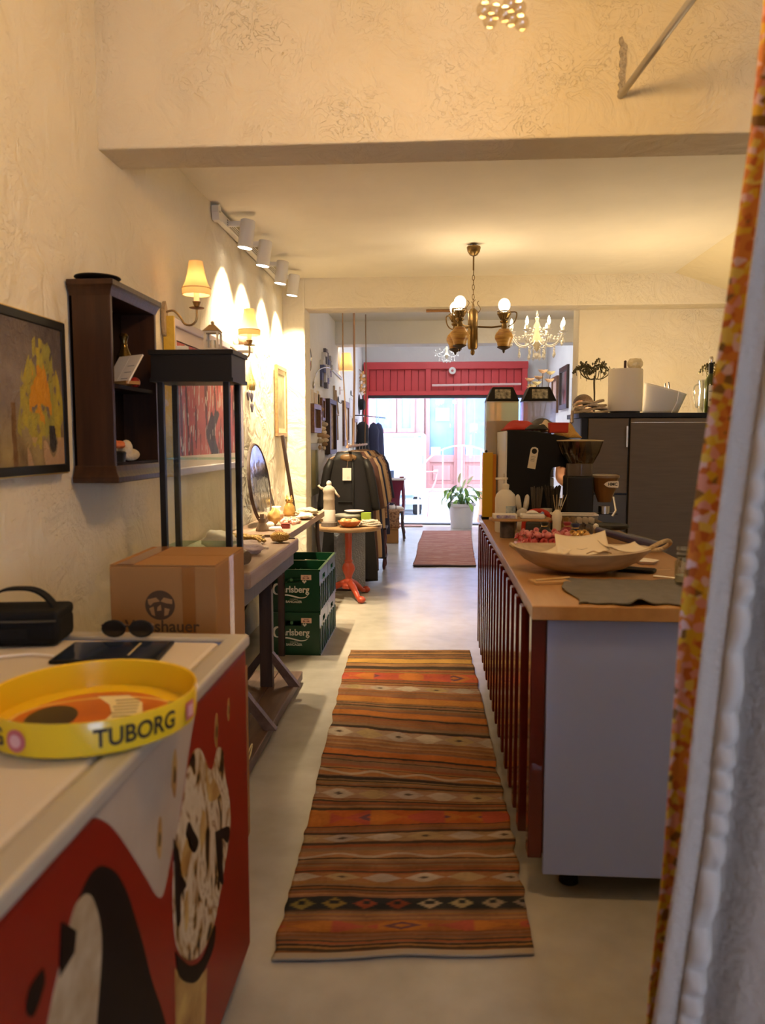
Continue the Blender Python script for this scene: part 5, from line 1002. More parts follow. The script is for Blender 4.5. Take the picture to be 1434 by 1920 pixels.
wiretree('second bronze wire tree half behind the wine bottle', (2.02, 5.655, ZF), 1.0, 4)
cyl = thing('white_canister', 'matt white cylinder standing on the fridge', 'canister', (1.30, 5.42, ZF))
MB().lathe([(.004, .012), (.112, .012), (.114, .02), (.114, .29), (.110, .298), (.004, .298)], 40).build('body', mat('matt white', (.78, .72, .62), .6), cyl, smooth=True); MB().lathe([(.004, 0), (.10, 0), (.10, .012), (.004, .012)], 32).build('base', BLACK, cyl)
cl = MB().lathe([(.004, 0), (.038, 0), (.052, .025), (.052, .045), (.038, .07), (.004, .074)], 20).build('candle_globe', mat('pierced ivory', (.86, .74, .48), .5, bump=1, bscale=40), smooth=True, loc=(1.362, 5.42, ZF+.299)); tag(cl, 'ivory pierced candle globe on top of the white cylinder', 'candle holder')
pn = MB().lathe([(.002, 0), (.009, 0), (.009, .055), (.002, .06)], 10).build('dark_candle', mat('dark wax', (.05, .02, .025), .5), loc=(1.295, 5.42, ZF+.299)); tag(pn, 'short dark candle beside the ivory globe', 'candle')
po = thing('curled_poster', 'large white sheet curling up on the fridge top', 'paper', (1.6, 5.55, ZF))
MB().sheet(lambda u, v: (1.44+.32*u-.05*(1-v)*u, 5.50+.10*u*u-.03*v, ZF+.004+v*(.21-.075*u)), 14, 10, .003).build('sheet', mat('white poster', (.80, .77, .72), .6), po, world=True, smooth=2)
MB().tube([(1.63, 5.468, ZF+.005), (1.665, 5.463, ZF+.08), (1.672, 5.46, ZF+.15)], .004, 6).build('clear_tape', mat('glossy tape', (.86, .82, .75), .1), po, world=True)
for k in range(2): 
    o = MB().tube([(0, 0, 0), (-.03, 0, .22+.008*k)], .0045, 6).build('pen', BLACK, loc=(1.665+k*.024, 5.66, ZF)); tag(o, ('first' if k == 0 else 'second')+' dark stick standing behind the white sheet', 'stick')
wb_ = thing('wine_bottle', 'dark green wine bottle with long cream label on the fridge', 'bottle', (1.895, 5.50, ZF))
MB().lathe([(.004, 0), (.036, 0), (.039, .006), (.039, .21), (.034, .235), (.016, .265), (.0145, .30), (.0145, .33), (.004, .332)], 28).build('glass', mat('green glass', (.05, .06, .008), .08, coat=.5), wb_, smooth=True)
MB().lathe([(.0155, .27), (.016, .275), (.016, .345), (.004, .346)], 18).build('foil', BLACK, wb_, smooth=True); MB().lathe([(.012, .346), (.014, .352), (.014, .378), (.010, .388), (.004, .39)], 16).build('stopper', mat('steel', (.62, .60, .58), .25, 1), wb_, smooth=True)
lb = MB(); aa = [math.radians(-125+i*8) for i in range(10)]
lb.add([(.0395*math.cos(a), .0395*math.sin(a), z) for i, a in enumerate(aa) for z in (.05-.012*(1-abs(i-4.5)/4.5), .19)], [(2*i, 2*i+2, 2*i+3, 2*i+1) for i in range(9)]); lbo = lb.build('label', mat('cream label', (.74, .67, .52), .7), wb_, fix=False)
MB().at((-.010, -.0398, .09)).prism(ell(0, 0, .009, .009, 16), 0, .001, 'y').build('label_emblem', mat('grey print', (.30, .27, .24), .7), lbo)
MB().at((-.010, -.0398, .15)).box(-.012, 0, -.003, .012, .001, .003).build('label_line', mat('grey print', (.30, .27, .24), .7), lbo)
jg = thing('glass_jug', 'clear glass jug behind the wine bottle', 'jug', (1.90, 5.62, ZF)); MB().lathe([(.004, 0), (.04, 0), (.05, .06), (.04, .16), (.05, .24), (.047, .24), (.037, .16), (.046, .06), (.004, .006)], 24).build('body', GLS, jg, smooth=True); MB().tube(spline([(-.045, 0, .21), (-.075, 0, .18), (-.06, 0, .06), (-.045, 0, .05)], 5), .006, 8).build('handle', GLS, jg, smooth=True)
# a shaded lamp stands behind the fridge and washes the wall
bl = thing('back_lamp', 'small frosted globe lamp on the fridge behind the white sheet', 'lamp', (1.60, 5.70, ZF))
MB().lathe([(.004, 0), (.05, 0), (.045, .012), (.004, .015)], 20).build('base', mat('aged brass', (.28, .19, .09), .4, .8), bl, smooth=True)
MB().ball((0, 0, .06), .05, 20, 14).build('globe', mat('warm globe', (1, .85, .6), .5, emit=(1, .74, .42), estr=6), bl, smooth=2)
lamp('back_lamp_light', 'POINT', (1.60, 5.80, ZF+.15), 42, (1, .74, .42), .06)
# flowers beyond the dispensers
fv = thing('flower_vase', 'glass vase of pale pink and cream flowers behind the dispensers', 'flowers', (.86, 6.55, 0))
FT = wood('flower stand', (.10, .05, .03), (.05, .02, .012))
st_ = thing('plant_stand', 'slim dark stand carrying the flower vase', 'stand', (.86, 6.55, 0))
MB().lathe([(.004, 1.2), (.13, 1.2), (.13, 1.225), (.004, 1.225)], 24).build('top', FT, st_, smooth=True); MB().lathe([(.02, .03), (.02, 1.2)], 12).build('post', FT, st_); MB().lathe([(.004, 0), (.14, 0), (.13, .03), (.004, .03)], 24).build('base', FT, st_)
fv.location.z = 1.226; WL[fv.name] = Vector(fv.location)
MB().lathe([(.004, 0), (.05, 0), (.055, .02), (.045, .15), (.05, .30), (.055, .42), (.05, .42), (.045, .30), (.04, .15), (.004, .01)], 20).build('vase', GLS, fv, smooth=True)
rf = random.Random(2)
for i in range(9):
    a = i*.72; x, y, z = .10*math.cos(a)*rf.uniform(.3, 1), .07*math.sin(a), .62+.16*rf.random()
    MB().tube([(0, 0, .1), (x*.5, y*.5, .4), (x, y, z)], .003, 5).build('stem', mat('dark stem', (.10, .07, .03), .7), fv)
    mb = MB()
    for k in range(6):
        b = k*1.05; mb.at((x+.02*math.cos(b), y+.02*math.sin(b), z+.008), (40*math.sin(b), -40*math.cos(b), 0)).ball((0, 0, 0), (.025, .02, .007), 8, 6)
    mb.at((x, y, z)); mb.ball((0, 0, .006), .014, 8, 6); mb.build('blossom', mat('peach petal', (.80, .58, .46), .7) if i % 3 else mat('cream petal', (.78, .74, .52), .7), fv, smooth=2)
# ---- the person behind the fridge
def skin_body(name, m, chains, parent, sub=2):
    me = bpy.data.meshes.new(name); vs = []; es = []; rad = []; idx = {}
    for ch in chains:
        prev = None
        for p, r in ch:
            k = tuple(round(c, 4) for c in p)
            if k not in idx: idx[k] = len(vs); vs.append(p); rad.append(r)
            if prev is not None: es.append((prev, idx[k]))
            prev = idx[k]
    me.from_pydata(vs, es, []); o = bpy.data.objects.new(name, me); COL.objects.link(o); me.materials.append(m)
    md = o.modifiers.new('skin', 'SKIN'); md.use_smooth_shade = True
    for i, r in enumerate(rad): me.skin_vertices[0].data[i].radius = (r, r) if not isinstance(r, tuple) else r
    for sv in me.skin_vertices[0].data: sv.use_root = False
    me.skin_vertices[0].data[0].use_root = True
    s = o.modifiers.new('sub', 'SUBSURF'); s.levels = sub; s.render_levels = sub
    o.parent = parent; return o
pe = thing('person', 'person in a navy shirt standing behind the steel fridge, looking down, one arm bent', 'person', (1.25, 6.44, 0))
SKN = mat('skin', (.55, .30, .20), .55); NVY = mat('navy cotton', (.018, .025, .065), .9, bump=.2, bscale=200); HAIR = mat('brown hair', (.06, .03, .014), .55, bump=.8, bscale=90, stretch=(1, 1, .2)); JN = mat('dark jeans', (.03, .04, .07), .9)
body = skin_body('body', SKN, [
    [((0, 0, .95), .10), ((0, 0, 1.12), .09), ((0, 0, 1.30), .10), ((-.01, 0, 1.44), .09), ((-.02, -.005, 1.50), .056), ((-.03, -.015, 1.555), .046), ((-.042, -.045, 1.605), (.052, .062)), ((-.046, -.045, 1.66), (.070, .088)), ((-.042, -.03, 1.72), (.078, .095)), ((-.03, -.01, 1.775), (.058, .07))],
    [((-.01, 0, 1.44), .09), ((-.15, 0, 1.42), .062), ((-.195, .01, 1.28), .052), ((-.212, .02, 1.13), .046), ((-.17, -.13, 1.09), .036), ((-.09, -.24, 1.13), .028), ((-.06, -.28, 1.14), (.034, .016))],
    [((-.01, 0, 1.44), .09), ((.16, 0, 1.42), .062), ((.21, .02, 1.26), .05), ((.21, .0, 1.12), .042), ((.15, -.14, 1.08), .036), ((.07, -.24, 1.12), .028), ((.04, -.28, 1.13), (.034, .016))],
    [((0, 0, .95), .10), ((-.10, 0, .85), .075), ((-.105, -.01, .50), .065), ((-.105, .01, .12), .042), ((-.105, -.02, .05), .045), ((-.105, -.12, .035), .035)],
    [((0, 0, .95), .10), ((.10, 0, .85), .075), ((.105, -.01, .50), .065), ((.105, .01, .12), .042), ((.105, -.02, .05), .045), ((.105, -.12, .035), .035)]], pe)
for s, hx in ((-1, -.06), (1, .04)):
    for k, (dx, L) in enumerate(((-.027, .06), (-.009, .075), (.009, .07), (.026, .052))):
        MB().tube([(hx+dx, -.29, 1.14), (hx+dx*1.1, -.29-L*.6, 1.135), (hx+dx*1.1, -.29-L, 1.11)], [.009, .0085, .007], 8).build('finger', SKN, pe, smooth=2)
    MB().tube([(hx-s*.03, -.25, 1.14), (hx-s*.055, -.28, 1.13), (hx-s*.06, -.31, 1.12)], [.011, .01, .008], 8).build('thumb', SKN, pe, smooth=2)
MB().at(sc=(1, .70, 1)).lathe([(.004, .80), (.185, .80), (.187, .86), (.178, .98), (.162, 1.12), (.178, 1.30), (.182, 1.38), (.165, 1.44), (.11, 1.485), (.066, 1.505), (.060, 1.515), (.004, 1.515)], 36).build('shirt', NVY, pe, smooth=2)
for s_, sx in ((-1, -.195), (1, .205)): MB().tube([(s_*.07, 0, 1.425), (s_*.13, 0, 1.425), (s_*.165, .002, 1.40), (sx*.97, .008, 1.32), (sx*1.02, .012, 1.24)], [.06, .078, .076, .068, .063], 16).build('sleeve', NVY, pe, smooth=2)
MB().at(sc=(1, .72, 1)).lathe([(.004, .74), (.12, .74), (.168, .78), (.172, .84), (.004, .86)], 28).build('trousers', JN, pe, smooth=2)
for s_ in (-1, 1): MB().tube([(s_*.085, 0, .83), (s_*.09, 0, .74), (s_*.105, -.01, .50), (s_*.105, .01, .07)], [.092, .092, .075, .062], 18).build('trouser_leg', JN, pe, smooth=2)
MB().at((-.038, -.008, 1.725), (16, 0, 0)).ball((0, .014, .012), (.083, .098, .082), 20, 14).build('hair', HAIR, pe, smooth=2)
MB().ball((-.048, -.112, 1.645), (.011, .020, .018)).build('nose', SKN, pe, smooth=2)
for s in (-1, 1):
    MB().ball((-.046+s*.028, -.100, 1.672), (.011, .008, .006), 10, 8).build('eye', mat('eye', (.1, .06, .04), .2), pe, smooth=2); MB().ball((-.043+s*.074, -.025, 1.655), (.010, .018, .027), 10, 8).build('ear', SKN, pe, smooth=2)
    MB().at((s*.105, -.06, 0)).ball((0, 0, .045), (.05, .12, .045)).build('shoe', BLACK, pe, smooth=2)
MB().ball((-.046, -.094, 1.612), (.020, .010, .006), 10, 8).build('mouth', mat('lips', (.42, .16, .12), .5), pe, smooth=2)
# ================================================================== lamps overhead
def chain(mb, z0, z1, r=.009, w=.002):
    n = int((z0-z1)/(r*2.4)); 
    for i in range(n):
        z = z0-(i+.5)*(z0-z1)/n; pts = []
        for k in range(11):
            a = 2*math.pi*k/10; p = (r*.6*math.cos(a), 0, z+r*1.5*math.sin(a)); pts.append(p if i % 2 else (0, p[0], p[2]))
        mb.tube(pts, w, 5)
    return mb
hl = thing('hanging_lamp', 'brass three armed hanging lamp with lit globe bulbs and ochre pots', 'chandelier', (.278, 5.86, 2.89))
BRS = mat('dark brass', (.16, .10, .035), .35, .8); OCH = mat('ochre ceramic', (.56, .34, .08), .4, var=.75, vscale=10, vcol=(.22, .08, .015), stretch=(1, 1, 5))
MB().lathe([(.003, 0), (.022, 0), (.022, -.004), (.007, -.006), (.007, -.018), (.05, -.02), (.052, -.026), (.045, -.055), (.028, -.08), (.012, -.088), (.003, -.088)], 24).build('canopy', BRS, hl, smooth=True)
MB().lathe([(.006, -.088), (.006, -.19)], 10).build('stem', BRS, hl); chain(MB(), -.19, -.47, .014, .0026).build('chain', BRS, hl, smooth=2)
MB().lathe([(.003, -.46), (.02, -.47), (.038, -.49), (.038, -.75), (.03, -.765), (.012, -.77), (.016, -.785), (.014, -.80), (.004, -.81)], 20).build('column', BRS, hl, smooth=True)
for i in range(4):
    a = i*1.57; MB().tube(spline([(.035*math.cos(a), .035*math.sin(a), -.50), (.055*math.cos(a), .055*math.sin(a), -.47), (.03*math.cos(a), .03*math.sin(a), -.43), (.045*math.cos(a+.3), .045*math.sin(a+.3), -.41)], 4), .003, 5).build('scroll', BRS, hl, smooth=2)
for ang in (0, 140, 232):
    ca, sa = math.cos(math.radians(ang)), math.sin(math.radians(ang)); R_ = .23 if ang == 0 else .165; cx, cy = ca*R_, sa*R_
    MB().tube([(ca*.03, sa*.03, -.60), (ca*R_*.6, sa*R_*.6, -.605), (cx, cy, -.595)], .007, 8).build('arm', BRS, hl, smooth=True)
    MB().at((cx, cy, -.60)).lathe([(.004, -.02), (.018, -.02), (.022, 0), (.018, .02), (.03, .03), (.032, .04), (.02, .045), (.022, .05), (.05, .085), (.052, .09), (.046, .09), (.018, .055), (.004, .05)], 22).build('cup', BRS, hl, smooth=True)
    pot = MB().at((cx, cy, -.60)).lathe([(.004, -.155), (.04, -.15), (.046, -.14), (.05, -.12), (.066, -.09), (.068, -.075), (.06, -.05), (.042, -.03), (.036, -.02), (.004, -.018)], 26).build('ceramic_pot', OCH, hl, smooth=True)
    MB().at((cx, cy, -.60)).lathe([(.003, -.195), (.008, -.188), (.01, -.175), (.03, -.165), (.048, -.155), (.05, -.148), (.004, -.147)], 22).build('pot_base', mat('dark iron', (.05, .03, .015), .5, .5), pot, smooth=True)
    for k in range(16):
        b = k*math.pi/8; MB().at((cx, cy, -.60)).tube([(.026*math.cos(b), .026*math.sin(b), .05), (.048*math.cos(b), .048*math.sin(b), .088), (.05*math.cos(b), .05*math.sin(b), .105)], .0022, 4).build('gallery_rod', BRS, hl)
    rg_ = MB().at((cx, cy, -.493)); rg_.tube([(.051*math.cos(k*math.pi/10), .051*math.sin(k*math.pi/10), 0) for k in range(21)], .0035, 6).build('gallery_ring', BRS, hl, smooth=True)
    MB().at((cx, cy, -.60)).tube(spline([(ca*.05, sa*.05, .105), (ca*.09, sa*.09, .10), (ca*.085, sa*.085, .05), (ca*.06, sa*.06, .015), (ca*.03, sa*.03, 0)], 5), .005, 6).build('handle', BRS, hl, smooth=True)
    MB().ball((cx, cy, -.445), (.044, .044, .05), 18, 12).build('bulb', mat('lit opal bulb', (1, .9, .7), .4, emit=(1, .80, .50), estr=7), hl, smooth=2)
    lamp('bulb_light', 'POINT', (.278+cx, 5.86+cy, 2.89-.445), 12, (1, .74, .45), .05)
# crystal chandeliers
CRY = mat('crystal', (.86, .84, .80), .08, coat=.6, spec=.8); CRS = mat('crystal arm', (.80, .70, .50), .15, coat=.5)
def crystal(label, loc, s, lit, n=6, top=.0):
    t = thing('crystal_chandelier', label, 'chandelier', loc)
    MB().lathe([(.003, top/s if False else 0), (.03*s, 0), (.03*s, -.01*s), (.004, -.012*s)], 14).build('canopy', CRS, t); 
    chain(MB(), -.012*s, -.14*s, .012*s, .0025*s).build('chain', CRS, t, smooth=2)
    MB().lathe([(.004, -.14*s), (.02*s, -.15*s), (.012*s, -.18*s), (.03*s, -.22*s), (.02*s, -.27*s), (.035*s, -.32*s), (.05*s, -.36*s), (.03*s, -.40*s), (.012*s, -.43*s), (.004, -.44*s)], 16).build('column', CRS, t, smooth=True)
    MB().ball((0, 0, -.475*s), .03*s, 12, 8).build('drop_ball', CRY, t, smooth=2)
    for i in range(n):
        a = 2*math.pi*i/n+.3; ca, sa = math.cos(a), math.sin(a)
        MB().tube([(ca*r*s, sa*r*s, z*s) for r, z in spline([(.03, -.34), (.10, -.39), (.17, -.38), (.22, -.32), (.235, -.29)], 4)], .006*s, 6).build('arm', CRY, t, smooth=2)
        MB().at((ca*.235*s, sa*.235*s, -.29*s), sc=(s, s, s)).lathe([(.003, -.005), (.03, .005), (.038, .015), (.034, .015), (.01, .006), (.01, .05), (.003, .05)], 12).build('candle_cup', CRY, t, smooth=True)
        if lit:
            MB().at((ca*.235*s, sa*.235*s, -.21*s), sc=(s, s, s)).lathe([(.003, -.03), (.012, -.015), (.015, 0), (.008, .03), (.002, .045)], 12).build('bulb', mat('flame bulb', (1, .9, .7), .4, emit=(1, .78, .45), estr=14), t, smooth=True)
        for k in range(5):
            u = (k+1)/6; r = .03+.2*u; z = -.20-.12*u-.05*math.sin(u*3.14)
            MB().ball((ca*r*s, sa*r*s, z*s), .011*s, 6, 5).build('bead', CRY, t)
        for q, (r, z, L) in enumerate(((.235, -.315, .07), (.16, -.40, .09), (.07, -.40, .11))):
            mb = MB().at((ca*r*s, sa*r*s, z*s)); mb.lathe([(.001, -L*s), (.013*s, -(L-.018)*s), (.007*s, -(L-.042)*s), (.002*s, -(L-.048)*s), (.008*s, -.026*s), (.002*s, -.018*s), (.008*s, -.010*s), (.001, 0)], 6); mb.build('pendant', CRY, t)
    if lit: lamp('chandelier_light', 'POINT', (loc[0], loc[1], loc[2]-.12), 14, (1, .74, .42), .15)
    return t
crystal('lit crystal chandelier with candle bulbs over the bar, beyond the brass lamp', (1.05, 8.2, 2.89), 1.2, True, 8)
c2_ = crystal('small unlit crystal chandelier in front of the red lintel', (.16, 11, 2.89), .70, False, 5)
MB().lathe([(.004, 0), (.004, .61)], 6).build('drop_rod', CRS, c2_)
# near crystal lamp whose lowest beads hang into view
nc = thing('bead_chandelier', 'cluster of clear glass balls of a hanging lamp at the top of the view', 'chandelier', (.147, 1.8, 3.78))
MB().lathe([(.004, 0), (.06, 0), (.05, -.03), (.004, -.035)], 20).build('canopy', BRS, nc, smooth=True); chain(MB(), -.03, -.80, .016, .003).build('chain', BRS, nc, smooth=2)
MB().lathe([(.004, -.80), (.16, -.85), (.165, -.87), (.15, -.87), (.004, -.82)], 30).build('ring', BRS, nc, smooth=True)
CB = pane('clear ball', (.95, .90, .80), .22, .05)
rb_ = random.Random(9)
for k in range(46):
    lay = k//14; a = k*2.4; rr = (.14, .10, .06, .025)[min(lay, 3)]*math.sqrt(rb_.uniform(.5, 1)); z = -.90-lay*.11-rb_.uniform(0, .09)
    MB().ball((rr*math.cos(a), rr*math.sin(a), max(z, -1.385)), .0175, 14, 10).build('glass_ball', CB, nc, smooth=2)
for dx, dy, z in ((-.04, 0, -1.355), (-.018, .01, -1.385), (.012, 0, -1.375), (.0, -.017, -1.405), (.038, .0, -1.416), (.033, .01, -1.38), (-.03, .017, -1.40), (.016, .012, -1.40), (-.045, .012, -1.38)):
    MB().ball((dx, dy, z), .0165, 14, 10).build('glass_ball', CB, nc, smooth=2)
for a in range(5): MB().ball((.09*math.cos(a*1.257), .09*math.sin(a*1.257), -.89), (.022, .022, .03)).build('bulb', mat('lit opal bulb', (1, .9, .7), .4, emit=(1, .80, .50), estr=7), nc, smooth=2)
lamp('near_lamp_light', 'POINT', (.147, 1.8, 2.66), 62, (1, .62, .25), .12)
# pipe and wooden rod
o = MB().tube([(.707, 3.165, 2.774), (1.17, -2.0, 2.774)], .0125, 14).build('steel_pipe', mat('grey pipe', (.40, .38, .36), .35, .6), smooth=True); tag(o, 'thin grey steel pipe running from the beam towards the viewer', 'pipe')
o = MB().tube([(-.085, 7.1, 2.612), (.25, 7.1, 2.612)], .013, 10).build('wooden_rod', mat('brown rod', (.32, .16, .06), .5), smooth=True); tag(o, 'short brown wooden rod under the middle beam', 'rod')
# ================================================================== curtain at the right
LACE = mat('white lace', (.47, .385, .325), .9, bump=.4, bscale=90); 
def floral():
    m = mat('orange floral', (.7, .3, .05), .85); t = m.node_tree; b = t.nodes['Principled BSDF']; tc = nd(t, 'ShaderNodeTexCoord')
    v = nd(t, 'ShaderNodeTexVoronoi', Scale=75.0); t.links.new(tc.outputs['Object'], v.inputs['Vector'])
    r = nd(t, 'ShaderNodeValToRGB'); r.color_ramp.interpolation = 'CONSTANT'; e = r.color_ramp.elements
    e[0].color = (.62, .20, .03, 1); e[1].position = .25; e[1].color = (.66, .36, .02, 1)
    for p, c in ((.45, (.68, .28, .20, 1)), (.6, (.50, .12, .02, 1)), (.74, (.70, .46, .08, 1)), (.86, (.70, .45, .42, 1)), (.94, (.22, .10, .02, 1))): x = e.new(p); x.color = c
    s = nd(t, 'ShaderNodeSeparateColor'); t.links.new(v.outputs['Color'], s.inputs[0]); t.links.new(s.outputs[0], r.inputs[0]); t.links.new(r.outputs[0], b.inputs['Base Color'])
    return m
cu = thing('curtain', 'white lace curtain lined with orange flowers hanging beside the bar', 'curtain', (.8, 1.3, 0))
def edge(z): 
    pts = [(0, .385), (.42, .396), (.667, .415), (1.16, .431), (1.384, .453), (1.677, .487), (1.948, .514), (2.77, .56)]
    for (a, xa), (b, xb) in zip(pts, pts[1:]):
        if z <= b: return lerp(xa, xb, max(0, (z-a)/(b-a)))
    return pts[-1][1]
def wedge(z):
    pts = [(0, .36), (.42, .388), (.777, .425), (1.069, .444), (1.296, .462), (1.677, .497), (1.891, .518), (2.77, .575)]
    for (a, xa), (b, xb) in zip(pts, pts[1:]):
        if z <= b: return lerp(xa, xb, max(0, (z-a)/(b-a)))
    return pts[-1][1]
MB().sheet(lambda u, v: (edge(2.71*v)+.0+.14*u, 1.335+.02*math.sin(u*9+v*3)+.03*u, .012+2.70*v), 12, 60, .003).build('lining', floral(), cu, world=True, smooth=2)
def lace(u, v):
    z = .012+2.70*v; x0 = wedge(z); x = x0+.62*u
    y = 1.30-.05*math.sin(u*26+v*1.4)*min(1, u*8)-.012*math.sin(u*61+v*4)
    return (x, y, z)
MB().sheet(lace, 70, 60, .003).build('lace_panel', LACE, cu, world=True, smooth=2)
mb = MB()
def ruffle(u, v):
    z = .012+2.70*v; p = lace(.06+.085*u, v); y = p[1]-.008-.020*abs(math.sin(v*150+2*math.sin(v*40)))*math.sin(u*math.pi)
    return (p[0], y, z)
MB().sheet(ruffle, 6, 520, .002).build('ruffle_strip', mat('ruched voile', (.52, .46, .42), .9), cu, world=True, smooth=2)
MB().tube([(.50, 1.31, 2.73), (1.6, 1.31, 2.73)], .014, 10).build('rod', mat('grey pipe', (.40, .38, .36), .35, .6), cu, world=True, smooth=True)
# ================================================================== rugs
KM_ = [  # motif bands along the runner: start, end, ground colour, motif kind
    (.051, .074, (.34, .12, .035), 2), (.100, .130, (.03, .03, .028), 9), (.172, .192, (.33, .15, .06), 1), (.234, .250, (.36, .17, .07), 3), (.284, .307, (.34, .21, .10), 1), (.335, .371, (.44, .11, .025), 2),
    (.402, .427, (.34, .20, .11), 1), (.466, .483, (.36, .15, .05), 3), (.524, .538, (.46, .14, .03), 0), (.572, .600, (.34, .22, .14), 1), (.645, .661, (.44, .15, .03), 0), (.70, .722, (.46, .19, .04), 0), (.753, .776, (.36, .22, .14), 1), (.804, .842, (.44, .09, .035), 2), (.907, .934, (.46, .25, .06), 0)]
def fine_stripes(seed):
    r = random.Random(seed); B = []; t = 0
    pal = [(.27, .115, .04), (.22, .085, .03), (.31, .15, .05), (.25, .12, .06), (.20, .10, .055), (.29, .09, .035), (.24, .14, .07), (.33, .17, .07)]; dark = [(.045, .03, .02), (.065, .045, .025), (.08, .05, .03)]
    while t < 1:
        L = r.uniform(.0018, .0052); B.append((t, t+L, r.choice(pal) if r.random() < .78 else r.choice(dark))); t += L
    return B
def rug(name, label, cornersL, cornersR, bands, nu, nv, zoff=.0, pink=False, wav=.006):
    # cornersL/R: left and right edge polylines from the near to the far end
    def pl(P, t):
        s = t*(len(P)-1); i = min(int(s), len(P)-2); return Vector(P[i]).lerp(Vector(P[i+1]), s-i)
    def fn(u, v):
        a, b = pl(cornersL, v), pl(cornersR, v); wv = .012*NZ.noise((v*30, 1, 0)) if u < .02 else (.012*NZ.noise((v*30, 7, 0)) if u > .98 else 0)
        p = a.lerp(b, u)+Vector((wv, .012*NZ.noise((u*3, v*6, 4))))
        return (p.x, p.y, .008+wav*.5*(1+NZ.noise((u*1.2, v*22, 3)))+zoff)
    mb = MB(); mb.sheet(fn, nu, nv, .007)
    W = nv+1; Nn = (nu+1)*W; cols = []
    for idx in range(2*Nn):
        i, j = divmod(idx % Nn, W); u, v = i/nu, j/nv; cols.append(bands(u, v))
    it = iter(cols)
    o = mb.build(name, vcolmat('woven wool', .95, .5, 420, .1), smooth=2, colors=lambda p: next(it), fix=False); return tag(o, label, 'rug')
BN = fine_stripes(11)
def kil(u, v):
    vv = v+.003*NZ.noise((u*3, v*14, 2))+.0015*NZ.noise((u*11, v*40, 6)); c = (.30, .13, .05); hit = False
    if v < .010: return (.40, .31, .20)
    for a, b, cc, mo in KM_:
        if a <= vv < b:
            hit = True; c = cc; w = (vv-a)/(b-a); q = (u*(5.3 if mo == 1 else 3.4)+a*37+.15*NZ.noise((u*2, a*9, 1))) % 1; d = abs(q-.5)*2+abs(w-.5)*1.5; k = int(u*5.3+a*37)
            if mo == 1 and d < .95: c = ((.46, .36, .25), (.40, .27, .12), (.40, .31, .23))[k % 3]
            if mo == 1 and d < .26 and k % 2: c = (.10, .07, .05)
            if mo == 2 and d < 1.0: c = tuple(lerp(x, y, .7) for x, y in zip(cc, ((.46, .17, .03), (.40, .07, .05))[k % 2]))
            if mo == 2 and .25 < d < .55 and k % 3 == 1: c = (.14, .06, .07)
            if mo == 3 and abs(w-.5-.32*math.sin(q*6.28)) < .2: c = (.44, .32, .20)
            if mo == 9:
                q = (u*7.5) % 1
                if abs(q-.5)*1.1+abs(w-.45)*.9 < .42 and not (abs(q-.5) < .13 and abs(w-.55) < .14): c = ((.24, .18, .05), (.23, .15, .04), (.26, .06, .03), (.25, .06, .03), (.36, .27, .16), (.32, .24, .11), (.30, .22, .13), (.24, .18, .14))[int(u*7.5) % 8]
            break
    if not hit:
        for a, b, cc in BN:
            if a <= vv < b: c = cc; break
    n = 1+.28*NZ.noise((u*7, v*50, 1))+.18*NZ.noise((u*60, v*300, 5)); return tuple(x*n*.95 for x in c)
rug('kilim_runner', 'long striped kilim runner in rust, ochre and black on the near floor', [(-.445, 1.985), (-.455, 2.35), (-.466, 2.71), (-.50, 3.3), (-.53, 4.0), (-.555, 4.6), (-.567, 5.14)], [(.288, 2.06), (.292, 2.4), (.293, 2.8), (.285, 3.2), (.275, 3.9), (.262, 4.6), (.248, 5.19)], kil, 70, 1000)
def pinkr(u, v):
    n = NZ.noise((u*1.5, v*70, 3)); m = NZ.noise((u*4, v*220, 6)); c = Vector((.50, .26, .20)).lerp(Vector((.38, .16, .13)), min(1, max(0, .5+n)))
    if m > .35: c = c.lerp(Vector((.60, .42, .34)), .7)
    if v < .015: c = Vector((.16, .10, .09))
    return tuple(c)
rug('rag_runner', 'rose striped rag rug on the floor before the street door', [(-.245, 8.72), (-.22, 9.6), (-.225, 10.6), (-.19, 11.5), (-.178, 12.13)], [(.485, 8.77), (.50, 9.6), (.53, 10.6), (.555, 11.5), (.584, 12.18)], pinkr, 40, 320, wav=.012)
mt = thing('door_mat', 'narrow pinkish door mat at the glass door', 'mat', (-.5, 12.88, 0)); MB().box(-.32, -.10, 0, .30, .09, .018).build('pile', mat('pink coir', (.60, .36, .30), .95, bump=1, bscale=160), mt, bevel=.004); MB().frame(-.325, -.105, .305, .095, .012, 0, .014, 'z').build('border', mat('mat edge', (.42, .25, .2), .8), mt)
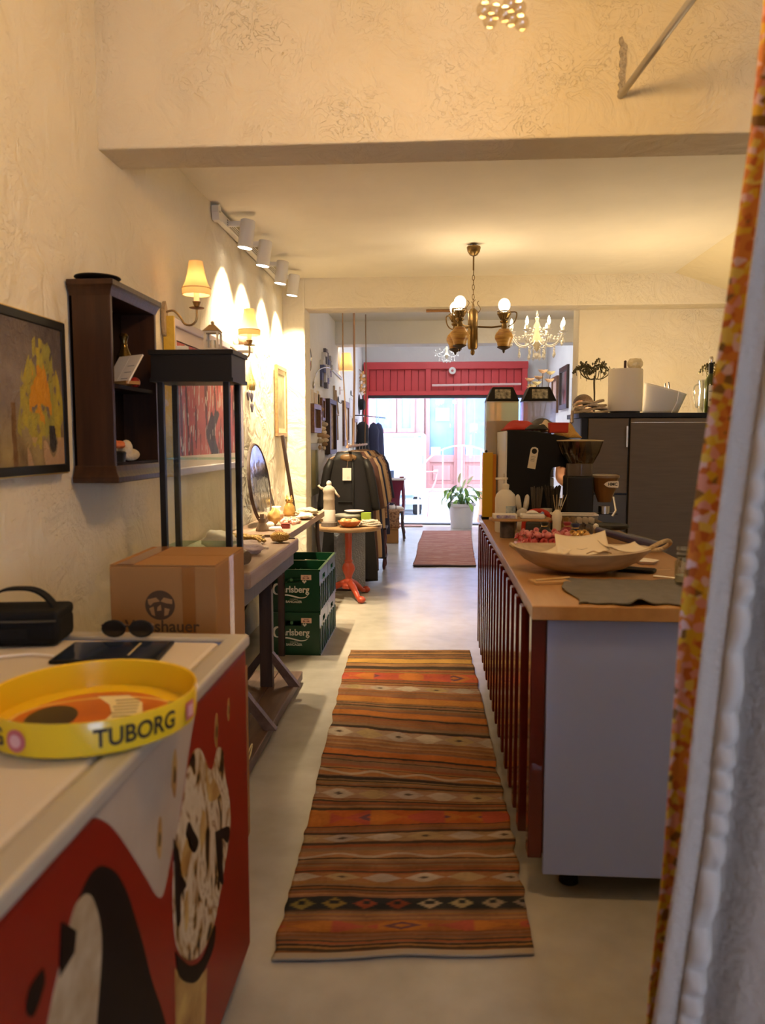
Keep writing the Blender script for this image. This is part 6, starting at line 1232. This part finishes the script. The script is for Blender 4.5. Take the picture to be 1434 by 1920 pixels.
# ================================================================== clothes rail
cr = thing('clothes_rail', 'wooden clothes rail hung from the ceiling on three ropes', 'clothes rail', (-.82, 8.2, 1.40))
RP = mat('jute rope', (.34, .22, .13), .9); RPW = mat('pinkish pole', (.50, .32, .22), .6)
MB().tube([(-.835, 7.32, 1.385), (-.81, 9.15, 1.40)], .013, 10).build('rail', RPW, cr, world=True, smooth=True)
for x, y, r in ((-.878, 7.36, .006), (-.818, 7.82, .011), (-.80, 8.95, .006)): MB().tube([(x, y, 2.885), (x+.004, y, 2.1), (lerp(-.835, -.81, (y-7.32)/1.83), y, 1.39)], r, 8).build('rope', RP if r < .01 else RPW, cr, world=True, smooth=True)
def garment(label, y, m, L, w0, w1, lining=None, tagc=False, rz=0, name='coat', group='garments on the hanging rail'):
    x = lerp(-.835, -.81, (y-7.32)/1.83); z = 1.37
    t = thing(name, label, 'coat', (x, y, z-L-.03), rz, group); B = L+.03
    hk = MB().tube(spline([(0, 0, B-.03), (0, 0, B+.005), (.012, 0, B+.03), (0, 0, B+.042), (-.014, 0, B+.03)], 4), .0028, 6).build('hanger_hook', mat('steel', (.62, .60, .58), .25, 1), t, smooth=True)
    MB().tube(spline([(-w0, 0, B-.12), (-w0*.5, 0, B-.065), (0, 0, B-.03), (w0*.5, 0, B-.065), (w0, 0, B-.12)], 4), .008, 6).build('hanger', mat('bronze hanger', (.32, .20, .12), .4), t, smooth=True)
    def body(u, v):
        a = u*2*math.pi; hw = lerp(w0*.55, w0, min(1, v/.07)) if v < .07 else lerp(w0, w1, ((v-.07)/.93)**.8); dp = .028+.05*v
        zz = B-.035-L*v-.075*min(1, v/.07)*abs(math.cos(a))*(1-v*.7)
        f = 1+.10*v*math.sin(a*9+L*7)
        return (hw*math.cos(a)*(1+.02*math.sin(v*9)), dp*math.sin(a)*f, max(zz, .004))
    mb = MB(); nu, nv = 44, 22
    vs = [body(i/nu, j/nv) for i in range(nu) for j in range(nv+1)]; W = nv+1
    mb.add(vs, [(i*W+j, ((i+1) % nu)*W+j, ((i+1) % nu)*W+j+1, i*W+j+1) for i in range(nu) for j in range(nv)]+[tuple(i*W for i in range(nu)), tuple(i*W+nv for i in range(nu))[::-1]]).build('body', m, t, smooth=2)
    for s in (-1, 1):
        MB().tube([(s*w0*.80, 0, B-.11), (s*(w0-.005), -.008, B-.20), (s*(w0+.03), -.012, B-.38), (s*(w0+.06), -.014, B-.56), (s*(w0+.065), -.014, B-.60)], [.034, .044, .044, .042, .04], 12).build('sleeve', m, t, smooth=2)
    if lining:
        MB().at((0, -.035, B-.09)).ball((0, .015, 0), (w0*.42, .03, .038)).build('neck_lining', lining, t, smooth=2)
        MB().tube([(.045, -.038, B-.10), (.05, -.058, B-.5), (.055, -.086, B-L*.98)], .007, 6).build('front_edge', m, t, smooth=2)
        MB().box(-.10, -.062, B-.52, .035, -.04, B-.512).build('pocket_seam', mat('seam', (.008, .008, .008), .8), t); 
    if tagc:
        c = MB().at((-.012, -.052, B-.25), (-3, 0, 2)).box(-.042, -.002, -.06, .042, .002, .06).build('price_tag', mat('tag card', (.74, .68, .58), .7), t)
        MB().at((.0, -.0556, B-.283), (-3, 0, 0)).frame(-.009, -.009, .009, .009, .002, -.001, .0005, 'y').build('tag_mark', mat('grey print', (.30, .27, .24), .7), c); MB().tube([(-.012, -.05, B-.19), (0, -.04, B-.10)], .0015, 4).build('tag_string', RP, c)
    return t
BC = mat('black satin', (.011, .0095, .009), .5, spec=.35); BG = mat('camel cloth', (.50, .33, .19), .85); NV = mat('navy cloth', (.022, .024, .055), .85); BRN = mat('brown cloth', (.10, .045, .035), .85); LEO = mat('leopard cloth', (.50, .28, .14), .85, var=.9, vscale=45, vcol=(.09, .035, .02))
garment('long black satin coat with a cream tag, first on the hanging rail', 7.44, BC, 1.27, .205, .285, mat('bronze lining', (.22, .12, .05), .4), True)
garment('dark brown coat hanging second on the rail', 7.62, BRN, 1.2, .235, .275)
garment('camel coat hanging between the dark ones on the rail', 7.85, BG, 1.1, .24, .29)
garment('navy short sleeved dress hanging on the rail after the camel coat', 8.12, NV, 1.15, .235, .30)
garment('second camel coat hanging farther along the rail', 8.40, BG, .86, .245, .28)
garment('leopard patterned dress near the far end of the rail', 8.70, LEO, .78, .235, .28)
garment('dark navy coat last on the hanging rail', 9.0, NV, 1.0, .24, .29)
rk = thing('glass_block', 'frosted glass pane leaning beneath the round table behind the pedestal', 'glass', (-.80, 7.278, 0)); MB().box(-.16, -.01, .02, .14, .01, .60).build('pane', mat('hammered glass', (.30, .32, .36), .3, bump=1, bscale=70), rk, bevel=.003); MB().box(-.17, -.014, 0, .15, .014, .02).build('foot_rail', BWD, rk)
# ---- small turned stand with odds and ends, by the rail
ts = thing('turned_stand', 'small dark stand with turned legs crowded with cloth under the rail', 'stand', (-.62, 8.62, 0))
for x in (-.14, .06):
    for y in (-.12, .12): MB().lathe([(.004, 0), (.014, .01), (.02, .04), (.012, .12), (.022, .16), (.022, .22), (.013, .26), (.02, .34), (.013, .40), (.018, .46), (.004, .47)], 14, (x, y, 0)).build('leg', mat('dark red wood', (.10, .025, .02), .35), ts, smooth=True)
MB().box(-.17, -.15, .13, .09, .15, .15).build('shelf', BWD, ts); MB().box(-.17, -.15, .455, .09, .15, .475).build('top', BWD, ts)
o = blob('ochre_bundle', 'ochre cloth bundle on the low shelf of the turned stand', 'cloth', (-.65, 8.60, .151), (.08, .08, .05), mat('ochre cloth', (.58, .34, .09), .9), 21, .3)
o = blob('white_bundle', 'white cloth bundle on top of the turned stand', 'cloth', (-.64, 8.60, .476), (.07, .08, .04), mat('white cloth', (.75, .73, .72), .9), 22, .3)
# ---- console, stool, shoe, bag, carton
co = thing('console_table', 'burgundy console with curved apron near the street door', 'table', (-.62, 11.75, 0)); BUR = mat('burgundy lacquer', (.16, .02, .045), .25, coat=.4)
MB().box(-.78, 11.55, .845, -.44, 11.95, .875).build('top', mat('pale top', (.75, .70, .72), .4), co, world=True, bevel=.004)
P = [(-.76, .845), (-.455, .845), (-.47, .78), (-.50, .70), (-.52, .60), (-.525, .46), (-.60, .44), (-.66, .50), (-.76, .52)]
MB().prism(P, 11.57, 11.60, 'y').build('apron', BUR, co, world=True)
for x in (-.74, -.49):
    for y in (11.60, 11.90): MB().tube(spline([(x, y, .84), (x+.02, y, .5), (x, y, .2), (x+.03, y, 0)], 4), [.022]*8+[.018]*4+[.014], 8).build('leg', BUR, co, world=True, smooth=2)
o = MB().box(-.05, -.05, 0, .05, .05, .11).build('blue_carton', mat('blue card', (.18, .28, .55), .6), bevel=.003, loc=(-.67, 11.75, .876)); tag(o, 'blue and white carton on the burgundy console', 'box')
o = MB().lathe([(.004, 0), (.03, 0), (.04, .02), (.036, .022), (.004, .006)], 16).build('red_dish', mat('oxblood glaze', (.30, .06, .05), .4), smooth=True, loc=(-.50, 11.70, .876)); tag(o, 'small oxblood dish on the burgundy console', 'dish')
sl_ = thing('stool', 'dark stool with splayed legs in front of the burgundy console', 'stool', (-.56, 11.1, 0))
MB().box(-.13, -.13, .40, .11, .13, .425).build('seat', BWD, sl_, bevel=.006)
for sx in (-1, 1):
    for sy in (-1, 1): MB().tube([(sx*.09, sy*.1, .40), (sx*.11, sy*.12, .15), (sx*.13, sy*.15, 0)], [.014, .013, .01], 8).build('leg', BWD, sl_, smooth=True)
shoe = thing('sneaker', 'white sneaker with a dark collar on the dark stool', 'shoe', (-.565, 11.06, .426), rz=-8)
MB().ball((.02, 0, .04), (.11, .042, .038)).ball((-.05, 0, .06), (.05, .04, .055)).build('upper', mat('white leather', (.82, .76, .72), .5), shoe, smooth=2); MB().box(-.10, -.042, 0, .12, .042, .02).build('sole', mat('blush sole', (.78, .55, .45), .6), shoe, bevel=.01); MB().ball((-.05, -.012, .10), (.035, .032, .02)).build('collar', NV, shoe, smooth=2)
lbg = thing('leopard_bag', 'brown leopard patterned cloth bag under the stool', 'bag', (-.59, 10.80, .2)); 
MB().sheet(lambda u, v: (lerp(-.09, .09, u), -.03*math.sin(u*3.14), .005+.27*v), 10, 8, .05).build('bag', LEO, lbg, smooth=2); MB().tube(spline([(-.05, -.02, .27), (-.04, -.02, .36), (.04, -.02, .36), (.05, -.02, .27)], 5), .006, 6).build('strap', BRN, lbg, smooth=True)
cb2 = thing('carton', 'small open brown carton on the floor beneath the leopard bag', 'box', (-.59, 10.80, 0)); MB().box(-.085, -.08, 0, .085, .08, .199).build('body', CBM, cb2, bevel=.003); MB().at((.0, -.09, .185), (-35, 0, 0)).box(-.084, -.05, -.002, .084, 0, .002).build('flap', CBM, cb2)
# ================================================================== white wall on the left, far room
def wframe(label, y0, y1, z0, z1, fm, pm, w=.04, d=.03, name='framed_picture', cat='picture', mount=None):
    t = thing(name, label, cat, (-1.225, (y0+y1)/2, z0))
    MB().frame(y0, z0, y1, z1, w, -1.224, -1.224+d, 'x').build('frame', fm, t, world=True, bevel=.003)
    if mount: MB().frame(y0+w*.8, z0+w*.8, y1-w*.8, z1-w*.8, w, -1.224, -1.224+d*.6, 'x').build('mount', mount, t, world=True)
    MB().box(-1.224, y0+w*.7, z0+w*.7, -1.224+d*.4, y1-w*.7, z1-w*.7).build('sheet', pm, t, world=True); return t
OAK = wood('brown frame', (.20, .10, .045), (.11, .05, .025)); GRN = mat('grey green paint', (.40, .40, .27), .6, var=.2, vscale=6); IVM = mat('ivory mount', (.78, .66, .46), .8)
wframe('tall grey green framed picture with olive reeds low on the wall past the pillar', 7.36, 7.86, .90, 1.42, GRN, mat('olive reeds', (.36, .34, .12), .7, var=.6, vscale=9, vcol=(.62, .55, .25), stretch=(1, 4, .6)), .07)
wframe('small deep brown box frame above the grey green one', 7.37, 7.84, 1.52, 1.80, OAK, mat('dark brown paper', (.22, .15, .12), .8, var=.5, vscale=10), .05, .07)
wframe('dark frame with leopard gold panel on the white wall', 8.55, 9.15, 1.29, 1.91, BWD, mat('gold leopard', (.55, .36, .10), .6, var=.9, vscale=26, vcol=(.12, .06, .02)), .05, .06)
wframe('pale pink print in a brown frame behind the clothes rail ropes', 10.2, 10.8, 1.37, 1.97, OAK, mat('pale pink print', (.72, .60, .52), .8), .08)
wframe('brown frame with a cream sheet farther along the white wall', 11.4, 11.9, 1.37, 1.77, OAK, mat('cream sheet', (.78, .70, .60), .8), .05)
wframe('white sheet in a thin frame above the brown frames', 11.05, 11.5, 1.79, 2.05, mat('white sheet frame', (.80, .80, .80), .6), mat('white sheet', (.85, .85, .86), .8), .015, .012)
wframe('narrow dark panel between the collage and the leopard frame', 8.18, 8.42, 1.66, 1.90, OAK, mat('dark umber', (.12, .06, .03), .7), .03)
rm = thing('round_mirror', 'small round mirror high on the white wall behind the pillar', 'mirror', (-1.22, 7.47, 2.23)); MB().lathe([(.003, 0), (.11, 0), (.11, .008), (.003, .01)], 32, (-1.224, 7.48, 2.23), 'x').build('glass', mat('mirror glass', (.70, .76, .82), .1, .9), rm, world=True, smooth=True); MB().tube([(-1.216, 7.48+.112*math.cos(a*math.pi/14), 2.23+.112*math.sin(a*math.pi/14)) for a in range(29)], .006, 6).build('rim', mat('steel', (.62, .60, .58), .25, 1), rm, world=True, smooth=True)
wa = thing('block_wall_art', 'wall art of blue, grey and white wooden blocks with a tube light', 'wall art', (-1.22, 8.62, 2.1)); rw = random.Random(4)
BLK = [mat('indigo block', (.10, .12, .30), .5), mat('grey block', (.36, .35, .36), .6, var=.5, vscale=40, vcol=(.15, .15, .17)), mat('white block', (.70, .70, .72), .6), mat('slate block', (.14, .14, .18), .6)]
for i in range(6):
    z = 2.02; y = 8.22+i*.13; top = 2.30+.16*math.sin(i*.62)
    z = 2.02+.06*(i % 2)+(.10 if i > 3 else 0)
    while z < top:
        h = rw.uniform(.05, .12); MB().box(-1.224, y, z, -1.224+rw.uniform(.02, .05), y+.12, min(z+h, top)).build('block', rw.choice(BLK), wa, world=True); z += h
tl = thing('picture_light', 'curved metal arm lamp with white tube over the block art', 'lamp', (-1.22, 7.8, 2.05)); MB().tube(spline([(-1.222, 7.75, 2.02), (-1.19, 7.80, 2.14), (-1.13, 8.0, 2.20), (-1.10, 8.25, 2.20)], 5), .006, 6).build('arm', mat('steel', (.62, .60, .58), .25, 1), tl, world=True, smooth=True); MB().tube([(-1.10, 8.22, 2.20), (-1.06, 8.75, 2.14)], .016, 10).build('tube', mat('white tube', (.86, .86, .88), .3), tl, world=True, smooth=True); MB().ball((-1.215, 7.74, 2.0), (.012, .025, .035)).build('wall_plate', mat('steel', (.62, .60, .58), .25, 1), tl, world=True, smooth=2)
cg = thing('paper_collage', 'cream and gold paper sheets pinned below the picture light', 'paper', (-1.22, 7.85, 1.8)); 
for y, z, m in ((7.60, 1.82, IVM), (7.80, 1.80, mat('gold paper', (.58, .42, .18), .6)), (7.98, 1.83, IVM), (8.06, 1.80, mat('gold paper', (.58, .42, .18), .6))): MB().box(-1.224, y, z, -1.222, y+.16, z+.13).build('sheet', m, cg, world=True)
for i, (y, z0, z1, lab) in enumerate(((8.02, 1.34, 1.80, 'string of bleached driftwood pieces hanging beside the box frame'), (8.33, 1.34, 1.64, 'string of bleached brown driftwood hanging next to the leopard frame'))):
    t = thing('driftwood_garland', lab, 'garland', (-1.2, y, z0)); n = 7
    MB().tube([(-1.21, y, z1), (-1.21, y, z0)], .002, 4).build('cord', RP, t, world=True)
    for k in range(n): z = lerp(z0, z1, (k+.5)/n); MB().at((-1.20, y, z), (0, 0, k*40)).ball((0, 0, 0), (.018, .055+.015*(k % 2), .026), 10, 8).build('driftwood_piece', mat('bleached wood', (.70, .57, .40), .8) if (k+i) % 2 else mat('tan wood', (.42, .27, .15), .8), t, world=True, smooth=2)
tri = thing('stick_triangle', 'triangular hanging of pale sticks on the white wall', 'wall art', (-1.21, 9.35, 1.6)); SK = mat('pale stick', (.48, .34, .22), .8)
for a, b in (((9.21, 1.78), (9.40, 2.05)), ((9.40, 2.05), (9.61, 1.78)), ((9.20, 1.76), (9.63, 1.76)), ((9.26, 2.10), (9.26, 1.5)), ((9.53, 1.76), (9.55, 1.45))): MB().tube([(-1.21, *a), (-1.205, *b)], .012, 6).build('stick', SK, tri, world=True, smooth=True)
for y, z, lab in ((9.72, 1.93, 'black iron wall hook left of the framed pink print'), (11.2, 2.10, 'black iron wall hook above the white sheet')):
    t = thing('wall_hook', lab, 'hook', (-1.22, y, z)); MB().ball((-1.216, y, z+.03), (.008, .025, .04)).build('plate', BLACK, t, world=True, smooth=2); MB().tube(spline([(-1.215, y, z), (-1.18, y, z-.02), (-1.17, y, z+.02)], 4), .005, 6).build('prong', BLACK, t, world=True, smooth=True)
wl = thing('wall_lamp', 'cream cone shaded lamp on a bracket in the far room', 'lamp', (-1.18, 9.9, 2.06)); MB().box(-1.225, 9.87, 2.03, -1.215, 9.93, 2.13).build('wall_plate', mat('steel', (.62, .60, .58), .25, 1), wl, world=True)
MB().tube([(-1.215, 9.9, 2.09), (-1.17, 9.9, 2.09), (-1.17, 9.9, 2.36)], .006, 8).build('arm', mat('steel', (.62, .60, .58), .25, 1), wl, world=True, smooth=True)
MB().at((-1.135, 9.9, 2.335)).lathe([(.088, 0), (.09, .002), (.058, .22), (.056, .22), (.087, .003)], 28).build('lamp_shade', shade_mat(), wl, world=True, smooth=True); MB().ball((-1.135, 9.9, 2.42), (.02, .02, .03)).build('bulb', mat('warm bulb', (1, .8, .5), .5, emit=(1, .70, .38), estr=30), wl, world=True, smooth=2); MB().tube([(-1.17, 9.9, 2.36), (-1.135, 9.9, 2.40)], .006, 6).build('holder', BRS, wl, world=True)
lamp('wall_lamp_light', 'POINT', (-1.135, 9.9, 2.47), 5, (1, .72, .42), .03)
# hat, hung garments and garlands near the door
ht = MB().lathe([(.002, 0), (.16, 0), (.165, .006), (.09, .012), (.085, .08), (.06, .095), (.002, .097)], 28, axis='x').build('black_hat', mat('black felt', (.015, .014, .015), .9), smooth=True, loc=(-1.222, 12.45, 2.02)); tag(ht, 'black brimmed hat hung on the white wall near the door', 'hat')
for x, y, z1, L, m, lab in ((-1.08, 11.56, 1.728, .55, mat('black jersey', (.015, .014, .016), .9), 'short black top hanging on the wall beneath the hat'), (-.968, 12.16, 1.728, 1.1, NV, 'long navy dress hanging on a rail by the street door'), (-.913, 12.45, 1.728, 1.0, mat('ink blue cloth', (.04, .045, .10), .85), 'ink blue dress hanging closest to the street door')):
    t = thing('hung_garment', lab, 'dress', (x, y, z1-L)); MB().lathe([(.004, 0), (.115, 0), (.10, L*.4), (.085, L*.75), (.09, L*.88), (.05, L*.97), (.004, L)], 22, wob=.08).build('body', m, t, smooth=2); MB().tube([(0, 0, L), (0, 0, L+.05), (.015, 0, L+.07), (0, 0, L+.085)], .003, 6).build('hanger_hook', mat('steel', (.62, .60, .58), .25, 1), t)
t = thing('wall_rail', 'short black rail holding the dresses by the street door', 'rail', (-1.0, 12.2, 1.83)); MB().tube([(-1.22, 11.5, 1.815), (-1.09, 11.5, 1.815), (-.83, 12.9, 1.815)], .008, 8).build('bar', BLACK, t, world=True, smooth=True); MB().ball((-1.215, 11.5, 1.815), (.01, .03, .03)).build('flange', BLACK, t, world=True, smooth=2)
gg = thing('gold_garland', 'amber and gold beaded garlands hanging at the door corner', 'garland', (-1.17, 12.7, 2.2)); AM = mat('amber bead', (.62, .28, .06), .25, coat=.4)
for i in range(7):
    y = 12.3+i*.12
    for k in range(6): MB().at((-1.17-.02*(i % 2), y, 2.20+k*.055+.03*(i % 3)), (k*30, 0, i*40)).ball((0, 0, 0), (.022, .03, .026), 8, 6).build('bead', AM if (k+i) % 3 else mat('pale bead', (.75, .62, .52), .4), gg, world=True, smooth=2)
MB().tube([(-1.2, 12.28, 2.56), (-1.18, 12.7, 2.55), (-1.2, 13.05, 2.56)], .006, 6).build('cord', RP, gg, world=True)
# right wall of the far room
for y0, y1, z0, z1, fm, lab in ((10.95, 11.65, 1.89, 2.50, BWD, 'large dark framed mirror on the white side wall beyond the bar'), (11.85, 12.4, 1.86, 2.42, OAK, 'brown framed picture on the side wall nearest the street door'), (10.35, 10.55, 1.80, 2.28, BLKM, 'narrow black framed panel on the side wall beyond the bar')):
    t = thing('wall_picture', lab, 'picture', (1.855, (y0+y1)/2, z0)); MB().frame(y0, z0, y1, z1, .07 if y1-y0 > .5 else .04, 1.825, 1.859, 'x').build('frame', fm, t, world=True, bevel=.004); MB().box(1.845, y0+.05, z0+.05, 1.858, y1-.05, z1-.05).build('sheet', mat('mirror glass', (.70, .76, .82), .1, .9) if fm is BWD else mat('peach wash', (.72, .48, .36), .7), t, world=True)
# ---- peace lily
pt_ = thing('potted_plant', 'white pot with a leafy peace lily by the street door', 'plant', (.45, 12.72, 0)); PT_ = mat('white pot', (.84, .83, .84), .45)
MB().lathe([(.01, 0), (.17, 0), (.175, .01), (.215, .36), (.235, .37), (.235, .41), (.222, .41), (.21, .36), (.01, .34)], 36).build('pot', PT_, pt_, smooth=True); MB().lathe([(.01, .345), (.208, .345), (.208, .365), (.01, .375)], 28).build('soil', mat('soil', (.04, .028, .02), .95), pt_)
rl_ = random.Random(6); LF = [mat('leaf green', (.13, .30, .03), .35), mat('fresh leaf', (.26, .45, .05), .35), mat('deep leaf', (.05, .15, .03), .35)]
for i in range(34):
    a = rl_.uniform(0, 6.28); R2 = rl_.uniform(.08, .34); h = .36+rl_.uniform(.06, .36)*(1.15-R2*1.3); tilt = rl_.uniform(10, 75); ca, sa = math.cos(a), math.sin(a)
    MB().tube(spline([(ca*.03, sa*.03, .36), (ca*R2*.4, sa*R2*.4, .36+(h-.36)*.8), (ca*R2, sa*R2, h)], 4), .004, 5).build('stem', LF[0], pt_, smooth=2)
    Lh, Wh = rl_.uniform(.055, .10), rl_.uniform(.028, .048)
    mb = MB(); mb.M = Matrix.Translation((ca*R2, sa*R2, h)) @ Matrix.Rotation(a, 4, 'Z') @ Matrix.Rotation(math.radians(tilt), 4, 'Y')
    mb.sheet(lambda u, v: (lerp(-.02, 2*Lh, u), (2*v-1)*Wh*math.sin(math.pi*min(1, u*.92+.06))**.8, .02*math.sin(u*3.1)+.012*abs(2*v-1)-.03*u*u), 8, 4, .0015).build('leaf', LF[i % 3], pt_, smooth=2)
for x, y, h, m in ((-.04, 0, .80, 'white spathe'), (.10, .02, .77, 'white spathe'), (.02, .03, .70, 'white spathe')):
    MB().tube([(x*.3, y, .36), (x, y, h-.05)], .004, 5).build('stem', LF[0], pt_)
    mb = MB(); mb.M = RX((x, y, h-.05), (0, -70+x*200, 30)); mb.sheet(lambda u, v: (lerp(0, .16, u), (2*v-1)*.04*math.sin(math.pi*min(1, u*.9+.08)), .02*(2*v-1)**2), 8, 4, .0015).build('spathe', mat(m, (.72, .76, .45), .5), pt_, smooth=2)
# ================================================================== things in the street
vn = thing('parked_van', 'white van parked across the street door', 'van', (-.95, 15.3, -.02)); VW = mat('white car paint', (.85, .86, .88), .3, coat=.4)
MB().box(-1.75, 14.95, .22, -.18, 16.2, 1.58).build('body', VW, vn, world=True, bevel=.06, seg=3)
MB().box(-.82, 14.935, 1.50, -.40, 14.955, 1.525).build('door_seam', mat('grey seam', (.25, .28, .34), .5), vn, world=True); MB().box(-.33, 14.935, 1.50, -.26, 14.955, 1.53).build('hinge', mat('grey seam', (.25, .28, .34), .5), vn, world=True)
MB().box(-.66, 14.93, .54, -.46, 14.955, .67).build('number_plate', mat('plate', (.62, .64, .74), .5), vn, world=True); MB().box(-.70, 14.92, .33, -.40, 14.96, .38).build('bumper_slot', mat('blue grey plastic', (.18, .25, .40), .5), vn, world=True); MB().box(-1.7, 14.9, .2, -.2, 15.0, .30).build('bumper', mat('pale bumper', (.70, .73, .80), .5), vn, world=True, bevel=.02)
MB().box(-.24, 14.93, .9, -.215, 14.955, 1.15).build('tail_light', mat('grey seam', (.25, .28, .34), .5), vn, world=True)
for x in (-1.6, -.34):
    for y in (15.15, 16.0): MB().lathe([(.02, -.08), (.22, -.08), (.24, -.05), (.24, .05), (.22, .08), (.02, .08)], 24, (x, y, .22), 'x').build('wheel', BLACK, vn, world=True, smooth=True)
gbn = thing('garden_bench', 'white metal garden bench with arched back outside the door', 'bench', (.5, 14.25, -.02)); WM = mat('white metal', (.88, .86, .86), .4)
MB().tube([(.5+.85*math.cos(a*math.pi/16), 14.2, .55+.80*math.sin(a*math.pi/16)) for a in range(17)], .012, 8).build('back_arch', WM, gbn, world=True, smooth=True)
for x in (.15, .5, .85): MB().tube([(x, 14.2, .44), (x, 14.2, .55+.80*math.sqrt(max(0, 1-((x-.5)/.85)**2)))], .009, 8).build('back_rod', WM, gbn, world=True)
for k in range(5): MB().box(-.35, 14.2+k*.085, .42, 1.35, 14.26+k*.085, .44).build('seat_slat', WM, gbn, world=True)
for x in (-.3, 1.3):
    for y in (14.22, 14.58): MB().tube([(x, y, .42), (x, y, -.02)], .014, 8).build('leg', WM, gbn, world=True)
sc_ = thing('street_chair', 'rose metal chair on the pavement outside', 'chair', (.05, 14.9, -.02)); RM = mat('rose metal', (.66, .30, .26), .4)
MB().box(-.10, 14.7, .46, .36, 15.1, .485).build('seat', RM, sc_, world=True, bevel=.008)
for x, y in ((-.10, 14.72), (.34, 14.72), (-.10, 15.08), (.34, 15.08)): MB().tube([(x, y, .46), (x-.03*(1 if x < .1 else -1), y, -.02)], .012, 8).build('leg', RM, sc_, world=True)
for y in (14.72, 15.08): MB().tube(spline([(-.06, y, .48), (.02, y, .66), (.05, y, .86)], 4), .012, 8).build('back_post', RM, sc_, world=True)
MB().box(-.02, 14.72, .80, .07, 15.08, .87).build('back_rest', RM, sc_, world=True, bevel=.008); MB().tube([(-.20, 14.70, .845), (.06, 14.70, .85)], .012, 8).build('arm_rest', RM, sc_, world=True)
tp = thing('terracotta_planter', 'tall terracotta planter outside to the right of the door', 'planter', (.92, 13.85, -.02)); MB().lathe([(.01, 0), (.15, 0), (.16, .02), (.12, .30), (.13, .50), (.15, .52), (.15, .56), (.13, .56), (.11, .50), (.01, .48)], 28).build('pot', mat('terracotta', (.62, .27, .16), .8), tp, smooth=True); MB().lathe([(.01, .48), (.115, .49), (.01, .50)], 16).build('soil', mat('soil', (.04, .028, .02), .95), tp)
